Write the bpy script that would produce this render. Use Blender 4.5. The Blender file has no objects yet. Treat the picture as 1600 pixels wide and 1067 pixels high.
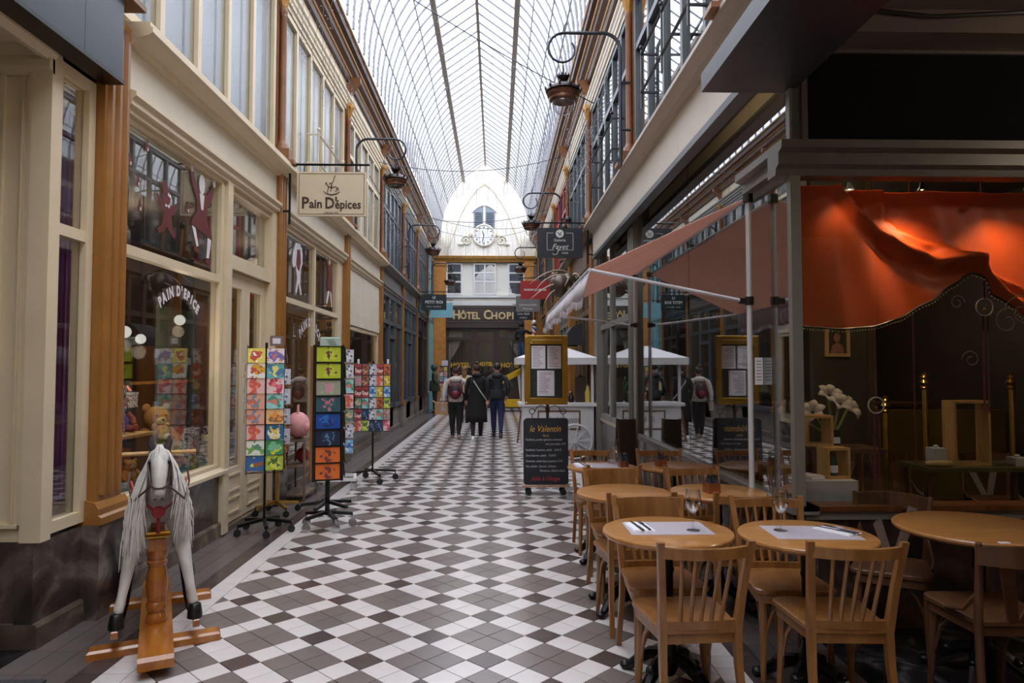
import bpy, bmesh, math, random
from math import sin, cos, pi, radians
from mathutils import Vector, Matrix

SC = bpy.context.scene
COL = SC.collection
rnd = random.Random(7)

# ------------------------------------------------------------------ camera, sky, exposure
cam_d = bpy.data.cameras.new('camera')
cam_d.sensor_width = 36.0
cam_d.lens = 24.0
cam_d.clip_start = 0.05
cam_d.clip_end = 300
cam = bpy.data.objects.new('camera', cam_d)
COL.objects.link(cam)
cam.location = (0, 0, 1.6)
cam.rotation_euler = (radians(90 + 2.308), 0, radians(-1.342))
SC.camera = cam

SKY_STRENGTH = 7.6
EXPOSURE = 0.0
world = bpy.data.worlds.new('overcast_sky')
SC.world = world
world.use_nodes = True
wn = world.node_tree
wn.nodes.clear()
w_out = wn.nodes.new('ShaderNodeOutputWorld')
w_bg = wn.nodes.new('ShaderNodeBackground')
w_tc = wn.nodes.new('ShaderNodeTexCoord')
w_sep = wn.nodes.new('ShaderNodeSeparateXYZ')
w_mr = wn.nodes.new('ShaderNodeMapRange')      # overcast sky: zenith three times as bright as the horizon
w_mr.inputs['From Min'].default_value = 0.0
w_mr.inputs['From Max'].default_value = 1.0
w_mr.inputs['To Min'].default_value = 0.36
w_mr.inputs['To Max'].default_value = 1.08
w_mul = wn.nodes.new('ShaderNodeMath')
w_mul.operation = 'MULTIPLY'
w_mul.inputs[1].default_value = SKY_STRENGTH
w_bg.inputs['Color'].default_value = (0.99, 0.97, 1.0, 1)
wn.links.new(w_tc.outputs['Generated'], w_sep.inputs[0])
wn.links.new(w_sep.outputs['Z'], w_mr.inputs['Value'])
wn.links.new(w_mr.outputs['Result'], w_mul.inputs[0])
wn.links.new(w_mul.outputs[0], w_bg.inputs['Strength'])
wn.links.new(w_bg.outputs[0], w_out.inputs['Surface'])

vs = SC.view_settings
vs.view_transform = 'Standard'
vs.look = 'None'
vs.gamma = 1.0
vs.use_curve_mapping = False
vs.exposure = EXPOSURE
cy = SC.cycles
cy.use_denoising = True
cy.max_bounces = 10
cy.diffuse_bounces = 5
cy.glossy_bounces = 4
cy.transmission_bounces = 6
cy.transparent_max_bounces = 24
cy.caustics_reflective = False
cy.caustics_refractive = False
cy.sample_clamp_indirect = 6.0

# ------------------------------------------------------------------ materials
def lin(c):
    c /= 255.0
    return c / 12.92 if c <= 0.04045 else ((c + 0.055) / 1.055) ** 2.4

def S(r, g, b):
    return (lin(r), lin(g), lin(b), 1.0)

MATS = {}

def mat(name, col, rough=0.5, metal=0.0, var=0.10, scale=6.0, bump=0.0, bscale=40.0, coat=0.0,
        stretch=(1, 1, 1), spec=0.5, trans=0.0):
    if name in MATS:
        return MATS[name]
    m = bpy.data.materials.new(name)
    m.use_nodes = True
    nt = m.node_tree
    b = nt.nodes['Principled BSDF']
    b.inputs['Roughness'].default_value = rough
    b.inputs['Metallic'].default_value = metal
    b.inputs['Specular IOR Level'].default_value = spec
    if coat:
        b.inputs['Coat Weight'].default_value = coat
        b.inputs['Coat Roughness'].default_value = 0.12
    tc = nt.nodes.new('ShaderNodeTexCoord')
    mp = nt.nodes.new('ShaderNodeMapping')
    mp.inputs['Scale'].default_value = stretch
    nt.links.new(tc.outputs['Object'], mp.inputs[0])
    nz = nt.nodes.new('ShaderNodeTexNoise')
    nz.inputs['Scale'].default_value = scale
    nz.inputs['Detail'].default_value = 5
    nt.links.new(mp.outputs[0], nz.inputs['Vector'])
    mr = nt.nodes.new('ShaderNodeMapRange')
    mr.inputs['From Min'].default_value = 0.3
    mr.inputs['From Max'].default_value = 0.7
    mr.inputs['To Min'].default_value = 1 - var
    mr.inputs['To Max'].default_value = 1 + var
    nt.links.new(nz.outputs[0], mr.inputs['Value'])
    mx = nt.nodes.new('ShaderNodeMix')
    mx.data_type = 'RGBA'
    mx.blend_type = 'MULTIPLY'
    mx.inputs['Factor'].default_value = 1.0
    mx.inputs['A'].default_value = col
    nt.links.new(mr.outputs[0], mx.inputs['B'])
    nt.links.new(mx.outputs['Result'], b.inputs['Base Color'])
    if bump:
        n2 = nt.nodes.new('ShaderNodeTexNoise')
        n2.inputs['Scale'].default_value = bscale
        n2.inputs['Detail'].default_value = 3
        nt.links.new(mp.outputs[0], n2.inputs['Vector'])
        bp = nt.nodes.new('ShaderNodeBump')
        bp.inputs['Strength'].default_value = bump
        bp.inputs['Distance'].default_value = 0.01
        nt.links.new(n2.outputs[0], bp.inputs['Height'])
        nt.links.new(bp.outputs[0], b.inputs['Normal'])
    if trans:
        out = nt.nodes['Material Output']
        tl = nt.nodes.new('ShaderNodeBsdfTranslucent')
        nt.links.new(mx.outputs['Result'], tl.inputs['Color'])
        ms = nt.nodes.new('ShaderNodeMixShader')
        ms.inputs[0].default_value = trans
        nt.links.new(b.outputs[0], ms.inputs[1])
        nt.links.new(tl.outputs[0], ms.inputs[2])
        nt.links.new(ms.outputs[0], out.inputs['Surface'])
    MATS[name] = m
    return m

def wood(name, c1, c2, rough=0.35, scale=3.0, stretch=(6, 6, 0.6), coat=0.2):
    m = mat(name, c1, rough, 0, 0.12, 5, 0.0, coat=coat)
    nt = m.node_tree
    b = nt.nodes['Principled BSDF']
    tc = nt.nodes.new('ShaderNodeTexCoord')
    mp = nt.nodes.new('ShaderNodeMapping')
    mp.inputs['Scale'].default_value = stretch
    nt.links.new(tc.outputs['Object'], mp.inputs[0])
    nz = nt.nodes.new('ShaderNodeTexNoise')
    nz.inputs['Scale'].default_value = scale
    nz.inputs['Detail'].default_value = 6
    nz.inputs['Distortion'].default_value = 0.8
    nt.links.new(mp.outputs[0], nz.inputs['Vector'])
    cr = nt.nodes.new('ShaderNodeValToRGB')
    cr.color_ramp.elements[0].position = 0.35
    cr.color_ramp.elements[0].color = c2
    cr.color_ramp.elements[1].position = 0.65
    cr.color_ramp.elements[1].color = c1
    nt.links.new(nz.outputs[0], cr.inputs[0])
    nt.links.new(cr.outputs[0], b.inputs['Base Color'])
    return m

def marble(name, c1, c2, c3, scale=2.0, rough=0.25):
    m = mat(name, c1, rough, 0, 0.1, 5, 0.0, coat=0.1)
    nt = m.node_tree
    b = nt.nodes['Principled BSDF']
    tc = nt.nodes.new('ShaderNodeTexCoord')
    nz = nt.nodes.new('ShaderNodeTexNoise')
    nz.inputs['Scale'].default_value = scale
    nz.inputs['Detail'].default_value = 9
    nz.inputs['Distortion'].default_value = 1.6
    nt.links.new(tc.outputs['Object'], nz.inputs['Vector'])
    cr = nt.nodes.new('ShaderNodeValToRGB')
    e = cr.color_ramp.elements
    e[0].position = 0.36
    e[0].color = c2
    e[1].position = 0.56
    e[1].color = c1
    k = e.new(0.70)
    k.color = c3
    nt.links.new(nz.outputs[0], cr.inputs[0])
    nt.links.new(cr.outputs[0], b.inputs['Base Color'])
    return m

def glass(name, tint=(0.93, 0.95, 0.95), base=0.04, power=4.0, rough=0.0, scale=1.0):
    """thin window pane: see-through, with a reflection that grows towards grazing angles (Schlick)"""
    if name in MATS:
        return MATS[name]
    m = bpy.data.materials.new(name)
    m.use_nodes = True
    nt = m.node_tree
    nt.nodes.clear()
    out = nt.nodes.new('ShaderNodeOutputMaterial')
    tr = nt.nodes.new('ShaderNodeBsdfTransparent')
    tr.inputs[0].default_value = (*tint, 1)
    gl = nt.nodes.new('ShaderNodeBsdfGlossy')
    gl.inputs['Roughness'].default_value = rough
    lw = nt.nodes.new('ShaderNodeLayerWeight')
    lw.inputs['Blend'].default_value = 0.5
    pw = nt.nodes.new('ShaderNodeMath')
    pw.operation = 'POWER'
    pw.inputs[1].default_value = power
    ml = nt.nodes.new('ShaderNodeMath')
    ml.operation = 'MULTIPLY_ADD'
    ml.inputs[1].default_value = (1 - base) * scale
    ml.inputs[2].default_value = base
    mx = nt.nodes.new('ShaderNodeMixShader')
    nt.links.new(lw.outputs['Facing'], pw.inputs[0])
    nt.links.new(pw.outputs[0], ml.inputs[0])
    nt.links.new(ml.outputs[0], mx.inputs[0])
    nt.links.new(tr.outputs[0], mx.inputs[1])
    nt.links.new(gl.outputs[0], mx.inputs[2])
    nt.links.new(mx.outputs[0], out.inputs[0])
    MATS[name] = m
    return m

def emit(name, col, strength):
    if name in MATS:
        return MATS[name]
    m = bpy.data.materials.new(name)
    m.use_nodes = True
    nt = m.node_tree
    nt.nodes.clear()
    out = nt.nodes.new('ShaderNodeOutputMaterial')
    e = nt.nodes.new('ShaderNodeEmission')
    e.inputs[0].default_value = col
    e.inputs[1].default_value = strength
    nt.links.new(e.outputs[0], out.inputs[0])
    MATS[name] = m
    return m

def card_mat(name, bg, fg, fg2, seed, sc=9.0, rad=0.0):
    """printed card: plain ground with two soft motifs"""
    m = mat(name, bg, 0.45, 0, 0.03)
    nt = m.node_tree
    b = nt.nodes['Principled BSDF']
    tc = nt.nodes.new('ShaderNodeTexCoord')
    last = None
    for k, c in enumerate((fg, fg2)):
        mp = nt.nodes.new('ShaderNodeMapping')
        mp.inputs['Location'].default_value = (seed * 1.37 + k * 5.1, seed * 0.71, seed * 2.3 + k)
        nt.links.new(tc.outputs['Object'], mp.inputs[0])
        nz = nt.nodes.new('ShaderNodeTexNoise')
        nz.inputs['Scale'].default_value = sc * (1 + 0.9 * k)
        nz.inputs['Detail'].default_value = 1.5
        nt.links.new(mp.outputs[0], nz.inputs['Vector'])
        if rad:      # keep the motif near the middle of the card
            ln = nt.nodes.new('ShaderNodeVectorMath')
            ln.operation = 'LENGTH'
            nt.links.new(tc.outputs['Object'], ln.inputs[0])
            fa = nt.nodes.new('ShaderNodeMath')
            fa.operation = 'MULTIPLY_ADD'
            fa.inputs[1].default_value = -rad
            nt.links.new(ln.outputs['Value'], fa.inputs[0])
            nt.links.new(nz.outputs[0], fa.inputs[2])
            src = fa.outputs[0]
        else:
            src = nz.outputs[0]
        st = nt.nodes.new('ShaderNodeMath')
        st.operation = 'GREATER_THAN'
        st.inputs[1].default_value = (0.54 + 0.03 * k) if not rad else 0.36 + 0.05 * k
        nt.links.new(src, st.inputs[0])
        mx = nt.nodes.new('ShaderNodeMix')
        mx.data_type = 'RGBA'
        mx.inputs['B'].default_value = c
        if last is None:
            mx.inputs['A'].default_value = bg
        else:
            nt.links.new(last, mx.inputs['A'])
        nt.links.new(st.outputs[0], mx.inputs['Factor'])
        last = mx.outputs['Result']
    nt.links.new(last, b.inputs['Base Color'])
    return m

CREAM = mat('cream_paint', S(212, 195, 164), 0.42, 0, 0.05, 3, 0.03)
CREAM2 = mat('pale_cream_paint', S(214, 204, 184), 0.45, 0, 0.05, 2)
OCHRE = mat('ochre_paint', S(146, 98, 42), 0.32, 0, 0.12, 4, coat=0.2)
GOLDB = mat('gilded_moulding', S(176, 128, 60), 0.35, 0.3, 0.2, 14)
DBROWN = mat('dark_brown_paint', S(82, 54, 36), 0.45, 0, 0.12, 5)
STONE = marble('brown_marble', S(78, 68, 65), S(48, 42, 40), S(128, 116, 106), 2.2, 0.22)
STONE2 = marble('beige_marble', S(98, 86, 74), S(70, 60, 50), S(150, 136, 116), 3.0, 0.3)
STONEG = marble('grey_stone', S(128, 120, 114), S(104, 96, 92), S(150, 144, 138), 2.0, 0.4)
SLATE = mat('slate_paint', S(74, 82, 88), 0.4, 0, 0.06, 3)
SLATE_D = mat('dark_slate_paint', S(52, 56, 62), 0.35, 0, 0.06, 3)
NAVY = mat('navy_panel', S(40, 48, 60), 0.35, 0, 0.1, 2)
SKYBLUE = mat('light_blue_paint', S(132, 188, 200), 0.45, 0, 0.06, 3)
GREYP = mat('grey_paint', S(112, 110, 104), 0.4, 0, 0.06, 3)
GREY_FASCIA = mat('grey_fascia', S(96, 90, 88), 0.35, 0, 0.05, 3)
BLACK = mat('black_paint', S(16, 16, 18), 0.35, 0, 0.1, 4)
BLACKM = mat('matt_black', S(12, 12, 13), 0.85, 0, 0.1, 4, spec=0.1)
IRON = mat('black_iron', S(26, 26, 28), 0.3, 0.6, 0.15, 8)
IRON_G = mat('gunmetal', S(62, 64, 70), 0.35, 0.5, 0.1, 8)
COPPER = mat('aged_copper', S(112, 78, 62), 0.3, 0.75, 0.2, 12)
BRASS = mat('polished_brass', S(190, 150, 70), 0.22, 0.9, 0.1, 12)
GOLDF = mat('gold_frame', S(168, 132, 54), 0.28, 0.85, 0.15, 5)
CHROME = mat('chrome', S(190, 192, 196), 0.15, 1.0, 0.05, 5)
STEELW = mat('white_steel', S(205, 206, 212), 0.3, 0.2, 0.03, 5)
WHITE = mat('white_plaster', S(232, 228, 218), 0.7, 0, 0.05, 2, 0.05)
WHITEP = mat('white_paint', S(225, 224, 222), 0.4, 0, 0.04, 3)
PAPER = mat('white_paper', S(226, 222, 230), 0.6, 0, 0.03, 8)
ORANGE_W = mat('orange_stone', S(196, 132, 62), 0.6, 0, 0.16, 6, 0.1)
DARKW = mat('dark_wood_paint', S(72, 58, 52), 0.4, 0, 0.1, 4)
RUBBER = mat('black_rubber', S(22, 22, 24), 0.6, 0, 0.05, 4)
GLASS = glass('shop_window_glass', (0.90, 0.92, 0.92), 0.045, 3.2)
GLASS_M = glass('vitrine_glass', (0.86, 0.88, 0.87), 0.06, 2.3)
GLASS_U = glass('upper_window_glass', (0.90, 0.93, 0.95), 0.10, 2.0)
GLASS_UL = glass('upper_window_glass_left', (0.92, 0.94, 0.95), 0.04, 4.0, 0.28, 0.45)
GLASS_R = glass('roof_glass', (0.84, 0.87, 0.91), 0.03, 5.0)
GLASS_W = glass('drinking_glass', (0.95, 0.96, 0.97), 0.06, 2.0)
GLASS_G = glass('green_bottle_glass', (0.25, 0.55, 0.40), 0.06, 2.5)
CHAIRW = wood('honey_beech', S(150, 103, 56), S(126, 83, 42), 0.33)
CHAIRD = wood('dark_beech', S(96, 62, 38), S(74, 46, 28), 0.42, coat=0.0)
TABLEW = wood('table_oak', S(180, 128, 72), S(158, 108, 56), 0.28, 2.0, (1.2, 9, 1), 0.35)
PINE = wood('varnished_pine', S(172, 108, 40), S(146, 84, 26), 0.25, 2.0, (6, 0.8, 6), 0.5)
LIGHTW = wood('light_box_wood', S(196, 152, 88), S(176, 130, 70), 0.5)
CARDB = mat('cardboard', S(186, 146, 104), 0.8, 0, 0.06, 5)

# ------------------------------------------------------------------ mesh helpers
class MB:
    def __init__(s):
        s.v = []
        s.f = []
        s.m = []
        s.mi = 0

    def add(s, vs_, fs):
        o = len(s.v)
        s.v += [tuple(p) for p in vs_]
        for f in fs:
            s.f.append(tuple(i + o for i in f))
            s.m.append(s.mi)
        return s

    def box(s, x0, x1, y0, y1, z0, z1):
        v = [(x0, y0, z0), (x1, y0, z0), (x1, y1, z0), (x0, y1, z0), (x0, y0, z1), (x1, y0, z1), (x1, y1, z1), (x0, y1, z1)]
        return s.add(v, [(0, 3, 2, 1), (4, 5, 6, 7), (0, 1, 5, 4), (1, 2, 6, 5), (2, 3, 7, 6), (3, 0, 4, 7)])

    def cbox(s, x0, x1, y0, y1, z0, z1, c):
        """box with chamfered upper edges"""
        v = []
        for z, k in ((z0, 0), (z1 - c, 0), (z1, c)):
            v += [(x0 + k, y0 + k, z), (x1 - k, y0 + k, z), (x1 - k, y1 - k, z), (x0 + k, y1 - k, z)]
        f = [(0, 3, 2, 1), (8, 9, 10, 11)]
        for a in (0, 4):
            for i in range(4):
                j = (i + 1) % 4
                f.append((a + i, a + j, a + 4 + j, a + 4 + i))
        return s.add(v, f)

    def bar(s, p, q, w, h=None, up=(0, 0, 1), w2=None, h2=None):
        """rectangular bar from p to q (may taper)"""
        h = w if h is None else h
        w2 = w if w2 is None else w2
        h2 = h if h2 is None else h2
        p, q = Vector(p), Vector(q)
        d = (q - p).normalized()
        u = Vector(up)
        if abs(d.dot(u)) > 0.98:
            u = Vector((0, 1, 0))
        x = d.cross(u).normalized()
        y = x.cross(d)
        v = []
        for c, a, b in ((p, w / 2, h / 2), (q, w2 / 2, h2 / 2)):
            v += [c - x * a - y * b, c + x * a - y * b, c + x * a + y * b, c - x * a + y * b]
        return s.add(v, [(0, 1, 2, 3), (7, 6, 5, 4), (0, 4, 5, 1), (1, 5, 6, 2), (2, 6, 7, 3), (3, 7, 4, 0)])

    def tube(s, pts, r, n=8, closed=False):
        pts = [Vector(p) for p in pts]
        rs = r if isinstance(r, (list, tuple)) else [r] * len(pts)
        N = len(pts)
        v = []
        prev = None
        for i, p in enumerate(pts):
            if closed:
                d = (pts[(i + 1) % N] - pts[i - 1])
            else:
                d = pts[min(i + 1, N - 1)] - pts[max(i - 1, 0)]
            d = d.normalized() if d.length > 1e-9 else Vector((0, 0, 1))
            if prev is None:
                a = Vector((0, 0, 1)) if abs(d.z) < 0.9 else Vector((1, 0, 0))
                x = d.cross(a).normalized()
            else:
                x = prev - d * prev.dot(d)
                x = x.normalized() if x.length > 1e-6 else d.orthogonal().normalized()
            prev = x
            y = d.cross(x)
            for k in range(n):
                t = 2 * pi * k / n
                v.append(p + (x * cos(t) + y * sin(t)) * rs[i])
        f = []
        for i in range(N if closed else N - 1):
            a, b = i * n, ((i + 1) % N) * n
            for k in range(n):
                l = (k + 1) % n
                f.append((a + k, a + l, b + l, b + k))
        if not closed:
            f.append(tuple(range(n - 1, -1, -1)))
            f.append(tuple(range((N - 1) * n, N * n)))
        return s.add(v, f)

    def lathe(s, prof, c=(0, 0, 0), n=16, axis='z'):
        v = []
        for r, z in prof:
            for k in range(n):
                t = 2 * pi * k / n
                if axis == 'z':
                    v.append((c[0] + r * cos(t), c[1] + r * sin(t), c[2] + z))
                elif axis == 'y':
                    v.append((c[0] + r * cos(t), c[1] + z, c[2] + r * sin(t)))
                else:
                    v.append((c[0] + z, c[1] + r * cos(t), c[2] + r * sin(t)))
        f = []
        for i in range(len(prof) - 1):
            for k in range(n):
                l = (k + 1) % n
                q = (i * n + k, i * n + l, (i + 1) * n + l, (i + 1) * n + k)
                f.append(q if axis == 'z' else q[::-1])
        if prof[0][0] > 1e-6:
            f.append(tuple(range(n - 1, -1, -1)))
        if prof[-1][0] > 1e-6:
            f.append(tuple(range((len(prof) - 1) * n, len(prof) * n)))
        return s.add(v, f)

    def ball(s, c, r, n=10, m=7):
        rx, ry, rz = r if isinstance(r, (list, tuple)) else (r, r, r)
        v = []
        for i in range(m + 1):
            t = pi * i / m
            for k in range(n):
                p = 2 * pi * k / n
                v.append((c[0] + rx * sin(t) * cos(p), c[1] + ry * sin(t) * sin(p), c[2] - rz * cos(t)))
        f = []
        for i in range(m):
            for k in range(n):
                l = (k + 1) % n
                f.append((i * n + k, i * n + l, (i + 1) * n + l, (i + 1) * n + k))
        return s.add(v, f)

    def prism(s, poly, a, b, axis='y'):
        """2-D polygon extruded from a to b along an axis; polygon in the other two axes (xz for y, yz for x, xy for z)"""
        n = len(poly)
        v = []
        for t in (a, b):
            for p in poly:
                v.append((p[0], t, p[1]) if axis == 'y' else ((t, p[0], p[1]) if axis == 'x' else (p[0], p[1], t)))
        f = [tuple(range(n)), tuple(range(2 * n - 1, n - 1, -1))]
        for i in range(n):
            j = (i + 1) % n
            f.append((i, i + n, j + n, j))
        return s.add(v, f)

    def strip(s, A, B, t=None):
        """ribbon between two polylines"""
        n = len(A)
        o = [tuple(p) for p in A] + [tuple(p) for p in B]
        return s.add(o, [(i, i + 1, n + i + 1, n + i) for i in range(n - 1)])

    def mesh(s, name, mats, smooth=False):
        me = bpy.data.meshes.new(name)
        me.from_pydata(s.v, [], s.f)
        if not isinstance(mats, (list, tuple)):
            mats = [mats]
        for k in mats:
            me.materials.append(k)
        if len(mats) > 1:
            me.polygons.foreach_set('material_index', s.m)
        bm = bmesh.new()
        bm.from_mesh(me)
        bmesh.ops.recalc_face_normals(bm, faces=bm.faces)
        bm.to_mesh(me)
        bm.free()
        if smooth:
            me.polygons.foreach_set('use_smooth', [True] * len(me.polygons))
            try:
                me.set_sharp_from_angle(angle=radians(smooth if smooth > 1 else 40))
            except Exception:
                pass
        me.update()
        return me

    def build(s, name, mats, parent=None, smooth=False, loc=None):
        return obj(name, s.mesh(name, mats, smooth), parent, loc)

def obj(name, me, parent=None, loc=None, rot=None):
    o = bpy.data.objects.new(name, me)
    COL.objects.link(o)
    if parent is not None:
        o.parent = parent
    if loc is not None:
        o.location = loc
    if rot is not None:
        o.rotation_euler = rot
    return o

def tag(o, label=None, cat=None, group=None, kind=None):
    if label:
        o['label'] = label
    if cat:
        o['category'] = cat
    if group:
        o['group'] = group
    if kind:
        o['kind'] = kind
    return o

def thing(name, label, cat, loc=(0, 0, 0), rotz=0.0, group=None):
    o = bpy.data.objects.new(name, None)
    o.empty_display_size = 0.1
    COL.objects.link(o)
    o.location = loc
    o.rotation_euler = (0, 0, rotz)
    return tag(o, label, cat, group)

def struct(name, label=None):
    o = bpy.data.objects.new(name, None)
    o.empty_display_size = 0.1
    COL.objects.link(o)
    o['kind'] = 'structure'
    if label:
        o['label'] = label
    return o

def dup(root, loc, rotz, label=None, group=None):
    r = root.copy()
    COL.objects.link(r)
    r.location = loc
    r.rotation_euler = (0, 0, rotz)
    if label:
        r['label'] = label
    if group:
        r['group'] = group
    for ch in list(root.children):
        c = ch.copy()
        COL.objects.link(c)
        c.parent = r
        for g in list(ch.children):
            d = g.copy()
            COL.objects.link(d)
            d.parent = c
    return r

def box(name, x0, x1, y0, y1, z0, z1, m, parent=None, c=0.0):
    b = MB()
    if c:
        b.cbox(x0, x1, y0, y1, z0, z1, c)
    else:
        b.box(x0, x1, y0, y1, z0, z1)
    return b.build(name, m, parent)

def text(name, body, size, m, parent, loc, rot=(pi / 2, 0, 0), ext=0.003, shear=0.0, align='CENTER', bold=0.0,
         xs=1.0, space=1.0, follow=None):
    cu = bpy.data.curves.new(name, 'FONT')
    cu.body = body
    cu.size = size
    cu.align_x = align
    cu.align_y = 'CENTER'
    cu.extrude = ext
    cu.shear = shear
    cu.offset = bold
    cu.space_character = space
    cu.resolution_u = 2
    o = bpy.data.objects.new(name, cu)
    COL.objects.link(o)
    dg = bpy.context.evaluated_depsgraph_get()
    me = bpy.data.meshes.new_from_object(o.evaluated_get(dg))
    bpy.data.objects.remove(o)
    bpy.data.curves.remove(cu)
    me.materials.clear()
    me.materials.append(m)
    t = obj(name, me, parent, loc, rot)
    t.scale = (xs, 1, 1)
    return t

def skin(name, verts, edges, mats, parent=None, levels=2, pick=None, root=0, loc=None):
    """continuous body grown over a skeleton: verts = [(x, y, z, radius or (rx, ry))]"""
    me = bpy.data.meshes.new(name + '_rig')
    me.from_pydata([v[:3] for v in verts], edges, [])
    o = bpy.data.objects.new(name + '_rig', me)
    COL.objects.link(o)
    sk = o.modifiers.new('skin', 'SKIN')
    sk.use_smooth_shade = True
    sk.branch_smoothing = 0.4
    sv = me.skin_vertices[0].data
    for i, v in enumerate(verts):
        r = v[3]
        sv[i].radius = r if isinstance(r, (tuple, list)) else (r, r)
        sv[i].use_root = (i == root)
    sb = o.modifiers.new('sub', 'SUBSURF')
    sb.levels = levels
    sb.render_levels = levels
    dg = bpy.context.evaluated_depsgraph_get()
    out = bpy.data.meshes.new_from_object(o.evaluated_get(dg))
    bpy.data.objects.remove(o)
    bpy.data.meshes.remove(me)
    out.name = name
    out.materials.clear()
    for k in (mats if isinstance(mats, (list, tuple)) else [mats]):
        out.materials.append(k)
    if pick:
        for p in out.polygons:
            p.material_index = pick(p.center)
    out.polygons.foreach_set('use_smooth', [True] * len(out.polygons))
    return obj(name, out, parent, loc)

def lamp(name, loc, energy, col, radius=0.05, parent=None):
    l = bpy.data.lights.new(name, 'POINT')
    l.energy = energy
    l.color = col
    l.shadow_soft_size = radius
    o = bpy.data.objects.new(name, l)
    COL.objects.link(o)
    o.location = loc
    if parent is not None:
        o.parent = parent
    return o

def arc(cx, cz, r, a0, a1, n=10):
    return [(cx + r * cos(radians(a0 + (a1 - a0) * i / n)), cz + r * sin(radians(a0 + (a1 - a0) * i / n))) for i in range(n + 1)]
# ------------------------------------------------------------------ layout of the place (metres; x across, y along the passage, z up)
XPL = -2.65     # left plinth face
XPI = -2.58     # left pilaster face
XGL = -2.70     # left shop glass
XGR = 1.88      # right vitrine glass
XFR = 1.68      # right fascia face
UL, UR = -2.62, 1.66   # upper walls
XC = -0.45      # roof axis
YE = 28.0       # end wall
YN = 4.24       # restaurant corner
YNL = 4.05      # toy shop corner
PILS = [4.50, 8.10, 11.75, 15.35, 18.90, 22.35, 25.80]   # bay lines (near edge of each pilaster)
PW = 0.30

# ------------------------------------------------------------------ floor
T_WHITE = mat('white_floor_tile', S(206, 200, 198), 0.22, 0, 0.05, 3)
T_GREY = mat('grey_floor_tile', S(112, 103, 100), 0.20, 0, 0.06, 3)
T_BROWN = mat('brown_floor_tile', S(76, 64, 62), 0.20, 0, 0.08, 3)
T_GREY2 = mat('grey_border_tile', S(98, 90, 87), 0.28, 0, 0.08, 3)
GROUT = mat('floor_grout', S(70, 62, 60), 0.8, 0, 0.1, 8)
floor = box('floor', -7.0, 7.0, -4.0, YE + 1.5, -0.12, -0.006, GROUT)
tag(floor, 'passage floor of white, grey and brown tiles laid on the diagonal', kind='structure')

TS = 0.1588
TMATS = [T_WHITE, T_GREY, T_BROWN, T_GREY2]

def clipx(poly, x, keep_gt):
    out = []
    for i in range(len(poly)):
        a, b = poly[i], poly[(i + 1) % len(poly)]
        ia = a[0] >= x if keep_gt else a[0] <= x
        ib = b[0] >= x if keep_gt else b[0] <= x
        if ia:
            out.append(a)
        if ia != ib:
            t = (x - a[0]) / (b[0] - a[0])
            out.append((x, a[1] + t * (b[1] - a[1])))
    return out

def tile_mesh(mb, poly):
    n = len(poly)
    cx = sum(p[0] for p in poly) / n
    cy_ = sum(p[1] for p in poly) / n
    v = []
    for z, k in ((-0.006, 0.0), (-0.0012, 0.0), (0.0, 0.0016)):
        for p in poly:
            d = math.hypot(p[0] - cx, p[1] - cy_) + 1e-9
            v.append((p[0] + (cx - p[0]) / d * k, p[1] + (cy_ - p[1]) / d * k, z))
    f = [tuple(range(2 * n, 3 * n))]
    for a in (0, n):
        for i in range(n):
            j = (i + 1) % n
            f.append((a + i, a + j, a + n + j, a + n + i))
    mb.add(v, f)

FX0, FX1 = -1.92, 1.17
tiles = []      # (centre, polygon, material, whole?)
g = 0.0022
h_ = TS / 2 - g
R2 = math.sqrt(0.5)
OX, OY = -1.398, 3.83         # centre of one brown tile
for i in range(-130, 190):
    for j in range(-130, 190):
        u, v_ = i * TS, j * TS
        cx = OX + (u - v_) * R2
        cy_ = OY + (u + v_) * R2
        if cx < FX0 - 0.12 or cx > FX1 + 0.12 or cy_ < -2.0 or cy_ > YE:
            continue
        a, b = i % 3, j % 3
        mi = 2 if (a == 0 and b == 0) else (0 if (a == 0 or b == 0) else 1)
        poly = []
        for du, dv in ((-h_, -h_), (h_, -h_), (h_, h_), (-h_, h_)):
            poly.append((cx + (du - dv) * R2, cy_ + (du + dv) * R2))
        whole = True
        for x, gt in ((FX0 + g, True), (FX1 - g, False)):
            if any((p[0] < x) if gt else (p[0] > x) for p in poly):
                whole = False
                poly = clipx(poly, x, gt)
                if len(poly) < 3:
                    break
        if len(poly) < 3:
            continue
        tiles.append(((cx, cy_), poly, mi, whole))
BT = 0.15
for x0, x1, mi in ((-2.07, -1.92, 0), (-2.20, -2.07, 2), (-2.35, -2.20, 3), (-2.50, -2.35, 3), (-2.648, -2.50, 3),
                   (1.17, 1.32, 0), (1.32, 1.45, 2), (1.45, 1.60, 3), (1.60, 1.75, 3), (1.75, 1.90, 3)):
    ln = BT if mi != 3 else 0.30
    k = 0
    y = -2.0
    while y < YE:
        y1 = y + ln
        tiles.append((((x0 + x1) / 2, (y + y1) / 2), [(x0 + g, y + g), (x1 - g, y + g), (x1 - g, y1 - g), (x0 + g, y1 - g)], mi, False))
        y = y1
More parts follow.
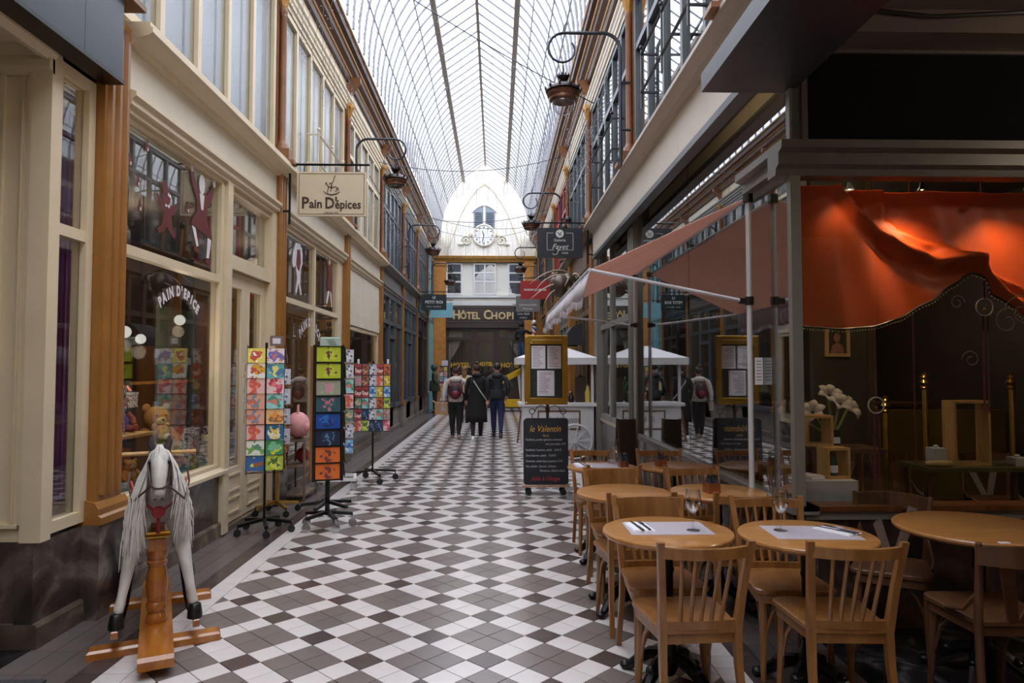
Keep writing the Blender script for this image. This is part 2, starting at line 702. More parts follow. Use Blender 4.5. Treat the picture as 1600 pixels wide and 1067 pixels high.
# the nearest tiles in view are single parts, the others are joined
def in_view(c):
    return c[1] > 3.25 and abs(c[0] - 0.02 * c[1]) < 0.78 * c[1]
order = sorted([t for t in tiles if in_view(t[0])], key=lambda t: t[0][1])
near = order[:296]
near_ids = {id(t) for t in near}
tm = {}
for mi in (0, 1, 2):
    mb = MB()
    q = []
    for du, dv in ((-h_, -h_), (h_, -h_), (h_, h_), (-h_, h_)):
        q.append(((du - dv) * R2, (du + dv) * R2))
    tile_mesh(mb, q)
    tm[mi] = mb.mesh('tile', TMATS[mi])
for c, poly, mi, whole in near:
    if whole:
        obj('tile', tm[mi], floor, (c[0], c[1], 0))
    else:
        mb = MB()
        tile_mesh(mb, [(p[0] - c[0], p[1] - c[1]) for p in poly])
        obj('tile', mb.mesh('tile', TMATS[mi]), floor, (c[0], c[1], 0))
mb = MB()
for t in tiles:
    if id(t) not in near_ids:
        mb.mi = t[2]
        tile_mesh(mb, t[1])
rest = mb.build('far_tiles', TMATS, floor)
rest['kind'] = 'stuff'
WETM = marble('dark_polished_marble', S(34, 32, 34), S(14, 13, 15), S(92, 88, 88), 3.5, 0.06)
box('marble_slab', 1.91, 6.9, -3.9, YN + 0.02, -0.006, 0.0, WETM, floor)
box('marble_slab', -6.9, -2.652, -3.9, YNL - 0.005, -0.006, 0.0, WETM, floor)
DOORMAT = mat('ribbed_grey_mat', S(58, 56, 56), 0.8, 0, 0.2, 60, 0.5, 120)
tag(box('entrance_mat', -3.5, -2.3, 2.9, 3.62, 0.001, 0.012, DOORMAT), 'grey ribbed entrance mat on the floor left of the rocking horse', 'mat')

# ------------------------------------------------------------------ glass roof
RIB = mat('roof_iron', S(150, 152, 160), 0.5, 0, 0.1, 5)
roof = struct('roof', 'arched glass roof on thin iron ribs above the passage')
GZ, PZ, RZ_ = 6.98, 9.40, 10.10
GX, PX = 1.82, 0.90

def side_curve(t):
    """half profile from gutter (t=0) to purlin (t=1), bulging outwards"""
    a, b, c = Vector((GX, GZ)), Vector((GX + 0.02, GZ + 1.45)), Vector((PX, PZ))
    return a * (1 - t) ** 2 + b * 2 * t * (1 - t) + c * t * t

NS = 8
prof = [side_curve(i / NS) for i in range(NS + 1)]
RS = 0.44
y0r = 1.0
nr = int((YE - y0r) / RS)
rib_b = MB()
for sgn in (-1, 1):
    rib_b.tube([(sgn * p.x, 0, p.y) for p in prof], 0.023, 5)
    rib_b.tube([(sgn * PX, 0, PZ + 0.05), (0, 0, RZ_)], 0.023, 5)
rib_me = rib_b.mesh('rib', RIB, True)
MAIN_me = None
for k in range(nr + 1):
    y = y0r + k * RS
    obj('rib', rib_me, roof, (XC, y, 0))
for sgn in (-1, 1):
    mb = MB()
    mb.box(XC + sgn * PX - 0.06, XC + sgn * PX + 0.06, y0r, YE, PZ - 0.06, PZ + 0.06)
    mb.build('purlin', mat('purlin_iron', S(146, 136, 124), 0.5, 0, 0.1, 5), roof)
    for t in (0.3, 0.55, 0.8):
        p = side_curve(t)
        mb = MB()
        mb.tube([(XC + sgn * (p.x - 0.03), y0r, p.y), (XC + sgn * (p.x - 0.03), YE, p.y)], 0.016, 5)
        mb.build('tie_rod', RIB, roof)
box('ridge_beam', XC - 0.035, XC + 0.035, y0r, YE, RZ_ - 0.09, RZ_ + 0.02, mat('purlin_iron', S(146, 136, 124)), roof)
# panes: two curved panes on each side and two in the lantern, for every strip between ribs
def pane_mesh(sgn, a, b):
    mb = MB()
    L = [side_curve(a + (b - a) * i / 4) for i in range(5)]
    e = 0.022
    A = [(sgn * p.x, -RS / 2 + e, p.y) for p in L] + [(sgn * (p.x - 0.006), -RS / 2 + e, p.y) for p in reversed(L)]
    n = len(A)
    v = A + [(p[0], RS / 2 - e, p[2]) for p in A]
    f = [tuple(range(n)), tuple(range(2 * n - 1, n - 1, -1))]
    for i in range(n):
        j = (i + 1) % n
        f.append((i, i + n, j + n, j))
    mb.add(v, f)
    return mb
def lantern_mesh(sgn):
    mb = MB()
    e = 0.022
    mb.add([(sgn * PX, -RS / 2 + e, PZ + 0.05), (0.02 * sgn, -RS / 2 + e, RZ_), (0.02 * sgn, RS / 2 - e, RZ_), (sgn * PX, RS / 2 - e, PZ + 0.05),
            (sgn * PX, -RS / 2 + e, PZ + 0.056), (0.02 * sgn, -RS / 2 + e, RZ_ + 0.006), (0.02 * sgn, RS / 2 - e, RZ_ + 0.006), (sgn * PX, RS / 2 - e, PZ + 0.056)],
           [(0, 1, 2, 3), (7, 6, 5, 4), (0, 4, 5, 1), (1, 5, 6, 2), (2, 6, 7, 3), (3, 7, 4, 0)])
    return mb
kinds = [pane_mesh(s_, a, b) for s_ in (-1, 1) for a, b in ((0.0, 0.5), (0.505, 1.0))] + [lantern_mesh(s_) for s_ in (-1, 1)]
kme = [k.mesh('pane', GLASS_R) for k in kinds]
far = MB()
for k in range(nr):
    y = y0r + (k + 0.5) * RS
    if y > 8.5:
        for me in kme:
            obj('pane', me, roof, (XC, y, 0))
    else:
        for q in kinds:
            far.add([(p[0] + XC, p[1] + y, p[2]) for p in q.v], q.f)
fo = far.build('overhead_panes', GLASS_R, roof)
fo['kind'] = 'stuff'

# gutters: brown and gold moulded cornice under the roof, both sides
def gutter(name, x_wall, sgn, label):
    g_ = struct(name, label)
    x0 = x_wall
    mb = MB()
    prf = [(0, 6.62), (0.05, 6.62), (0.07, 6.70), (0.16, 6.78), (0.18, 6.86), (0.27, 6.90), (0.29, 7.06), (0, 7.06)]
    mb.prism([(x0 + sgn * a, b) for a, b in prf], -3.0, YE - 0.02)
    mb.build('gutter_body', DBROWN, g_)
    for a, b, r in ((0.075, 6.72, 0.022), (0.19, 6.865, 0.022), (0.285, 7.02, 0.028)):
        mb = MB()
        mb.tube([(x0 + sgn * a, -3.0, b), (x0 + sgn * a, YE - 0.03, b)], r, 6)
        mb.build('gilded_bead', GOLDB, g_, True)
    return g_
gutter('trim_1', UL, 1, 'brown and gold roof gutter along the cream shops')
gutter('trim_2', UR, -1, 'brown and gold roof gutter along the restaurant side')
# ------------------------------------------------------------------ helpers for facades
WIN_N = [0]
DOOR_N = [0]
TRIM_N = [2]

def nwin(label):
    WIN_N[0] += 1
    return struct('window_%d' % WIN_N[0], label)

def ntrim(label):
    TRIM_N[0] += 1
    return struct('trim_%d' % TRIM_N[0], label)

def grid_window(w, plane, us, zs, fm, gm, fw=0.06, fd=0.08, axis='y', pane_off=0.0, skip=(), bars='transom', gt=0.008, outer=True):
    """window in a vertical plane: us = positions of uprights along axis, zs = heights of rails; frame bars and panes are parts"""
    def bx(name, u0, u1, z0, z1, d, m, off=0.0):
        b = MB()
        if axis == 'y':
            b.box(plane + off - d / 2, plane + off + d / 2, u0, u1, z0, z1)
        else:
            b.box(u0, u1, plane + off - d / 2, plane + off + d / 2, z0, z1)
        return b.build(name, m, w)
    h = fw / 2
    for i, u in enumerate(us):
        end = i in (0, len(us) - 1)
        if end and not outer:
            continue
        bx('stile' if end else 'mullion', u - h, u + h, zs[0] - h, zs[-1] + h, fd * (1.0 if end else 0.9), fm)
    for i, z in enumerate(zs):
        end = i in (0, len(zs) - 1)
        if end and not outer:
            continue
        for k in range(len(us) - 1):
            if (k, i) in skip:
                continue
            bx('rail' if end else bars, us[k] + h, us[k + 1] - h, z - h, z + h, fd * (0.96 if end else 0.86), fm)
    for i in range(len(us) - 1):
        for k in range(len(zs) - 1):
            if (i, k) in skip:
                continue
            bx('pane', us[i] + h, us[i + 1] - h, zs[k] + h, zs[k + 1] - h, gt, gm, pane_off)

def moulding(name, prf, x0, sgn, ya, yb, m, parent):
    mb = MB()
    mb.prism([(x0 + sgn * a, b) for a, b in prf], ya, yb)
    return mb.build(name, m, parent)

def pilaster_left(y, zt, m=OCHRE, w=PW, x=XPI, base=True):
    t = ntrim('ochre pilaster %.0f metres along the toy shop side' % y)
    mb = MB()
    mb.box(x - 0.16, x, y, y + w, 0.60 if base else 0.0, zt)
    mb.build('shaft', m, t)
    mb = MB()
    for k in (0.2, 0.5, 0.8):
        mb.tube([(x, y + w * k, 0.78), (x, y + w * k, zt - 0.05)], 0.028, 6)
    mb.build('fluting', m, t, True)['kind'] = 'stuff'
    if base:
        mb = MB()
        mb.prism([(x - 0.16, 0.60), (x + 0.055, 0.60), (x + 0.055, 0.645), (x + 0.035, 0.66), (x + 0.035, 0.70), (x + 0.012, 0.74), (x - 0.16, 0.78)], y - 0.03, y + w + 0.03)
        mb.build('pilaster_base', m, t)
    return t

# ------------------------------------------------------------------ left facade, ground floor
wl = struct('wall_left', 'left wall of the passage with cream and grey shop fronts')
# marble plinth blocks, with a pier under each pilaster and a skirting
def plinth(y0, y1, m1, m2, x=XPL, zt=0.60, n=None):
    n = n or max(1, round((y1 - y0) / 0.95))
    for i in range(n):
        a = y0 + (y1 - y0) * i / n
        b = y0 + (y1 - y0) * (i + 1) / n
        box('plinth_slab', x - 0.10, x, a + 0.002, b - 0.002, 0.14, zt, m1, wl)
    mb = MB()
    mb.prism([(x - 0.10, 0), (x + 0.03, 0), (x + 0.03, 0.12), (x + 0.018, 0.14), (x - 0.10, 0.14)], y0, y1)
    mb.build('skirting_slab', m2, wl)
plinth(YNL - 0.03, 4.47, STONE, STONE2, n=1)
plinth(4.83, 6.72, STONE, STONE2)
plinth(8.43, 11.72, STONE, STONE2, zt=0.42)
plinth(12.08, 15.32, STONE, STONE2, zt=0.42)
for a, b in ((15.68, 18.88), (19.22, 22.33), (22.67, 25.78)):
    plinth(a, b, STONEG, STONEG, zt=0.62)
for y in PILS[:3]:
    box('plinth_slab', XPL - 0.1, XPI + 0.045, y - 0.03, y + PW + 0.03, 0.0, 0.60, STONE, wl)
for y in PILS[3:]:
    box('plinth_slab', XPL - 0.1, XPI + 0.02, y - 0.03, y + PW + 0.03, 0.0, 0.62, STONEG, wl)
# corner return facing the camera (shop entrance recess)
box('plinth_slab', -2.86, XPL - 0.102, YNL - 0.001, YNL + 0.1, 0.14, 0.60, STONE, wl)
box('plinth_slab', -4.2, -2.862, YNL - 0.001, YNL + 0.1, 0.14, 0.60, STONE, wl)
box('skirting_slab', -4.2, XPL - 0.102, YNL - 0.03, YNL + 0.1, 0.0, 0.14, STONE2, wl)

for y in PILS[:3]:
    pilaster_left(y, 4.0)
for y in PILS[3:]:
    pilaster_left(y, 3.95, w=0.2)

# fascia boards and cornices, bay by bay
FZ0, FZ1 = 3.55, 3.96
def fascia(y0, y1, m, mould=True, cm=None):
    cm = cm or m
    box('fascia_board', XPI - 0.12, XPI - 0.03, y0, y1, FZ0, FZ1, m, wl)
    if mould:
        moulding('fascia_moulding', [(-0.06, 3.42), (0.0, 3.42), (0.0, 3.455), (0.035, 3.47), (0.035, 3.505), (0.065, 3.53), (0.065, 3.56), (0.02, 3.575), (-0.06, 3.575)], XPI - 0.02, 1, y0, y1, cm, wl)
    moulding('cornice', [(-0.1, 3.90), (0.02, 3.90), (0.04, 3.94), (0.14, 3.965), (0.17, 3.985), (0.17, 4.02), (0.15, 4.03), (0.15, 4.06), (-0.1, 4.06)], XPI - 0.02, 1, y0, y1 + PW - 0.02, cm, wl)
fascia(4.80, 8.10, CREAM2, cm=CREAM)
fascia(8.40, 11.75, CREAM2, cm=CREAM)
fascia(12.05, 15.35, CREAM2, cm=CREAM)
fascia(15.55, 18.90, GREY_FASCIA, cm=GREYP)
fascia(19.10, 22.35, GREY_FASCIA, cm=GREYP)
fascia(22.55, 25.80, mat('black_fascia', S(44, 46, 50), 0.4), cm=SLATE_D)
fascia(26.00, YE - 0.05, SKYBLUE, cm=SKYBLUE)

# navy sign board over the recessed entrance, running towards the camera
ns = ntrim('navy sign board above the recessed toy shop entrance')
box('sign_board', -2.56, -2.47, 1.0, 4.08, 3.50, 4.55, NAVY, ns)
box('sign_board', -2.56, -2.47, 4.084, 4.50, 3.50, 4.55, NAVY, ns)
box('board_edge', -2.60, -2.455, 1.0, 4.50, 3.475, 3.50, BLACK, ns)
box('wall_panel', -2.75, -2.56, 1.0, 4.5, 3.50, 6.7, CREAM, wl)
# recess: soffit, panelled pilaster, side wall
cl = struct('ceiling', 'low ceilings beside the glass roof near the camera')
box('soffit_board', -6.5, -2.56, 1.0, YNL + 0.05, 3.50, 3.62, CREAM, cl)
moulding('soffit_moulding', [(0, 3.42), (0.03, 3.42), (0.06, 3.46), (0.06, 3.50), (0, 3.50)], -2.66, 1, 1.0, YNL, CREAM, cl)
mb = MB()
mb.prism([(YNL + 0.0, 3.34), (YNL - 0.05, 3.38), (YNL - 0.05, 3.44), (YNL - 0.09, 3.50), (YNL, 3.50)], -4.2, -2.62, 'x')
mb.build('soffit_moulding', CREAM, cl)
cp = ntrim('cream panelled corner pilaster of the toy shop entrance')
box('corner_post', -2.74, -2.62, YNL - 0.02, YNL + 0.07, 0.60, 3.50, CREAM, cp)
box('pilaster_panel', -2.92, -2.74, YNL + 0.01, YNL + 0.09, 0.60, 3.50, CREAM, cp)
for a, b in ((-2.925, -2.905), (-2.762, -2.742), (-2.80, -2.792)):
    box('panel_bead', a, b, YNL - 0.012, YNL + 0.02, 0.70, 3.36, CREAM, cp)
box('panel_bead', -2.905, -2.762, YNL - 0.012, YNL + 0.02, 0.68, 0.70, CREAM, cp)
rw = nwin('display window facing the camera beside the panelled corner pilaster')
grid_window(rw, YNL + 0.05, [-4.2, -2.95], [0.63, 2.35, 3.44], CREAM, GLASS, 0.06, 0.08, 'x')

# window A on the passage side of the corner
wa = nwin('narrow toy shop window with a purple curtain, left of the first ochre pilaster')
grid_window(wa, XGL + 0.02, [4.12, 4.46], [0.66, 2.45, 3.44], CREAM, GLASS, 0.07, 0.09, 'y')
# window 1
w1 = nwin('large toy shop window with arched white lettering and gingerbread stickers')
grid_window(w1, XGL + 0.02, [4.83, 6.60], [0.66, 2.46, 3.42], CREAM, GLASS, 0.07, 0.09, 'y')
moulding('sill_moulding', [(0, 0.60), (0.06, 0.60), (0.06, 0.63), (0.02, 0.66), (0, 0.66)], XGL + 0.05, 1, 4.82, 6.72, CREAM, w1)
# door bay
DOOR_N[0] += 1
d1 = struct('door_1', 'cream double shop door with glass panels between window and ochre pilaster')
box('door_frame', XGL - 0.06, XGL + 0.10, 6.64, 6.76, 0.02, 3.42, CREAM, d1)
box('door_frame', XGL - 0.06, XGL + 0.10, 7.96, 8.10, 0.02, 3.42, CREAM, d1)
box('door_lintel', XGL - 0.06, XGL + 0.08, 6.76, 7.96, 2.60, 2.74, CREAM, d1)
box('door_sill', XPL - 0.1, XPL + 0.02, 6.72, 8.10, 0.0, 0.05, STONE2, d1)
for a, b in ((6.77, 7.355), (7.365, 7.95)):
    lf = box('door_leaf', XGL - 0.03, XGL + 0.02, a, b, 0.06, 0.60, CREAM, d1)
    box('stile', XGL - 0.03, XGL + 0.02, a, a + 0.11, 0.60, 2.59, CREAM, lf)
    box('stile', XGL - 0.03, XGL + 0.02, b - 0.11, b, 0.60, 2.59, CREAM, lf)
    box('rail', XGL - 0.03, XGL + 0.02, a + 0.11, b - 0.11, 2.44, 2.59, CREAM, lf)
    box('pane', XGL - 0.01, XGL - 0.002, a + 0.11, b - 0.11, 0.60, 2.44, GLASS, lf)
    for z0, z1 in ((0.14, 0.30), (0.36, 0.54)):
        mb = MB()
        mb.box(XGL + 0.02, XGL + 0.034, a + 0.10, b - 0.10, z0, z0 + 0.02)
        mb.box(XGL + 0.02, XGL + 0.034, a + 0.10, b - 0.10, z1 - 0.02, z1)
        mb.box(XGL + 0.02, XGL + 0.034, a + 0.10, a + 0.12, z0 + 0.02, z1 - 0.02)
        mb.box(XGL + 0.02, XGL + 0.034, b - 0.12, b - 0.10, z0 + 0.02, z1 - 0.02)
        mb.build('panel_moulding', CREAM, lf)
box('pane', XGL - 0.005, XGL + 0.003, 6.76, 7.96, 2.74, 3.40, GLASS, d1)
box('rail', XGL - 0.04, XGL + 0.06, 6.76, 7.96, 3.36, 3.44, CREAM, d1)
# bay 2 window
w2 = nwin('second toy shop window with white and red stickers in two upper lights')
grid_window(w2, XGL + 0.02, [8.45, 9.98, 11.45], [0.46, 2.48, 3.40], CREAM, GLASS, 0.07, 0.09, 'y', skip=((1, 0), (0, 0)))
box('pane', XGL + 0.012, XGL + 0.02, 8.49, 11.41, 0.50, 2.44, GLASS, w2)
box('wall_panel', XGL - 0.04, XGL + 0.06, 11.48, 11.78, 0.44, 3.5, CREAM, wl)
# bay 3: blind panel above a plain window
box('wall_panel', XGL - 0.04, XGL + 0.075, 12.05, 15.38, 2.62, 3.5, CREAM2, wl)
box('wall_panel', XGL - 0.04, XGL + 0.085, 12.05, 15.38, 2.40, 2.612, CREAM2, wl)
w3 = nwin('plain cream framed window with yellow light below the blank fascia')
grid_window(w3, XGL + 0.02, [12.10, 15.30], [0.46, 2.36], CREAM, GLASS, 0.07, 0.09, 'y')
# bays 4, 5: slate grey shop with glazed doors; bay 6 dark; bay 7 light blue
for k, (a, b, fm, lab) in enumerate(((15.60, 18.86, SLATE, 'slate grey glazed shop front next to the blank cream panel'),
                                     (19.15, 22.30, SLATE, 'slate grey glazed shop front before the dark green hanging sign'),
                                     (22.60, 25.75, SLATE_D, 'dark shop front behind the man in the green coat'),
                                     (26.02, 27.90, SKYBLUE, 'light blue shop front beside the hotel facade'))):
    w = nwin(lab)
    us = [a, a + (b - a) * 0.36, a + (b - a) * 0.66, b]
    grid_window(w, XGL + 0.04, us, [0.66, 2.74, 3.40], fm, GLASS, 0.10, 0.12, 'y', skip=((1, 0),))
    box('door_leaf', XGL + 0.0, XGL + 0.05, us[1] + 0.06, us[2] - 0.06, 0.03, 0.75, fm, w)
    box('pane', XGL + 0.02, XGL + 0.03, us[1] + 0.06, us[2] - 0.06, 0.75, 2.36, GLASS, w)
    box('rail', XGL - 0.01, XGL + 0.09, us[1] + 0.05, us[2] - 0.05, 2.36, 2.46, fm, w)
    box('pane', XGL + 0.02, XGL + 0.03, us[1] + 0.05, us[2] - 0.05, 2.46, 2.70, GLASS, w)
    if k == 2:
        box('black_pillar', XGL + 0.05, XGL + 0.16, us[1] - 0.2, us[1] + 0.05, 0.62, 2.9, BLACK, w)
    if k == 3:
        for u in us:
            box('blue_pilaster', XGL + 0.05, XGL + 0.14, u - 0.09, u + 0.09, 0.0, 3.5, SKYBLUE, w)

# ------------------------------------------------------------------ upper storeys, both sides
PALE = mat('window_blind', S(164, 170, 176), 0.8, 0, 0.06, 3)
PALE2 = mat('net_curtain', S(214, 212, 206), 0.9, 0, 0.10, 2)
DARKROOM = mat('dim_room', S(74, 74, 78), 0.8, 0, 0.2, 2)  # dimness of an unlit room put into a sheet colour
LINTEL = [(0, 6.12), (0.03, 6.12), (0.03, 6.17), (0.055, 6.19), (0.055, 6.23), (0.075, 6.26), (0.075, 6.30), (0.10, 6.33), (0.10, 6.37), (0.06, 6.40), (0, 6.40)]

def upper(side):
    left = side == 'left'
    xw = UL if left else UR
    sg = 1 if left else -1       # towards the passage
    par = wl if left else wr
    bays = [(1.0, 4.5)] + [(PILS[i] + 0.1, PILS[i + 1] if i + 1 < len(PILS) else YE) for i in range(len(PILS))]
    for k, (a, b) in enumerate(bays):
        if left and k == 0:
            continue
        if left:
            fm = CREAM if k < 4 else (SLATE if k < 7 else SKYBLUE)
            lm = CREAM if k < 4 else GREYP
        else:
            fm = SLATE if k < 4 else (mat('red_paint', S(140, 36, 34), 0.4) if k == 4 else SLATE_D)
            lm = CREAM2
        # frieze and lintel
        box('frieze_panel', xw - sg * 0.12 if left else xw, xw if left else xw + 0.12, a - 0.1, b, 6.38, 6.66, CREAM2 if k % 2 else CREAM, par)
        moulding('lintel_moulding', LINTEL, xw - sg * 0.02, sg, a - 0.1, b, lm, par)
        w = nwin('%s upper floor window in bay %d of the %s side' % ('cream' if fm is CREAM else 'grey' if fm in (SLATE, SLATE_D) else 'red' if not left else 'blue', k, 'toy shop' if left else 'restaurant'))
        n = 5 if (b - a) > 2.5 else 3
        us = [a + 0.07 + (b - a - 0.14) * i / n for i in range(n + 1)]
        zs = [4.14, 6.08] if (k in (1, 2) and left) else [4.14, 5.45, 6.08]
        grid_window(w, xw - sg * 0.05, us, zs, fm, GLASS_UL if left else GLASS_U, 0.075, 0.09, 'y')
        # blinds, curtains and grey sheets painted as dim rooms, behind the panes
        bm_ = PALE if (left and k == 1) else (PALE2 if k % 2 == 0 else DARKROOM)
        for i in range(n):
            if bm_ is DARKROOM and i % 2:
                mm = PALE2
            else:
                mm = bm_
            box('blind', xw - sg * 0.16 - 0.004, xw - sg * 0.16 + 0.004, us[i] + 0.03, us[i + 1] - 0.03, 4.12, 6.10, mm, w)
        # cast iron column at the bay line with a small capital
        if k > 0:
            yc = a + 0.02
            t = ntrim('slim ochre column between upper windows, bay %d of the %s side' % (k, 'toy shop' if left else 'restaurant'))
            cm = COPPER_P
            mb = MB()
            mb.box(xw - sg * 0.05 - 0.04, xw - sg * 0.05 + 0.04, yc - 0.10, yc + 0.05, 4.06, 6.62)
            mb.build('backing', cm, t)
            mb = MB()
            xx = xw + sg * 0.03
            mb.lathe([(0.055, 4.06), (0.055, 4.10), (0.075, 4.12), (0.075, 4.30), (0.05, 4.33), (0.042, 4.36), (0.038, 5.90), (0.05, 5.93), (0.05, 5.97), (0.04, 6.0)], (xx, yc, 0), 10)
            mb.build('shaft', cm, t, True)
            mb = MB()
            mb.lathe([(0.04, 5.98), (0.05, 6.02), (0.075, 6.12), (0.10, 6.20), (0.10, 6.24), (0.06, 6.26)], (xx, yc, 0), 8)
            for q in range(6):
                tt = q * pi / 3
                mb.ball((xx + 0.085 * cos(tt), yc + 0.085 * sin(tt), 6.17), 0.026, 6, 4)
            mb.build('capital', GOLDB, t, True)
            mb = MB()
            mb.prism([(xw, 6.30), (xw + sg * 0.06, 6.30), (xw + sg * 0.09, 6.45), (xw + sg * 0.24, 6.62), (xw + sg * 0.24, 6.70), (xw, 6.70)], yc - 0.05, yc + 0.05)
            mb.build('bracket', cm, t)
            mb = MB()
            mb.box(xw - 0.04, xw + sg * 0.20, yc - 0.11, yc + 0.07, 4.06, 4.10) if sg > 0 else mb.box(xw - 0.20, xw + 0.04, yc - 0.11, yc + 0.07, 4.06, 4.10)
            mb.box(min(xw, xw + sg * 0.14), max(xw, xw + sg * 0.14), yc - 0.09, yc + 0.05, 4.10, 4.24)
            mb.build('pedestal', cm, t)
    # wall behind the upper windows
    if left:
        box('upper_backing', xw - 0.30, xw - 0.22, 0.9, YE, 3.9, 7.0, mat('room_wall', S(120, 116, 112), 0.8), wl)
        box('upper_backing', xw - 0.30, xw - 0.02, -3.0, 4.42, 4.06, 7.0, CREAM, wl)
    else:
        box('upper_backing', xw + 0.22, xw + 0.30, 0.9, YE, 3.9, 7.0, mat('room_wall', S(120, 116, 112), 0.8), wr)

COPPER_P = mat('reddish_brown_paint', S(132, 88, 56), 0.45, 0, 0.12, 6)
wr = struct('wall_right', 'right wall of the passage with the restaurant vitrine and cream fascia')
upper('left')
upper('right')
box('back_panel', -2.72, -2.62, 1.0, 4.5, 3.5, 4.0, CREAM, wl)
# iron guard rails in front of some upper windows, on the restaurant side and the toy shop side
def guard(xw, sg, y0, y1, m, label):
    t = ntrim(label)
    mb = MB()
    x = xw + sg * 0.16
    for z in (4.45, 4.85):
        mb.tube([(xw, y0, z), (x, y0, z), (x, y1, z), (xw, y1, z)], 0.016, 6)
    mb.build('rail', m, t, True)['kind'] = 'stuff'
    for i in range(3):
        y = y0 + (y1 - y0) * i / 2
        mb = MB()
        mb.tube([(x, y, 4.28), (x, y, 4.9)], 0.011, 6)
        mb.ball((x, y, 4.92), 0.026, 6, 5)
        mb.build('baluster', m, t, True)
guard(UR, -1, 5.2, 6.9, IRON_G, 'iron guard rail before the near upper window above the restaurant')
guard(UR, -1, 8.7, 10.6, IRON_G, 'iron guard rail before the second upper window above the restaurant')
guard(UL, 1, 9.4, 10.9, CREAM2, 'cream guard rail before the upper window above the cream hanging sign')
# ------------------------------------------------------------------ right facade: cream fascia, soffit, vitrine
FY1 = 11.75
RFAS = mat('putty_fascia', S(190, 181, 166), 0.45, 0, 0.05, 2)
for a, b in ((YN + 0.15, 6.2), (6.204, 8.1), (8.104, 9.95), (9.954, FY1)):
    box('fascia_board', XFR, XFR + 0.05, a, b, 3.56, 3.98, RFAS, wr)
moulding('cornice', [(0, 3.96), (0.06, 3.96), (0.08, 4.0), (0.16, 4.02), (0.18, 4.04), (0.18, 4.075), (0.15, 4.09), (0, 4.09)], XFR + 0.02, -1, 1.0, FY1, mat('warm_grey_paint', S(168, 160, 148), 0.45, 0, 0.05, 3), wr)
box('soffit_board', XFR - 0.01, XFR + 0.10, YN, FY1, 3.50, 3.56, SLATE_D, wr)
box('soffit_recess', XFR + 0.05, XGR + 0.06, YN, FY1, 3.74, 3.80, SLATE_D, wr)
box('fascia_board', XFR + 0.01, XFR + 0.09, 1.0, YN + 0.15, 3.56, 6.7, CREAM2, wr)
# vitrine along the passage
v1 = nwin('long restaurant vitrine along the passage, mirroring the tables')
SZ = 0.75
box('low_wall', XGR - 0.03, XGR + 0.12, YN, 8.98, 0.0, SZ - 0.05, STONE, wr)
box('low_wall', XGR - 0.03, XGR + 0.12, 9.28, 12.0, 0.0, SZ - 0.05, STONE, wr)
box('sill', XGR - 0.05, XGR + 0.12, YN - 0.03, 8.98, SZ - 0.05, SZ, GREYP, v1)
box('sill', XGR - 0.05, XGR + 0.12, 9.28, 12.0, SZ - 0.05, SZ, mat('beige_sill', S(170, 150, 124), 0.4), v1)
box('corner_post', XGR - 0.025, XGR + 0.04, YN - 0.02, YN + 0.035, SZ, 3.74, GREYP, v1)
for a, b in ((YN + 0.04, 6.58), (6.60, 8.98)):
    box('pane', XGR, XGR + 0.01, a, b, SZ, 3.74, GLASS_M, v1)
col9 = ntrim('dark grey column in the restaurant vitrine')
mb = MB()
mb.box(XGR - 0.06, XGR + 0.14, 8.98, 9.28, 0, 3.74)
mb.build('shaft', GREYP, col9)
mb = MB()
mb.tube([(XGR - 0.06, 9.06, 0.1), (XGR - 0.06, 9.06, 3.5)], 0.03, 8)
mb.tube([(XGR - 0.06, 9.20, 0.1), (XGR - 0.06, 9.20, 3.5)], 0.03, 8)
mb.build('fluting', GREYP, col9, True)['kind'] = 'stuff'
v2 = nwin('grey framed restaurant window with transom, before the brown door post')
grid_window(v2, XGR, [9.32, 10.9, 11.98], [SZ + 0.04, 2.32, 3.70], GREYP, GLASS_M, 0.09, 0.10, 'y')
box('post', XGR - 0.10, XGR + 0.12, 12.0, 12.35, 0, 3.9, GREYP, wr)
box('post', XGR - 0.14, XGR + 0.12, 12.38, 12.75, 0, 3.9, OCHRE, wr)
# farther shop fronts on this side: brown timber fronts between ochre posts
BROWNF = mat('brown_timber_front', S(104, 84, 66), 0.5, 0, 0.15, 3)
ys = [12.75, 15.35, 18.9, 22.35, 25.8, 27.95]
for k in range(5):
    a, b = ys[k], ys[k + 1]
    fm = (BROWNF, GREYP, DBROWN, BROWNF, GREYP)[k]
    box('fascia_board', XFR + 0.02, XFR + 0.10, a, b - 0.2, 3.50, 3.98, fm, wr)
    moulding('cornice', [(0, 3.96), (0.06, 3.96), (0.08, 4.0), (0.16, 4.02), (0.16, 4.075), (0, 4.075)], XFR + 0.02, -1, FY1 if k == 0 else a - 0.2, b - 0.2, fm, wr)
    box('low_wall', XFR + 0.06, XFR + 0.16, a, b - 0.2, 0, 0.6, STONE, wr)
    w = nwin('brown framed shop window %d past the food cart' % (k + 1))
    us = [a + 0.06 + (b - 0.26 - a - 0.06) * i / 4 for i in range(5)]
    grid_window(w, XFR + 0.12, us, [0.64, 2.7, 3.45], fm, GLASS, 0.10, 0.10, 'y')
    t = ntrim('ochre post %d past the food cart' % (k + 1))
    box('shaft', XFR - 0.02, XFR + 0.14, b - 0.2, b, 0.0, 3.98, OCHRE, t)
    mb = MB()
    mb.tube([(XFR - 0.03, b - 0.1, 0.1), (XFR - 0.03, b - 0.1, 3.9)], 0.04, 8)
    mb.build('half_column', OCHRE, t, True)
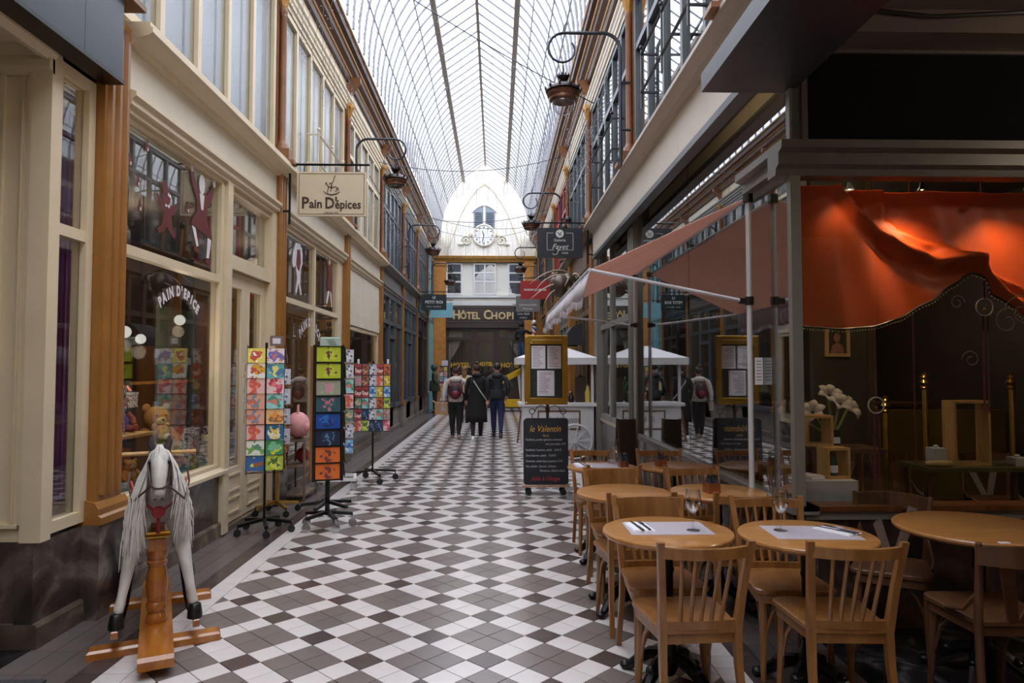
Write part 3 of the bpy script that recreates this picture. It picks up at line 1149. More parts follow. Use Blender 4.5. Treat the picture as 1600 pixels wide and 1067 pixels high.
# restaurant front facing the camera
vf = nwin('restaurant window facing the camera with an orange drape')
XE = 5.2
box('low_wall', XGR + 0.12, XE, YN, YN + 0.12, 0.0, SZ - 0.03, marble('dark_brown_marble', S(58, 46, 42), S(34, 26, 24), S(84, 70, 62), 2.5, 0.25), wr)
box('sill', XGR, XE, YN - 0.03, YN + 0.14, SZ - 0.03, SZ, wood('sill_wood', S(104, 60, 28), S(80, 44, 20)), vf)
box('rail', XGR + 0.04, XE, YN - 0.01, YN + 0.05, SZ - 0.085, SZ - 0.03, GREYP, vf)
box('pane', XGR + 0.05, 3.62, YN + 0.01, YN + 0.018, SZ, 2.84, GLASS, vf)
box('pane', 3.64, XE, YN + 0.01, YN + 0.018, SZ, 2.84, GLASS, vf)
# cornice over the window, black sign panel above it, dark soffit bands overhead
rt = ntrim('grey cornice above the orange drape window')
mb = MB()
mb.prism([(YN + 0.1, 2.82), (YN - 0.02, 2.82), (YN - 0.03, 2.86), (YN - 0.07, 2.88), (YN - 0.07, 2.95), (YN - 0.12, 2.97), (YN - 0.12, 3.02), (YN + 0.1, 3.02)], XGR - 0.12, XE, 'x')
mb.build('cornice', mat('taupe_paint', S(92, 84, 78), 0.4), rt)
mb = MB()
mb.prism([(XGR + 0.1, 2.82), (XGR - 0.02, 2.82), (XGR - 0.03, 2.86), (XGR - 0.07, 2.88), (XGR - 0.07, 2.95), (XGR - 0.12, 2.97), (XGR - 0.12, 3.02), (XGR + 0.1, 3.02)], YN + 0.1, YN + 0.7)
mb.build('cornice', mat('taupe_paint', S(92, 84, 78), 0.4), rt)
bp_ = ntrim('plain black sign panel above the orange drape window')
box('panel', XGR + 0.08, XE, YN - 0.03, YN + 0.05, 3.03, 3.60, BLACKM, bp_)
box('panel_frame', XGR + 0.045, XGR + 0.08, YN - 0.05, YN + 0.05, 3.03, 3.62, mat('taupe_paint', S(92, 84, 78)), bp_)
box('panel_frame', XGR + 0.08, XE, YN - 0.05, YN + 0.05, 3.60, 3.62, mat('taupe_paint', S(92, 84, 78)), bp_)
SOF = mat('brown_soffit', S(104, 90, 82), 0.5, 0, 0.08, 2)
box('soffit_board', XFR + 0.1, 6.5, 1.0, YN - 0.6, 3.86, 3.95, SOF, cl)
box('soffit_board', XFR + 0.1, 6.5, YN - 0.6, YN - 0.28, 3.76, 3.95, SOF, cl)
box('soffit_board', XFR + 0.1, 6.5, YN - 0.28, YN + 0.12, 3.62, 3.95, SOF, cl)
mb = MB()
mb.tube([(XFR + 0.5, YN - 0.31, 3.74), (2.6, YN - 0.31, 3.70), (3.2, YN - 0.31, 3.735), (4.6, YN - 0.31, 3.72)], 0.012, 6)
mb.build('cable', BLACK, cl, True)
# dark box beam running overhead from the camera towards the corner
bm_ = ntrim('dark box beam overhead, running towards the restaurant corner')
mb = MB()
mb.box(1.32, 1.90, 0.6, 4.30, 3.38, 3.50)
mb.build('beam', mat('charcoal_beam', S(44, 45, 52), 0.4, 0, 0.1, 3), bm_)
# enclosing walls of the forecourt behind the camera
wb = box('wall_back', -6.6, 6.6, -3.2, -3.0, 0, 7.2, CREAM)
tag(wb, 'cream wall behind the camera', kind='structure')
for nm, x0, x1 in (('wall_side_left', -6.7, -6.5), ('wall_side_right', 6.5, 6.7)):
    tag(box(nm, x0, x1, -3.0, 4.6, 0, 4.0, mat('dim_wall', S(120, 104, 88), 0.6)), 'side wall of the forecourt', kind='structure')
box('soffit_board', XFR + 0.1, 6.5, -3.0, 1.0, 3.86, 3.95, SOF, cl)
box('soffit_board', -6.5, -2.56, -3.0, 1.0, 3.50, 3.62, CREAM, cl)
box('upper_backing', UR, UR + 0.1, -3.0, 1.0, 3.9, 7.0, CREAM, wr)
box('upper_backing', UL - 0.1, UL, -3.0, 1.0, 3.5, 7.0, CREAM, wl)
box('end_strip', UL, UR, -3.0, 1.0, 7.0, 7.05, GLASS_R, roof)

# ------------------------------------------------------------------ end wall: hotel facade and white gable
we = struct('wall_end', 'hotel facade closing the passage')
Y = YE
box('upper_wall', -4.0, 3.0, Y + 0.02, Y + 0.25, 4.20, 11.0, WHITE, we)
box('lower_wall', -4.0, 3.0, Y + 0.35, Y + 0.5, 0, 4.2, DARKW, we)
# pointed projecting gable in the middle
mb = MB()
L = [(-1.95, 6.25), (-1.95, 6.6), (-1.75, 7.2), (-1.45, 8.0), (-1.1, 8.6), (-0.8, 9.0), (-0.48, 9.22), (-0.16, 9.0), (0.14, 8.6), (0.49, 8.0), (0.8, 7.2), (1.0, 6.6), (1.0, 6.25)]
mb.prism(L, Y - 0.10, Y + 0.02)
mb.build('gable_panel', WHITE, we)
mb = MB()
mb.tube([(p[0], Y - 0.10, p[1]) for p in L[1:-1]], 0.05, 6)
mb.build('gable_moulding', mat('ivory_moulding', S(226, 216, 196), 0.5), we, True)
# orange pilasters and beam
for x0, x1 in ((-2.55, -2.05), (1.16, 1.55)):
    box('pilaster', x0, x1, Y - 0.16, Y + 0.05, 0.0, 6.0, ORANGE_W, we)
    box('pilaster_cap', x0 - 0.04, x1 + 0.04, Y - 0.19, Y + 0.05, 5.82, 5.90, GOLDB, we)
    for z0, z1 in ((0.35, 1.0), (1.1, 3.2), (4.3, 5.75)):
        box('pilaster_panel', x0 + 0.08, x1 - 0.08, Y - 0.175, Y - 0.15, z0, z1, ORANGE_W, we)
moulding2 = MB()
moulding2.prism([(Y + 0.02, 5.98), (Y - 0.14, 5.98), (Y - 0.16, 6.05), (Y - 0.24, 6.12), (Y - 0.26, 6.22), (Y + 0.02, 6.25)], -2.6, 1.62, 'x')
moulding2.build('beam', GOLDB, we)
# first-floor windows
for k, (a, b) in enumerate(((-2.02, -1.42), (-0.90, -0.03), (0.52, 1.14))):
    w = nwin(('white window of the hotel next to the blue shop', 'white double window of the hotel under the clock', 'white window of the hotel beside the red sign')[k])
    us = [a, (a + b) / 2, b] if k == 1 else [a, b]
    grid_window(w, Y - 0.01, us, [4.68, 5.18, 5.55, 5.92], WHITEP, GLASS_U, 0.06, 0.10, 'x')
    box('dark_room', a + 0.03, b - 0.03, Y + 0.0, Y + 0.018, 4.7, 5.9, DARKROOM, w)  # dark sheet standing in for the unlit room
box('ledge', -2.05, 1.16, Y - 0.14, Y + 0.02, 4.52, 4.62, WHITEP, we)
box('ledge', -2.05, 1.16, Y - 0.10, Y + 0.02, 4.20, 4.34, WHITEP, we)
box('ledge', -2.05, 1.16, Y - 0.07, Y + 0.02, 4.34, 4.52, WHITE, we)
# hotel sign board
hs = thing('hotel_sign', 'brown fascia board with gold raised letters above the hotel door', 'sign', (0, Y, 0))
HB = mat('hotel_brown', S(70, 58, 54), 0.45, 0, 0.06, 3)
mb = MB()
mb.box(-2.05, 1.16, -0.12, 0.02, 3.44, 4.19)
mb.build('board', HB, hs)
mb = MB()
for z in (3.52, 4.11):
    mb.box(-1.98, 1.09, -0.135, -0.12, z - 0.012, z + 0.012)
for x in (-1.98, 1.09):
    mb.box(x - 0.012, x + 0.012, -0.135, -0.12, 3.532, 4.098)
mb.build('border', mat('hotel_brown_light', S(96, 82, 76), 0.45), hs)
LET = mat('cream_gold_letter', S(214, 196, 150), 0.4, 0.2, 0.05)
LSH = mat('gold_letter_edge', S(150, 110, 50), 0.4, 0.4, 0.05)
for mm, dx, dy, dz, ex in ((LSH, 0.025, -0.125, -0.02, 0.012), (LET, 0, -0.14, 0, 0.015)):
    text('lettering', 'H', 0.52, mm, hs, (-1.62 + dx, dy, 3.80 + dz), ext=ex, xs=0.85, bold=0.012)
    text('lettering', '\u00d4TEL', 0.40, mm, hs, (-1.07 + dx, dy, 3.765 + dz), ext=ex, xs=0.85, bold=0.01)
    text('lettering', 'C', 0.52, mm, hs, (-0.36 + dx, dy, 3.80 + dz), ext=ex, xs=0.85, bold=0.012)
    text('lettering', 'HOPIN', 0.40, mm, hs, (0.42 + dx, dy, 3.765 + dz), ext=ex, xs=0.95, bold=0.01, space=1.12)
# ground floor of the hotel
box('lintel', -2.05, 1.16, Y - 0.16, Y + 0.02, 3.28, 3.44, HB, we)
hw = nwin('hotel window with tied back curtains, next to the orange pilaster and postcard rack')
grid_window(hw, Y + 0.02, [-2.02, -0.95], [0.75, 2.85, 3.24], DARKW, GLASS, 0.10, 0.12, 'x')
hw2 = nwin('hotel window with tied back curtains, beside the yellow lift')
grid_window(hw2, Y + 0.02, [0.08, 1.12], [0.75, 2.85, 3.24], DARKW, GLASS, 0.10, 0.12, 'x')
for x0, x1 in ((-2.0, -0.97), (0.1, 1.1)):
    box('panel', x0, x1, Y - 0.02, Y + 0.06, 0.05, 0.70, DARKW, we)
d2 = struct('door_2', 'brown glazed hotel door under the sign')
grid_window(d2, Y + 0.03, [-0.82, -0.05], [0.45, 2.72, 3.20], DARKW, GLASS, 0.12, 0.12, 'x')
box('door_leaf', -0.76, -0.11, Y, Y + 0.05, 0.05, 0.40, DARKW, d2)
box('post', -0.95, -0.88, Y - 0.03, Y + 0.08, 0, 3.28, HB, we)
box('post', 0.0, 0.07, Y - 0.03, Y + 0.08, 0, 3.28, HB, we)
GOLDL = mat('gold_window_letter', S(214, 172, 60), 0.35, 0.5, 0.05)
for nm, x, par in (('l', -1.45, hw), ('c', -0.43, d2), ('r', 0.60, hw2)):
    text('lettering', 'HOTEL', 0.26 if nm != 'c' else 0.20, GOLDL, par, (x, Y - 0.055, 1.75 if nm != 'c' else 1.80), ext=0.006, bold=0.01)
CURT = mat('pale_curtain', S(176, 160, 146), 0.8, 0, 0.1, 8)
def tied_curtain(x0, sgn, w, par, z0=0.9, z1=3.2, y=Y + 0.12):
    n, m_ = 9, 14
    mb = MB()
    v = []
    for j in range(m_ + 1):
        t = j / m_
        z = z1 - (z1 - z0) * t
        ww = w * (1 - 0.88 * min(1, t / 0.55) ** 1.6) if t < 0.55 else w * (0.12 + 0.10 * (t - 0.55))
        for i in range(n + 1):
            u = i / n
            v.append((x0 + sgn * ww * u, y + 0.015 * sin(u * 20), z))
    f = [(j * (n + 1) + i, j * (n + 1) + i + 1, (j + 1) * (n + 1) + i + 1, (j + 1) * (n + 1) + i) for j in range(m_) for i in range(n)]
    o = len(v)
    v2 = [(p[0], p[1] + 0.006, p[2]) for p in v]
    mb.add(v + v2, f + [tuple(k + o for k in reversed(q)) for q in f])
    return mb.build('curtain', CURT, par, True)
tied_curtain(-1.95, 1, 0.62, hw)
tied_curtain(1.06, -1, 0.62, hw2)
hl = mat('hotel_lobby', S(60, 40, 30), 0.7, 0, 0.2, 2)
box('lobby_wall', -4.0, 3.0, Y + 2.2, Y + 2.3, 0, 3.4, hl, we)
# shuttered attic window and clock
sw = nwin('arched attic window with grey louvred shutters above the clock')
GREYB = mat('shutter_grey', S(134, 144, 156), 0.5, 0, 0.06)
for a, b in ((-0.92, -0.52), (-0.45, -0.05)):
    top = lambda x: 8.28 - 0.22 * ((x + 0.485) / 0.45) ** 2
    mb = MB()
    mb.prism([(a, 7.40), (b, 7.40), (b, top(b)), ((a + b) / 2, top((a + b) / 2)), (a, top(a))], Y - 0.14, Y - 0.10)
    mb.build('shutter_leaf', GREYB, sw)
    for i in range(9):
        z = 7.46 + i * 0.08
        if z + 0.04 < min(top(a), top(b)):
            mb = MB()
            mb.bar((a + 0.05, Y - 0.15, z), (b - 0.05, Y - 0.15, z), 0.045, 0.012, up=(0, -0.6, 0.8))
            mb.build('slat', SLATE, sw)
mb = MB()
mb.tube([(x / 20 * 1.02 - 0.995, Y - 0.14, 8.33 - 0.22 * ((x / 20 * 1.02 - 0.995 + 0.485) / 0.45) ** 2) for x in range(21)], 0.04, 6)
mb.build('arch_moulding', WHITE, sw, True)
box('mullion', -0.525, -0.445, Y - 0.16, Y - 0.10, 7.4, 8.28, WHITEP, sw)
ck = thing('wall_clock', 'round white clock with black hands and plaster scrolls on the gable', 'clock', (-0.50, Y - 0.12, 7.08))
mb = MB()
mb.lathe([(0.0, 0.0), (0.47, 0.0), (0.47, -0.06), (0.43, -0.09), (0.41, -0.07), (0.41, -0.05), (0, -0.05)], (0, 0, 0), 36, 'y')
mb.build('case', mat('ivory_moulding', S(214, 200, 172)), ck, True)
mb = MB()
mb.lathe([(0.0, -0.052), (0.40, -0.052), (0.40, -0.058), (0, -0.058)], (0, 0, 0), 36, 'y')
mb.build('dial', WHITEP, ck)
for k in range(12):
    t = k * pi / 6
    mb = MB()
    mb.bar((0.30 * sin(t), -0.064, 0.30 * cos(t)), (0.37 * sin(t), -0.064, 0.37 * cos(t)), 0.03, 0.008, up=(0, 1, 0))
    mb.build('hour_mark', BLACK, ck)
for ln, a, w in ((0.20, -22, 0.04), (0.31, 194, 0.03)):
    t = radians(a)
    mb = MB()
    mb.bar((0, -0.072, 0), (ln * sin(t), -0.072, ln * cos(t)), w, 0.008, up=(0, 1, 0), w2=w * 0.5)
    mb.build('hand', BLACK, ck)
for sgn in (-1, 1):
    mb = MB()
    pts = []
    for i in range(26):
        t = i / 25 * 3.4 * pi
        r = 0.22 * (1 - i / 30)
        pts.append((sgn * (0.72 + r * cos(t)), -0.02, -0.22 + r * sin(t)))
    mb.tube(pts, 0.03, 6)
    mb.ball((sgn * 0.95, -0.02, -0.35), (0.12, 0.04, 0.08), 8, 5)
    mb.ball((sgn * 0.58, -0.02, 0.05), (0.10, 0.04, 0.12), 8, 5)
    mb.build('scroll', mat('ivory_moulding', S(214, 200, 172)), ck, True)
# ------------------------------------------------------------------ shop interiors on the left
INT = mat('shop_interior_brown', S(70, 48, 34), 0.6, 0, 0.2, 2)
INTC = mat('shop_interior_ceiling', S(84, 78, 72), 0.8, 0, 0.1, 2)
wi = struct('room_shell_shops', 'inner walls of the shops on the left')
box('shop_floor', -5.2, XGL - 0.05, 4.2, 15.4, 0.0, 0.04, INT, wi)
box('shop_ceiling', -5.2, XGL - 0.06, 4.2, 15.4, 3.46, 3.52, INTC, wi)
box('back_wall', -5.3, -5.2, 4.2, 15.4, 0, 3.5, INT, wi)
box('side_wall', -5.2, XGL - 0.05, 15.36, 15.42, 0, 3.5, INT, wi)
box('side_wall', -6.4, -4.2, YNL, YNL + 0.08, 0, 3.5, CREAM, wi)
box('partition', -5.2, XGL - 0.05, 11.80, 11.86, 0, 3.5, mat('ochre_wall', S(150, 112, 48), 0.7, 0, 0.1), wi)
box('shop_floor', -4.2, XGL - 0.05, 15.5, YE, 0.0, 0.04, INT, wi)
box('shop_ceiling', -4.2, XGL - 0.06, 15.5, YE, 3.44, 3.52, INTC, wi)
for a, b, c in ((15.5, 18.98, S(110, 98, 84)), (18.98, 22.4, S(126, 112, 88)), (22.4, 25.9, S(64, 60, 52)), (25.9, YE, S(150, 140, 118))):
    box('back_wall', -4.3, -4.2, a, b, 0, 3.5, mat('shop_wall_%d' % int(a), c, 0.7, 0, 0.25, 1.5), wi)
    box('partition', -4.2, XGL - 0.06, b - 0.04, b, 0, 3.5, mat('shop_wall_%d' % int(a), c), wi)
# yellow wall panel behind window 3
box('display_panel', -3.6, -3.55, 11.9, 15.3, 0.3, 2.4, mat('yellow_panel', S(140, 104, 44), 0.6, 0, 0.25, 1.2), wi)
# display platform of the toy shop
PLANK = mat('whitewashed_boards', S(176, 170, 162), 0.5, 0, 0.08, 3)
GREENM = mat('green_mat', S(36, 92, 58), 0.9, 0, 0.15, 20, 0.3, 200)
pf = struct('floor_display', 'whitewashed plank platform of the toy shop window')
n = 0
for i in range(6):
    x0 = -2.78 - i * 0.16
    box('plank', x0 - 0.155, x0, 4.86, 7.75, 0.62, 0.66, PLANK, pf)
for i in range(3):
    x0 = -2.78 - i * 0.16
    box('plank', x0 - 0.155, x0, 8.5, 11.7, 0.40, 0.44, PLANK, pf)
for i in range(4):
    x0 = -2.80 - i * 0.16
    box('plank', x0 - 0.155, x0, 4.14, 4.82, 0.62, 0.66, PLANK, pf)
tag(box('green_display_mat', -3.69, -2.84, 4.95, 7.6, 0.661, 0.672, GREENM), 'green felt mat under the toys in the shop window', 'mat')
box('green_wall_panel', -3.75, -3.70, 7.6, 9.2, 0.7, 2.3, mat('sage_panel', S(86, 94, 78), 0.7, 0, 0.15, 6), wi)
box('gold_rail', -3.70, -3.68, 7.0, 9.2, 1.44, 1.47, GOLDB, wi)
box('brown_shelf_post', -3.62, -3.30, 8.30, 8.42, 0.1, 2.4, wood('cherry_wood', S(128, 74, 36), S(100, 54, 26)), wi)
for z in (0.9, 1.3, 1.7, 2.1):
    box('shelf_board', -4.42, -3.8, 6.70, 6.78, z, z + 0.03, wood('cherry_wood', S(128, 74, 36), S(100, 54, 26)), wi)
box('side_panel', -4.42, -4.38, 6.66, 6.70, 0.1, 2.4, wood('cherry_wood', S(128, 74, 36), S(100, 54, 26)), wi)
# stage block with shelf
stg = thing('display_stand', 'dark display stand carrying the large patterned gift box in the toy window', 'display stand', (-3.2, 5.75, 0.672))
mb = MB()
mb.box(-0.16, 0.20, -0.30, 0.32, 0.0, 0.36)
mb.build('body', mat('dark_stand', S(54, 42, 38), 0.6), stg)
mb = MB()
mb.box(-0.18, 0.22, -0.32, 0.34, 0.36, 0.385)
mb.build('shelf_top', LIGHTW, stg)
GIFT = card_mat('patterned_gift_paper', S(196, 194, 204), S(60, 84, 88), S(44, 46, 66), 3, 26)
def gift(loc, sx, sy, sz, label, m=GIFT, rot=0.0, lid=True):
    t = thing('gift_box', label, 'box', loc, rot, 'gift boxes in the toy window')
    mb = MB()
    mb.box(-sx / 2, sx / 2, -sy / 2, sy / 2, 0, sz * (0.86 if lid else 1))
    mb.build('box_body', m, t)
    if lid:
        mb = MB()
        mb.box(-sx / 2 - 0.006, sx / 2 + 0.006, -sy / 2 - 0.006, sy / 2 + 0.006, sz * 0.86, sz)
        mb.build('lid', m, t)
    return t
gift((-3.10, 5.64, 1.058), 0.10, 0.30, 0.40, 'large white patterned gift box on the dark display stand', rot=0.3)
gift((-3.0, 6.80, 0.672), 0.13, 0.12, 0.16, 'lower green and white gift box of a pair on the green mat')
gift((-3.0, 6.80, 0.834), 0.12, 0.11, 0.14, 'upper green and white gift box of a pair on the green mat')
gift((-3.15, 7.18, 0.672), 0.12, 0.12, 0.32, 'tall white patterned gift box behind the cream teddy bears', rot=0.3)
gift((-3.05, 7.42, 0.672), 0.10, 0.12, 0.32, 'white and red gift box at the far edge of the green mat', card_mat('red_gift_paper', S(206, 200, 204), S(110, 60, 60), S(60, 60, 80), 9, 24))
rg = gift((-3.50, 6.47, 1.24), 0.2, 0.22, 0.14, 'white gift box tied with a coral bow', card_mat('white_gift_paper', S(216, 210, 208), S(200, 190, 190), S(60, 60, 80), 5, 30))
mb = MB()
for k in range(7):
    a = k * 2 * pi / 7
    mb.tube([(0, 0, 0.14), (0.06 * cos(a), 0.06 * sin(a), 0.19), (0.09 * cos(a), 0.09 * sin(a), 0.15)], [0.012, 0.02, 0.012], 6)
mb.build('bow', mat('coral_ribbon', S(214, 96, 88), 0.5), rg, True)
tag(box('display_plinth', -3.62, -3.38, 6.34, 6.60, 0.672, 1.239, mat('dark_stand', S(54, 42, 38))), 'dark block under the gift box with the coral bow', 'display stand')

def bear(loc, s, m, rot, label, kind='teddy_bear', cat='teddy bear', muzzle=None, shirt=None):
    t = thing(kind, label, cat, loc, rot, 'soft toys in the toy window')
    muzzle = muzzle or m
    mb = MB()
    mb.ball((0, 0, 0.17), (0.115, 0.10, 0.15), 12, 8)
    mb.build('body', shirt or m, t, True)
    mb = MB()
    mb.ball((0, -0.01, 0.385), (0.105, 0.095, 0.10), 12, 8)
    hd = mb.build('head', m, t, True)
    mb = MB()
    mb.ball((0, -0.095, 0.36), (0.045, 0.04, 0.035), 8, 6)
    mb.build('muzzle', muzzle, hd, True)
    mb = MB()
    mb.ball((0, -0.135, 0.37), 0.012, 6, 4)
    mb.build('nose', BLACK, hd, True)
    for sx in (-1, 1):
        mb = MB()
        mb.ball((sx * 0.085, 0.0, 0.47), (0.038, 0.022, 0.038), 8, 6)
        mb.build('ear', m, hd, True)
        mb = MB()
        mb.ball((sx * 0.04, -0.092, 0.405), 0.010, 6, 4)
        mb.build('eye', BLACK, hd, True)
        mb = MB()
        mb.tube([(sx * 0.09, -0.01, 0.27), (sx * 0.16, -0.05, 0.19), (sx * 0.15, -0.11, 0.13)], [0.045, 0.042, 0.035], 8)
        mb.ball((sx * 0.15, -0.115, 0.125), 0.038, 8, 5)
        mb.build('arm', m, t, True)
        mb = MB()
        mb.tube([(sx * 0.06, -0.02, 0.06), (sx * 0.11, -0.12, 0.055), (sx * 0.13, -0.19, 0.06)], [0.055, 0.052, 0.045], 8)
        mb.ball((sx * 0.13, -0.20, 0.075), (0.045, 0.035, 0.055), 8, 5)
        mb.build('leg', m, t, True)
    t.scale = (s, s, s)
    return t
PL_HONEY = mat('honey_plush', S(176, 132, 72), 0.95, 0, 0.2, 60, 0.3, 200)
PL_BROWN = mat('brown_plush', S(126, 76, 42), 0.95, 0, 0.2, 60, 0.3, 200)
PL_RED = mat('rust_plush', S(150, 78, 52), 0.95, 0, 0.2, 60, 0.3, 200)
PL_CREAM = mat('cream_plush', S(206, 192, 160), 0.95, 0, 0.15, 60, 0.3, 200)
PL_WHITE = mat('white_plush', S(198, 190, 184), 0.95, 0, 0.15, 60, 0.3, 200)
RB = 0.9
bear((-3.42, 6.98, 0.672), 1.15, PL_HONEY, RB, 'honey coloured teddy bear in a navy jumper, tallest on the mat', muzzle=PL_CREAM, shirt=mat('navy_knit', S(40, 44, 66), 0.9))
bear((-3.10, 6.42, 0.672), 0.85, PL_HONEY, RB + 0.3, 'small tan teddy bear in front of the honey bear', muzzle=PL_CREAM)
bear((-3.22, 5.95, 1.058), 0.58, PL_RED, RB, 'rust red teddy bear on the display stand by the gift box', muzzle=PL_CREAM)
bear((-2.93, 7.03, 0.672), 0.55, PL_CREAM, RB + 0.2, 'cream teddy bear beside the stacked green boxes')
bear((-2.90, 7.30, 0.672), 0.40, PL_CREAM, RB - 0.2, 'smaller cream teddy bear with a yellow bow at the mat edge', shirt=mat('yellow_knit', S(206, 180, 110), 0.9))
bear((-3.08, 5.18, 0.672), 0.85, PL_BROWN, RB, 'brown and tan plush dog at the left end of the toy window', 'plush_dog', 'plush toy', muzzle=PL_CREAM, shirt=PL_WHITE)
bear((-2.92, 5.56, 0.672), 0.42, PL_HONEY, RB, 'tiny honey plush between dog and display stand', muzzle=PL_CREAM)
# white pony plush and purple curtain in the narrow window
PURP = mat('purple_drape', S(128, 56, 126), 0.7, 0, 0.12, 4)
mb = MB()
v = []
for j in range(9):
    z = 0.70 + j * 0.34
    for i in range(15):
        u = i / 14
        v.append((-2.95 + 0.025 * sin(u * 30) - 0.10 * u, 4.56 + 0.40 * u, z))
nf = [(j * 15 + i, j * 15 + i + 1, (j + 1) * 15 + i + 1, (j + 1) * 15 + i) for j in range(8) for i in range(14)]
o_ = len(v)
mb.add(v + [(p[0] - 0.01, p[1], p[2]) for p in v], nf + [tuple(k + o_ for k in reversed(q)) for q in nf])
tag(mb.build('purple_curtain', PURP, None, True), 'purple curtain hanging inside the narrow toy shop window', 'curtain')
pp = thing('plush_pony', 'shaggy white plush pony behind the narrow toy shop window', 'plush toy', (-3.0, 4.30, 0.66), 1.0)
mb = MB()
mb.ball((0, 0, 0.22), (0.13, 0.17, 0.12), 12, 8)
mb.ball((0, -0.16, 0.38), (0.075, 0.09, 0.11), 10, 7)
mb.ball((0, -0.24, 0.33), (0.05, 0.06, 0.05), 8, 6)
mb.build('body', PL_WHITE, pp, True)
for sx, sy in ((-1, -1), (1, -1), (-1, 1), (1, 1)):
    mb = MB()
    mb.tube([(sx * 0.07, sy * 0.11, 0.2), (sx * 0.08, sy * 0.12, 0.0)], [0.05, 0.04], 8)
    mb.build('leg', PL_WHITE, pp, True)
mb = MB()
for k in range(22):
    a = rnd.random() * 2 * pi
    mb.tube([(0.05 * cos(a), -0.10 + 0.07 * sin(a), 0.45), (0.11 * cos(a), -0.08 + 0.11 * sin(a), 0.36), (0.13 * cos(a), -0.06 + 0.13 * sin(a), 0.22)], [0.02, 0.022, 0.008], 5)
mb.build('mane', PL_WHITE, pp, True)['kind'] = 'stuff'
# pendant globes and strings of small bulbs inside the toy shop
GLOBE = emit('warm_globe', (1.0, 0.93, 0.82, 1), 1.0)
for k, (x, y, z, r) in enumerate(((-3.1, 5.77, 1.91, 0.05), (-3.3, 7.19, 2.11, 0.055), (-3.2, 6.22, 1.87, 0.045))):
    t = thing('pendant_lamp', ('white globe lamp nearest the ochre pilaster in the toy window', 'white globe lamp hanging farthest back in the toy window', 'small white globe lamp between the two other globes')[k], 'lamp', (x, y, z), 0, 'globe lamps in the toy window')
    mb = MB()
    mb.ball((0, 0, 0), r, 12, 8)
    mb.build('globe', GLOBE, t, True)
    mb = MB()
    mb.tube([(0, 0, r), (0, 0, 3.44 - z)], 0.004, 5)
    mb.build('cord', BLACK, t)
    lamp('globe_light', (x, y, z - 0.12), 9, (1.0, 0.80, 0.58), 0.06)
lamp('shop_light', (-4.2, 7.6, 3.1), 26, (1.0, 0.78, 0.55), 0.15)
lamp('shop_light', (-3.6, 10.2, 3.1), 16, (1.0, 0.80, 0.6), 0.15)
lamp('shop_light', (-3.1, 13.6, 2.2), 14, (1.0, 0.78, 0.45), 0.1)
lamp('shop_light', (-3.4, 17.2, 3.0), 14, (1.0, 0.85, 0.65), 0.15)
lamp('shop_light', (-3.4, 20.6, 3.0), 14, (1.0, 0.85, 0.65), 0.15)
lamp('shop_light', (-3.4, 27.0, 3.0), 10, (1.0, 0.85, 0.65), 0.15)
lamp('lobby_light', (-0.5, YE + 1.3, 2.9), 110, (1.0, 0.70, 0.42), 0.2)
FRMT = mat('gold_ornament', S(190, 146, 56), 0.3, 0.8, 0.15, 10)
# shelf with toy figures seen in the window facing the camera
sh = thing('wall_shelf', 'wooden shelf with gilt mirror behind the window facing the camera', 'shelf', (-3.5, 4.75, 0))
for z in (0.75, 1.05, 1.5):
    mb = MB()
    mb.box(-0.6, 0.12, -0.2, 0.0, z, z + 0.03)
    mb.build('board', wood('cherry_wood', S(128, 74, 36), S(100, 54, 26)), sh)
mb = MB()
mb.box(-0.6, 0.12, 0.0, 0.04, 0.6, 2.4)
mb.build('back_board', mat('ochre_wall', S(150, 112, 48)), sh)
gm = thing('gilt_mirror', 'ornate gilt framed mirror seen through the window facing the camera', 'mirror', (-3.40, 4.70, 1.95))
mb = MB()
mb.tube([(0.17 * cos(a * pi / 12), 0, 0.24 * sin(a * pi / 12)) for a in range(24)], 0.03, 6, closed=True)
for a in range(12):
    mb.ball((0.2 * cos(a * pi / 6), 0, 0.27 * sin(a * pi / 6)), 0.035, 6, 5)
mb.build('frame', FRMT, gm, True)
mb = MB()
mb.lathe([(0, 0), (1, 0), (1, 0.01), (0, 0.01)], (0, 0, 0), 20, 'y')
mi_ = mb.build('mirror_glass', CHROME, gm)
mi_.scale = (0.16, 1, 0.23)
lamp('shelf_light', (-3.3, 4.6, 3.2), 8, (1.0, 0.78, 0.5), 0.08)

# ------------------------------------------------------------------ stickers and lettering on the toy shop glass
RED_ST = mat('dark_red_sticker', S(96, 34, 36), 0.5)
WHT_ST = mat('white_sticker', S(216, 212, 214), 0.5)
XS = XGL + 0.032
def flat(t, name, m, pts, off=0.0):
    """outline (y, z) cut from thin film on the glass"""
    mb = MB()
    mb.prism(pts, XS + off, XS + off + 0.002, 'x')
    return mb.build(name, m, t)
def blob(cy_, cz, ry, rz, n=16):
    return [(cy_ + ry * cos(2 * pi * i / n), cz + rz * sin(2 * pi * i / n)) for i in range(n)]
gs = thing('gingerbread_sticker', 'dark red gingerbread figure sticker with a white bow on the upper pane', 'sticker')
flat(gs, 'body', RED_ST, [(5.50, 2.94), (5.40, 2.98), (5.30, 3.06), (5.27, 3.02), (5.38, 2.90), (5.48, 2.84), (5.42, 2.68), (5.33, 2.62), (5.36, 2.57), (5.47, 2.62), (5.56, 2.69), (5.66, 2.62), (5.76, 2.58), (5.79, 2.63), (5.70, 2.70), (5.66, 2.84), (5.74, 2.89), (5.83, 2.99), (5.79, 3.04), (5.68, 2.97), (5.62, 2.94)])
flat(gs, 'head', RED_ST, blob(5.52, 3.05, 0.11, 0.10), 0.001)
flat(gs, 'hat', RED_ST, [(5.44, 3.08), (5.62, 3.10), (5.46, 3.24), (5.40, 3.20)], 0.0035)
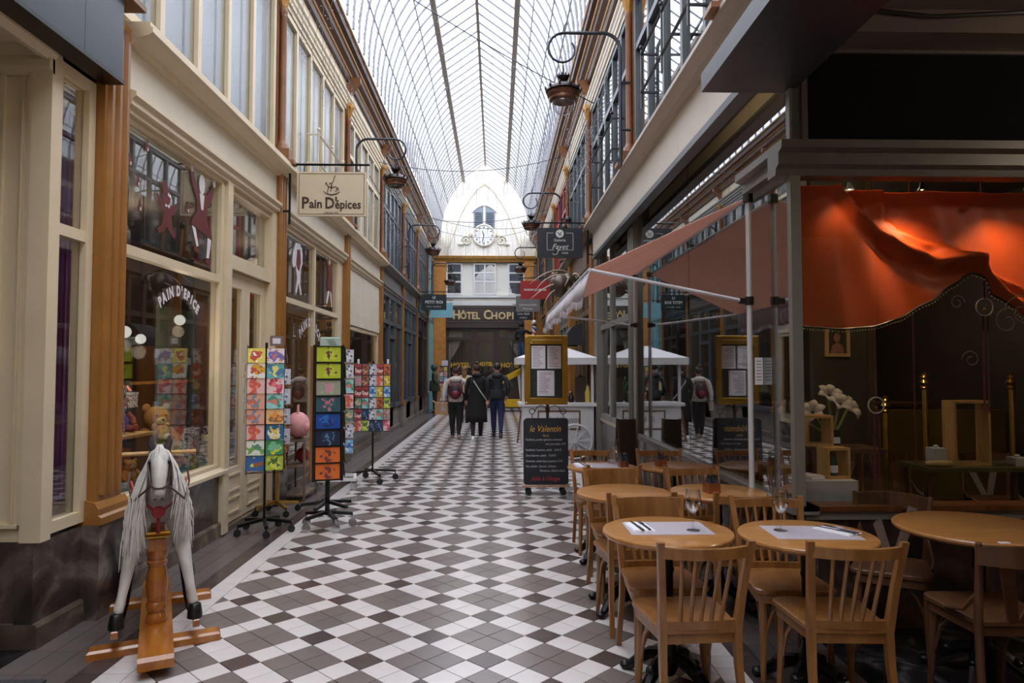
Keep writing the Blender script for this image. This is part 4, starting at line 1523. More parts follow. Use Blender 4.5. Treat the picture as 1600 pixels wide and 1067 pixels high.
flat(gs, 'bow', WHT_ST, [(5.50, 2.965), (5.50, 2.925), (5.55, 2.945), (5.60, 2.925), (5.60, 2.965), (5.55, 2.95)], 0.003)
flat(gs, 'eye', WHT_ST, blob(5.57, 3.09, 0.018, 0.022), 0.004)
flat(gs, 'eye', WHT_ST, blob(5.61, 3.08, 0.014, 0.022), 0.004)
gs.scale = (1, 0.68, 0.66)
gs.location = (0, 5.55 * 0.32, 2.87 * 0.34)
jk = thing('jester_sticker', 'dark red and white dancing figure sticker with raised arms on the upper pane', 'sticker')
flat(jk, 'body', RED_ST, [(6.10, 3.10), (5.98, 3.25), (5.96, 3.34), (6.02, 3.34), (6.08, 3.22), (6.30, 3.20), (6.40, 3.28), (6.42, 3.34), (6.47, 3.32), (6.42, 3.20), (6.32, 3.08), (6.32, 2.96), (6.42, 2.84), (6.44, 2.78), (6.34, 2.82), (6.22, 2.84), (6.08, 2.86), (5.99, 2.88), (6.04, 2.95), (6.10, 3.0)])
flat(jk, 'head', WHT_ST, blob(6.19, 3.27, 0.06, 0.09), 0.002)
flat(jk, 'collar', WHT_ST, [(6.14, 3.18), (6.24, 3.18), (6.22, 3.04), (6.18, 3.04)], 0.003)
flat(jk, 'hand', WHT_ST, blob(5.985, 3.38, 0.03, 0.05), 0.002)
flat(jk, 'hand', WHT_ST, blob(6.455, 3.36, 0.03, 0.05), 0.002)
flat(jk, 'stocking', WHT_ST, [(6.0, 2.86), (6.07, 2.85), (6.14, 2.70), (6.10, 2.69)], 0.002)
flat(jk, 'stocking', WHT_ST, [(6.33, 2.81), (6.41, 2.80), (6.36, 2.62), (6.31, 2.62)], 0.002)
flat(jk, 'shoe', RED_ST, blob(6.10, 2.665, 0.05, 0.028), 0.003)
flat(jk, 'shoe', RED_ST, blob(6.34, 2.595, 0.05, 0.03), 0.003)
for k, (y, z, ty) in enumerate(((4.98, 3.10, 0), (5.10, 2.98, 1), (5.22, 3.28, 0), (5.13, 2.80, 1), (5.92, 2.97, 1))):
    t = thing('drop_sticker', ('small red drop sticker by the pilaster, highest on the upper pane', 'small red drop sticker lowest left on the upper pane', 'red drop sticker hanging above the gingerbread figure', 'white edged red streak sticker left of the gingerbread figure', 'tiny red sticker between the two figures')[k], 'sticker', group='drop stickers on the toy window')
    flat(t, 'drop', RED_ST, [(y - 0.03, z), (y, z + 0.08), (y + 0.03, z), (y, z - 0.03)])
    flat(t, 'glint', WHT_ST, blob(y + 0.008, z, 0.008, 0.014), 0.002)
s3 = thing('white_figure_sticker', 'tall white outlined figure sticker on the near upper light of the second window', 'sticker')
flat(s3, 'outline', WHT_ST, [(8.95, 3.0), (8.98, 3.15), (9.10, 3.28), (9.30, 3.30), (9.42, 3.18), (9.42, 3.05), (9.34, 2.95), (9.32, 2.75), (9.40, 2.62), (9.34, 2.61), (9.25, 2.76), (9.16, 2.61), (9.10, 2.62), (9.18, 2.82), (9.10, 2.98), (9.0, 2.93)])
flat(s3, 'jacket', RED_ST, [(9.12, 3.0), (9.16, 3.2), (9.30, 3.22), (9.34, 3.05), (9.26, 2.92), (9.18, 2.94)], 0.002)
s4 = thing('red_figure_sticker', 'red figure sticker with white stockings on the far upper light of the second window', 'sticker')
flat(s4, 'body', RED_ST, [(10.85, 3.2), (10.75, 3.3), (10.78, 3.36), (10.92, 3.26), (11.0, 3.26), (11.1, 3.2), (11.15, 3.05), (11.10, 2.9), (11.12, 2.82), (10.85, 2.84), (10.82, 2.95), (10.88, 3.1)])
flat(s4, 'stocking', WHT_ST, [(10.85, 2.84), (10.95, 2.84), (10.80, 2.62), (10.74, 2.64)], 0.002)
flat(s4, 'stocking', WHT_ST, [(10.98, 2.84), (11.06, 2.84), (11.14, 2.60), (11.08, 2.60)], 0.002)
flat(s4, 'head', WHT_ST, blob(10.93, 3.33, 0.05, 0.07), 0.002)
flat(s4, 'cuff', WHT_ST, blob(10.74, 3.36, 0.04, 0.04), 0.002)
def arc_text(name, body, label, y0, y1, zc, rise, size):
    t = thing(name, label, 'lettering')
    n = len(body)
    for i, ch in enumerate(body):
        if ch == ' ':
            continue
        u = i / (n - 1)
        y = y0 + (y1 - y0) * u
        z = zc + rise * (1 - (2 * u - 1) ** 2)
        sl = math.atan2(-rise * 4 * (2 * u - 1), (y1 - y0))
        tt = text('letter', ch, size, WHT_ST, t, (XS + 0.002, y, z), ext=0.001, bold=0.006, xs=0.8)
        tt.rotation_euler = Matrix.Rotation(0, 3, 'X').to_euler()
        M_ = Matrix(((0, 0, 1), (1, 0, 0), (0, 1, 0))).to_4x4()
        R_ = Matrix.Rotation(sl, 4, 'Z')
        tt.rotation_euler = (M_ @ R_).to_euler()
    return t
arc_text('window_lettering', "PAIN D'EPICE", 'white arched lettering on the large toy shop window', 5.47, 6.14, 2.13, 0.12, 0.115)
arc_text('window_lettering', "PAIN D'EPICE", 'white arched lettering on the second toy shop window', 9.35, 10.35, 2.08, 0.18, 0.17)
# ------------------------------------------------------------------ hanging shop signs
def hang_sign(name, label, y, side, x0, x1, z0, z1, bm, border=None, zbar=None, drop=True, y_t=0.03):
    """sign board at right angles to the wall on an iron bracket; x0 < x1"""
    t = thing(name, label, 'sign', (0, y, 0), 0, 'hanging shop signs')
    b = MB()
    b.box(x0, x1, -y_t / 2, y_t / 2, z0, z1)
    b.build('board', bm, t)
    xw = XPI + 0.0 if side < 0 else XFR
    zb = z1 + 0.09
    b = MB()
    xi = x0 if side < 0 else x1            # edge next to the wall
    xo = x1 if side < 0 else x0
    xs_ = xi + side * 0.09
    k = 0.03 * side
    b.tube([(xs_, 0, z0 - 0.10), (xs_, 0, zb - 0.05), (xs_ - side * 0.02, 0, zb - 0.015), (xs_ - side * 0.06, 0, zb), (xo - side * 0.04, 0, zb)], 0.014, 8)
    for z in (z1 - 0.02, z0 + 0.06):
        b.tube([(xs_, 0, z), (xw + side * 0.05, 0, z)], 0.012, 6)
    b.build('bracket', IRON, t, True)['kind'] = 'stuff'
    for x in (x0 + 0.08, x1 - 0.08):
        b = MB()
        b.tube([(x, 0, z1 - 0.005), (x, 0, zb)], 0.006, 5)
        b.build('hanger', IRON, t)
    if border:
        b = MB()
        i = 0.025
        for z in (z0 + i, z1 - i):
            b.box(x0 + i, x1 - i, -y_t / 2 - 0.002, -y_t / 2, z - 0.003, z + 0.003)
        for x in (x0 + i, x1 - i):
            b.box(x - 0.003, x + 0.003, -y_t / 2 - 0.002, -y_t / 2, z0 + i, z1 - i)
        b.build('border_line', border, t)
    return t
SIGN_C = mat('sign_cream', S(204, 190, 162), 0.45, 0, 0.03)
TXT_BR = mat('sign_brown_text', S(58, 36, 28), 0.5)
YS = 8.22
sp = hang_sign('hanging_sign', 'cream hanging sign with brown lettering and a rocking horse emblem', YS, -1, -2.40, -1.57, 3.44, 3.98, SIGN_C, TXT_BR)
fy = -0.018
text('lettering', "P", 0.20, TXT_BR, sp, (-2.30, fy, 3.592), bold=0.004, xs=0.9, ext=0.002)
text('lettering', "ain", 0.15, TXT_BR, sp, (-2.172, fy, 3.585), bold=0.003, xs=0.92, ext=0.002)
text('lettering', "D'", 0.19, TXT_BR, sp, (-1.99, fy, 3.592), bold=0.004, xs=0.85, ext=0.002)
text('lettering', "\u00e9pices", 0.15, TXT_BR, sp, (-1.787, fy, 3.578), bold=0.003, xs=0.84, ext=0.002)
text('lettering', "DEPUIS 1972", 0.032, TXT_BR, sp, (-1.985, fy, 3.478), ext=0.001)
# emblem: small rocking horse with a rider, in thin brown strokes
mb = MB()
mb.tube([(-2.085, fy, 3.745), (-2.05, fy, 3.715), (-1.985, fy, 3.698), (-1.92, fy, 3.712), (-1.885, fy, 3.738)], [0.003, 0.006, 0.007, 0.006, 0.003], 6)
for L_ in ([(-2.04, 3.85), (-2.06, 3.835), (-2.035, 3.82), (-2.02, 3.79), (-2.035, 3.74), (-2.03, 3.715)],
           [(-2.02, 3.80), (-1.98, 3.785), (-1.94, 3.80), (-1.92, 3.775), (-1.935, 3.73)],
           [(-1.98, 3.785), (-1.985, 3.83), (-1.965, 3.865), (-1.955, 3.91), (-1.94, 3.935)],
           [(-2.015, 3.83), (-1.985, 3.845)], [(-1.985, 3.83), (-1.99, 3.76), (-2.0, 3.74)], [(-1.92, 3.79), (-1.90, 3.77), (-1.905, 3.75)]):
    mb.tube([(a, fy, b) for a, b in L_], 0.005, 5)
mb.build('emblem', TXT_BR, sp)['kind'] = 'stuff'
DGREEN = mat('sign_dark_green', S(24, 40, 44), 0.4, 0, 0.05)
WTXT = mat('sign_white_text', S(214, 212, 206), 0.5)
lp = hang_sign('hanging_sign', 'dark green hanging sign with three lines of white lettering', 22.0, -1, -2.40, -1.60, 3.50, 4.00, DGREEN)
text('lettering', 'LE', 0.11, WTXT, lp, (-2.0, fy, 3.90), ext=0.002, bold=0.002)
text('lettering', 'PETIT ROI', 0.13, WTXT, lp, (-2.0, fy, 3.75), ext=0.002, bold=0.003)
text('lettering', 'Livres - dessin\u00e9es', 0.065, WTXT, lp, (-2.0, fy, 3.61), ext=0.002)
bl = hang_sign('hanging_sign', 'plain light blue hanging sign behind the dark green sign', 25.5, -1, -2.45, -1.62, 3.52, 4.08, SKYBLUE)
NAVYS = mat('sign_navy', S(22, 27, 38), 0.4, 0, 0.05)
gf = hang_sign('hanging_sign', 'navy hanging sign with white lettering, thin frame and round emblem', 11.72, 1, 0.71, 1.50, 3.52, 4.04, NAVYS)
text('lettering', 'Galerie', 0.07, WTXT, gf, (1.10, fy, 3.825), ext=0.002)
text('lettering', 'Fayet', 0.13, WTXT, gf, (1.10, fy, 3.71), ext=0.002, shear=0.35)
text('lettering', 'PARIS', 0.045, WTXT, gf, (1.19, fy, 3.60), ext=0.002)
mb = MB()
for a, b in (((0.88, 3.95), (0.99, 3.95)), ((1.21, 3.95), (1.33, 3.95)), ((0.88, 3.95), (0.88, 3.655)), ((1.33, 3.95), (1.33, 3.655)), ((0.88, 3.655), (1.0, 3.655)), ((1.08, 3.655), (1.33, 3.655))):
    mb.bar((a[0], fy, a[1]), (b[0], fy, b[1]), 0.006, 0.004, up=(0, 1, 0))
mb.build('border_line', WTXT, gf)['kind'] = 'stuff'
mb = MB()
mb.tube([(1.06, fy, 3.70), (1.075, fy, 3.64), (1.05, fy, 3.58), (1.0, fy, 3.57), (0.975, fy, 3.60)], 0.006, 5)
mb.build('flourish', WTXT, gf)
mb = MB()
mb.lathe([(0.0, -0.018), (0.07, -0.018), (0.07, -0.016), (0, -0.016)], (1.10, 0, 3.94), 20, 'y')
em = mb.build('emblem', WTXT, gf)
mb = MB()
mb.tube([(1.06, -0.021, 3.96), (1.10, -0.021, 3.935), (1.13, -0.021, 3.97)], 0.006, 5)
mb.tube([(1.08, -0.021, 3.90), (1.10, -0.021, 3.935), (1.13, -0.021, 3.905)], 0.006, 5)
mb.build('emblem_lines', NAVYS, em)['kind'] = 'stuff'
REDS = mat('sign_red', S(158, 30, 28), 0.45, 0, 0.05)
rs_ = hang_sign('hanging_sign', 'red hanging sign with white capitals, above the grey sign', 19.0, 1, 0.68, 1.50, 3.55, 4.06, REDS)
text('lettering', 'MAISON ICI ARION', 0.075, WTXT, rs_, (1.09, fy, 3.81), ext=0.002, bold=0.003, xs=0.95)
text('lettering', '\u2014', 0.05, WTXT, rs_, (1.09, fy, 3.75), ext=0.002)
GREYS = mat('sign_grey', S(112, 110, 108), 0.45, 0, 0.05)
gs2 = hang_sign('hanging_sign', 'grey hanging sign with white lettering, between red and black signs', 22.6, 1, 0.66, 1.46, 3.50, 4.02, GREYS)
text('lettering', 'DIAMANTIFERE', 0.085, WTXT, gs2, (1.06, fy, 3.72), ext=0.002)
text('lettering', 'Min\u00e9raux', 0.09, WTXT, gs2, (1.06, fy, 3.60), ext=0.002)
cf = hang_sign('hanging_sign', 'small black hanging sign of the hairdresser, farthest on the restaurant side', 25.9, 1, 0.68, 1.40, 3.46, 3.96, NAVYS)
text('lettering', 'Line Style', 0.12, WTXT, cf, (1.04, fy, 3.70), ext=0.002, shear=0.3)
text('lettering', 'Coiffeur', 0.09, WTXT, cf, (1.04, fy, 3.55), ext=0.002)

# ------------------------------------------------------------------ wall lanterns
def wall_lantern(loc, sgn, label):
    """bracket mounted on a column; sgn = direction in x from the wall towards the passage"""
    t = thing('wall_lantern', label, 'lantern', loc, 0, 'bracket lanterns along the passage')
    st = 0.12
    mb = MB()
    pts = [(sgn * st, 0, 4.02), (sgn * st, 0, 5.42)] + [(sgn * (st + 0.20 - 0.20 * cos(radians(a))), 0, 5.42 + 0.20 * sin(radians(a))) for a in range(15, 91, 15)]
    pts += [(sgn * 0.80, 0, 5.62)]
    cx, cz, r0 = 0.80, 5.42, 0.20
    for i in range(1, 15):
        a = radians(90 - i * 22)
        rr = r0 * (1 - i / 15 * 0.38)
        pts.append((sgn * (cx + rr * cos(a)), 0, cz + rr * sin(a)))
    # finish the scroll inside the curl
    mb.tube(pts, [0.022] * 2 + [0.022] * 6 + [0.02] + [0.019 - 0.0006 * i for i in range(14)], 8)
    mb.build('bracket_arm', IRON_G, t, True)
    for z in (4.45, 5.02):
        mb = MB()
        mb.tube([(0, 0, z), (sgn * st, 0, z)], 0.018, 6)
        mb.build('wall_stay', IRON_G, t)
    mb = MB()
    mb.tube([(sgn * 0.80, 0, 5.62), (sgn * 0.79, 0, 5.68), (sgn * 0.76, 0, 5.76)], [0.014, 0.010, 0.003], 6)
    mb.build('finial', IRON_G, t, True)
    X_ = sgn * 0.80
    zt = 5.22
    mb = MB()
    mb.tube([(X_, 0, zt), (X_, 0, zt - 0.12)], 0.009, 6)
    mb.build('hanger', IRON_G, t)
    mb = MB()
    zb = zt - 0.12
    mb.lathe([(0.012, 0), (0.075, -0.015), (0.06, -0.05), (0.035, -0.075), (0.06, -0.10), (0.14, -0.125), (0.205, -0.17), (0.215, -0.20), (0.19, -0.205)], (X_, 0, zb), 16)
    for k in range(10):
        a = k * 2 * pi / 10
        mb.lathe([(0.0, -0.03), (0.018, 0.0), (0.0, 0.045)], (X_ + 0.21 * cos(a), 0.21 * sin(a), zb - 0.165), 5)
        mb.lathe([(0.0, -0.01), (0.011, 0.0), (0.0, 0.035)], (X_ + 0.07 * cos(a), 0.07 * sin(a), zb - 0.005), 5)
    mb.build('crown', mat('dark_bronze', S(52, 46, 46), 0.35, 0.7, 0.15, 14), t, 60)
    mb = MB()
    mb.lathe([(0.19, -0.205), (0.20, -0.225), (0.185, -0.26), (0.17, -0.27), (0.168, -0.30), (0.15, -0.315), (0.135, -0.31)], (X_, 0, zb), 20)
    mb.build('shade_ring', COPPER, t, True)
    mb = MB()
    mb.lathe([(0.135, -0.31), (0.14, -0.34), (0.125, -0.40), (0.085, -0.45), (0.03, -0.475), (0.0, -0.478)], (X_, 0, zb), 18)
    mb.build('glass_bowl', GLASS_W, t, True)
    return t
for i, (y, s_, lab) in enumerate(((11.85, 1, 'copper wall lantern on the toy shop side, just past the cream sign'), (19.0, 1, 'copper wall lantern above the slate grey shop fronts'),
                                  (25.9, 1, 'copper wall lantern on the blue shop side, nearest the hotel'), (8.0, -1, 'largest copper wall lantern, high on the restaurant side'),
                                  (15.45, -1, 'copper wall lantern on the restaurant side above the navy sign'), (22.45, -1, 'small copper wall lantern in front of the hotel pilaster'))):
    wall_lantern((UL + 0.06 if s_ > 0 else UR - 0.06, y, 0), s_, lab)

# ------------------------------------------------------------------ strings of icicle lights across the passage
WIRE = mat('light_wire', S(96, 94, 100), 0.5)
BULB = mat('clear_bulb', S(214, 214, 222), 0.2)
def light_string(label, A, B, sag, nd, dmin, dmax, seed):
    r = random.Random(seed)
    A, B = Vector(A), Vector(B)
    t = thing('light_string', label, 'string lights', tuple((A + B) / 2), 0, 'icicle light strings')
    C0 = (A + B) / 2
    def P(u):
        p = A.lerp(B, u) - C0
        p.z -= sag * 4 * u * (1 - u)
        return p
    mb = MB()
    mb.tube([P(i / 24) for i in range(25)], 0.008, 5)
    mb.build('main_wire', IRON_G, t)
    mb = MB()
    mb2 = MB()
    for k in range(nd):
        p = P((k + 0.5) / nd)
        ln = r.uniform(dmin, dmax)
        pts = [p]
        q = p.copy()
        m_ = max(3, int(ln / 0.10))
        for j in range(m_):
            q = q + Vector((r.uniform(-0.03, 0.03), r.uniform(-0.02, 0.02), -ln / m_))
            pts.append(q.copy())
            e = q + Vector((r.choice((-1, 1)) * 0.03, 0, 0.015))
            mb.tube([q, e], 0.0022, 3)
            mb2.ball(e, 0.007, 5, 3)
        mb.tube(pts, 0.0032, 3)
    mb.build('icicle_wire', WIRE, t)['kind'] = 'stuff'
    mb2.build('bulb', BULB, t)['kind'] = 'stuff'
    return t
light_string('icicle light string sagging across the passage nearest the camera', (-2.33, 7.6, 6.72), (1.40, 9.6, 5.40), 0.10, 30, 0.25, 1.1, 1)
light_string('icicle light string crossing before the copper lantern on the toy shop side', (-2.36, 13.6, 5.75), (1.40, 14.6, 6.2), 0.25, 28, 0.2, 0.9, 2)
light_string('icicle light string in the middle of the far half of the passage', (-2.36, 17.4, 5.6), (1.40, 18.2, 5.9), 0.3, 26, 0.2, 0.9, 3)
light_string('icicle light string hanging close before the clock gable', (-2.36, 21.4, 6.5), (1.40, 22.0, 6.3), 0.3, 26, 0.3, 1.0, 4)
light_string('icicle light string nearest the hotel facade', (-2.34, 25.2, 6.80), (1.42, 25.0, 6.82), 0.35, 26, 0.3, 1.0, 5)
light_string('icicle lights running along the upper windows over the toy shop', (-2.40, 4.6, 6.35), (-2.40, 11.4, 6.35), 0.1, 24, 0.2, 0.9, 6)
light_string('icicle lights along the cornice by the restaurant lantern', (1.42, 8.4, 5.35), (1.42, 13.5, 5.35), 0.15, 24, 0.2, 0.8, 7)
light_string('icicle lights along the upper windows past the cream shops', (-2.42, 13.0, 5.3), (-2.42, 22.0, 5.3), 0.15, 30, 0.2, 0.9, 8)
# ------------------------------------------------------------------ postcard racks
def spider_base(t, n, r, m, z=0.10, caster=True, rot=0.3, cm=RUBBER, wr_=0.035, name='foot'):
    for k in range(n):
        a = rot + 2 * pi * k / n
        mb = MB()
        mb.bar((0.02 * cos(a), 0.02 * sin(a), z + 0.03), (r * cos(a), r * sin(a), z), 0.035, 0.03)
        f = mb.build(name, m, t)
        if caster:
            mb = MB()
            mb.tube([(r * cos(a), r * sin(a), z), (r * cos(a), r * sin(a), wr_)], 0.008, 6)
            mb.lathe([(0.010, -0.012), (wr_, -0.012), (wr_, 0.012), (0.010, 0.012)], (r * cos(a), r * sin(a), wr_), 12, 'y')
            mb.build('caster', cm, f, True)
CARD_N = [0]
PALETTE = {
    'yellow': (S(226, 212, 90), S(200, 80, 60), S(240, 240, 230)), 'white and yellow': (S(226, 226, 220), S(214, 170, 50), S(190, 80, 70)),
    'white and violet': (S(222, 214, 216), S(116, 106, 176), S(206, 120, 100)), 'teal': (S(92, 170, 180), S(70, 120, 160), S(230, 220, 120)),
    'pink': (S(224, 180, 174), S(206, 90, 90), S(230, 150, 70)), 'rose': (S(226, 196, 196), S(190, 60, 90), S(230, 120, 130)),
    'salmon': (S(220, 160, 138), S(196, 110, 90), S(120, 140, 160)), 'aqua': (S(150, 206, 206), S(60, 150, 120), S(214, 120, 110)),
    'peach': (S(228, 184, 130), S(150, 110, 70), S(230, 150, 60)), 'night blue': (S(32, 100, 140), S(226, 220, 190), S(220, 190, 70)),
    'white and green': (S(222, 228, 216), S(120, 170, 80), S(90, 140, 120)), 'green': (S(60, 140, 90), S(206, 206, 70), S(120, 190, 150)),
    'blue with yellow moon': (S(46, 100, 160), S(230, 210, 90), S(150, 90, 60)), 'lime': (S(168, 190, 60), S(210, 214, 90), S(80, 110, 60)),
    'acid green': (S(176, 190, 40), S(190, 204, 60), S(110, 50, 60)), 'grey green': (S(150, 156, 132), S(170, 176, 150), S(206, 140, 160)),
    'dark teal': (S(46, 84, 92), S(60, 100, 104), S(190, 110, 130)), 'deep blue': (S(24, 70, 150), S(40, 110, 190), S(20, 44, 100)),
    'midnight': (S(24, 32, 62), S(36, 48, 84), S(90, 130, 160)), 'orange': (S(214, 108, 40), S(204, 98, 36), S(110, 60, 60)),
    'grey and white': (S(196, 196, 208), S(90, 96, 120), S(230, 230, 236)), 'red': (S(176, 60, 60), S(226, 190, 180), S(110, 40, 50)),
    'brown red': (S(150, 74, 60), S(206, 160, 130), S(90, 50, 44)), 'dusty green': (S(130, 150, 120), S(90, 110, 96), S(206, 190, 150)),
    'sky blue': (S(120, 176, 214), S(220, 226, 230), S(60, 110, 170)), 'golden': (S(206, 176, 40), S(150, 110, 40), S(230, 214, 120)),
}
CM = {}
def cmat(c):
    if c not in CM:
        CM[c] = card_mat('postcard_' + c.replace(' ', '_'), *PALETTE[c], len(CM) + 1, 13, 3.4)
    return CM[c]
CARDS = {}
def card(par_loc, par_rot, lx, ly, lz, w, h, colr, label, face=0.0, tilt=0.10, group='postcards'):
    key = (w, h, colr)
    if key not in CARDS:
        mb = MB()
        mb.cbox(-w / 2, w / 2, -h / 2, h / 2, -0.0015, 0.0015, 0.0006)
        CARDS[key] = mb.mesh('postcard', cmat(colr))
    R = Matrix.Rotation(par_rot, 4, 'Z')
    p = R @ Vector((lx, ly, 0))
    o = obj('postcard', CARDS[key], None, (par_loc[0] + p.x, par_loc[1] + p.y, lz + h / 2))
    o.rotation_euler = (Matrix.Rotation(par_rot + face, 4, 'Z') @ Matrix.Rotation(pi / 2 - tilt, 4, 'X')).to_euler()
    tag(o, label, 'postcard', group)
    return o
NTH = ['first', 'second', 'third', 'fourth', 'fifth', 'sixth', 'seventh']
ORD = ['top', 'second', 'third', 'fourth', 'fifth', 'sixth', 'seventh', 'bottom']

# rack 1: two columns of square cards, black foot with casters, plus a brass-footed rack behind it
L1, R1 = (-2.27, 6.81, 0), 0.30
r1 = thing('postcard_rack', 'black wire postcard spinner with square illustrated cards, nearest the shop door', 'card rack', L1, R1, 'postcard spinners')
spider_base(r1, 5, 0.26, IRON, rot=-pi / 2 + 0.1)
mb = MB()
mb.tube([(0, 0, 0.10), (0, 0, 1.86)], 0.013, 8)
mb.build('pole', IRON, r1)
for k in range(9):
    z = 0.60 + k * 0.148
    mb = MB()
    mb.tube([(-0.17, -0.12, z), (0.17, -0.12, z), (0.17, 0.12, z), (-0.17, 0.12, z)], 0.004, 5, closed=True)
    mb.tube([(-0.17, -0.12, z), (0.17, 0.12, z)], 0.003, 4)
    mb.build('wire_tier', IRON, r1)['kind'] = 'stuff'
for x in (-0.17, 0.0, 0.17):
    for y in (-0.12, 0.12):
        mb = MB()
        mb.tube([(x, y, 0.58), (x, y, 1.83)], 0.004, 5)
        mb.build('wire_upright', IRON, r1)
tgg = MB()
tgg.cbox(0.03, 0.16, -0.012, 0.0, 1.83, 1.93, 0.01)
tgo = tgg.build('price_plate', mat('taupe_plate', S(120, 104, 98), 0.5), r1)
tgg = MB()
tgg.box(0.055, 0.13, -0.016, -0.013, 1.85, 1.905)
tgg.build('price_label', PAPER, tgo)
c1 = ['yellow', 'white and yellow', 'pink', 'salmon', 'salmon', 'pink', 'white and green', 'blue with yellow moon']
c2 = ['white and violet', 'teal', 'rose', 'aqua', 'peach', 'night blue', 'green', 'lime']
for i in range(8):
    z = 1.66 - i * 0.148
    card(L1, R1, -0.088, -0.142, z, 0.16, 0.14, c1[i], '%s square card, %s row of the door side column, nearest spinner' % (c1[i], ORD[i]), group='square cards on the nearest spinner')
    card(L1, R1, 0.088, -0.142, z, 0.16, 0.14, c2[i], '%s square card, %s row of the passage side column, nearest spinner' % (c2[i], ORD[i]), group='square cards on the nearest spinner')
    cc = ['grey and white', 'red', 'dusty green', 'sky blue', 'brown red', 'grey and white', 'pink', 'golden'][i]
    card(L1, R1, 0.192, -0.05, z, 0.10, 0.14, cc, '%s card edge-on, %s row of the side face, nearest spinner' % (cc, ORD[i]), face=pi / 2, group='side cards on the nearest spinner')
    card(L1, R1, -0.192, -0.04, z, 0.10, 0.14, cc, '%s card on the shop side face, %s row, nearest spinner' % (cc, ORD[i]), face=-pi / 2, group='side cards on the nearest spinner')
L1b = (-2.42, 7.68, 0)
r1b = thing('postcard_rack', 'brass footed card stand half hidden behind the nearest spinner', 'card rack', L1b, 0.2, 'postcard spinners')
spider_base(r1b, 4, 0.24, BRASS, rot=0.5)
mb = MB()
mb.tube([(0, 0, 0.10), (0, 0, 1.70)], 0.020, 8)
mb.build('pole', BRASS, r1b)
for k in range(5):
    mb = MB()
    mb.box(-0.15, 0.15, -0.035, 0.035, 0.75 + k * 0.22, 0.76 + k * 0.22)
    mb.build('tray', BRASS, r1b)
for k in range(4):
    card(L1b, 0.2, 0.07, -0.045, 0.77 + k * 0.22, 0.12, 0.17, 'grey and white', 'grey and white card, %s level of the brass card stand' % NTH[k], group='cards on the brass stand')

# rack 2: black cabinet rack with a wooden side, wide landscape cards; five-armed black base
L2, R2 = (-1.70, 6.99, 0), 0.32
r2 = thing('postcard_rack', 'tall black card cabinet with orange wooden side panel on a wheeled base', 'card rack', L2, R2, 'postcard spinners')
for zz, rr, rt_ in ((0.13, 0.25, -pi / 2 + 0.25), (0.235, 0.26, 0.4)):
    spider_base(r2, 5, rr, BLACK, z=zz, rot=rt_, caster=(zz < 0.2), cm=CHROME if zz < 0.2 else RUBBER, wr_=0.042, name='foot')
mb = MB()
mb.tube([(0, 0, 0.13), (0, 0, 0.52)], 0.024, 10)
mb.build('pole', BLACK, r2)
mb = MB()
mb.box(-0.14, 0.14, -0.12, 0.12, 0.50, 1.83)
cab = mb.build('cabinet_core', BLACK, r2)
for x in (-0.15, 0.125):
    mb = MB()
    mb.box(x - 0.012, x + 0.012, -0.155, -0.12, 0.49, 1.84)
    mb.build('frame_upright', BLACK, r2)
mb = MB()
mb.box(-0.175, -0.142, -0.11, 0.08, 0.50, 1.83)
mb.build('wooden_side', wood('orange_wood', S(184, 116, 52), S(160, 96, 40)), r2)
for k in range(9):
    mb = MB()
    mb.box(-0.138, 0.113, -0.150, -0.12, 0.495 + k * 0.166, 0.503 + k * 0.166)
    mb.build('shelf_lip', BLACK, r2)
mb = MB()
mb.cbox(-0.09, 0.11, -0.03, -0.015, 1.83, 1.925, 0.01)
pl_ = mb.build('sign_plate', mat('mint_plate', S(176, 196, 182), 0.5), r2)
mb = MB()
for q, (x0, x1, z) in enumerate(((-0.03, 0.045, 1.893), (-0.01, 0.06, 1.872), (0.0, 0.07, 1.852))):
    mb.tube([(x0 + (x1 - x0) * i / 14, -0.032, z + 0.006 * sin(i * 1.9 + q)) for i in range(15)], 0.0018, 4)
mb.build('handwriting', TXT_BR, pl_)['kind'] = 'stuff'
cc2 = ['acid green', 'acid green', 'grey green', 'dark teal', 'deep blue', 'midnight', 'orange', 'orange']
nm2 = ['acid green card with two gnomes, top row', 'acid green card with a tiny figure, second row', 'grey green card with a pink moon, third row', 'dark teal card with a pink fish, fourth row', 'deep blue card, fifth row', 'midnight blue card with a tree, sixth row', 'orange card with a purple hat, seventh row', 'orange card, bottom row']
cc3 = ['dusty green', 'lime', 'dusty green', 'lime', 'golden', 'brown red', 'golden', 'grey and white']
for i in range(8):
    z = 1.672 - i * 0.166
    card(L2, R2, -0.012, -0.142, z, 0.235, 0.150, cc2[i], nm2[i] + ' of the black cabinet', tilt=0.06, group='landscape cards in the black cabinet')
    card(L2, R2, 0.160, 0.0, z, 0.19, 0.150, cc3[i], '%s card on the passage side of the black cabinet, %s row' % (cc3[i], ORD[i]), face=pi / 2, tilt=0.06, group='side cards of the black cabinet')

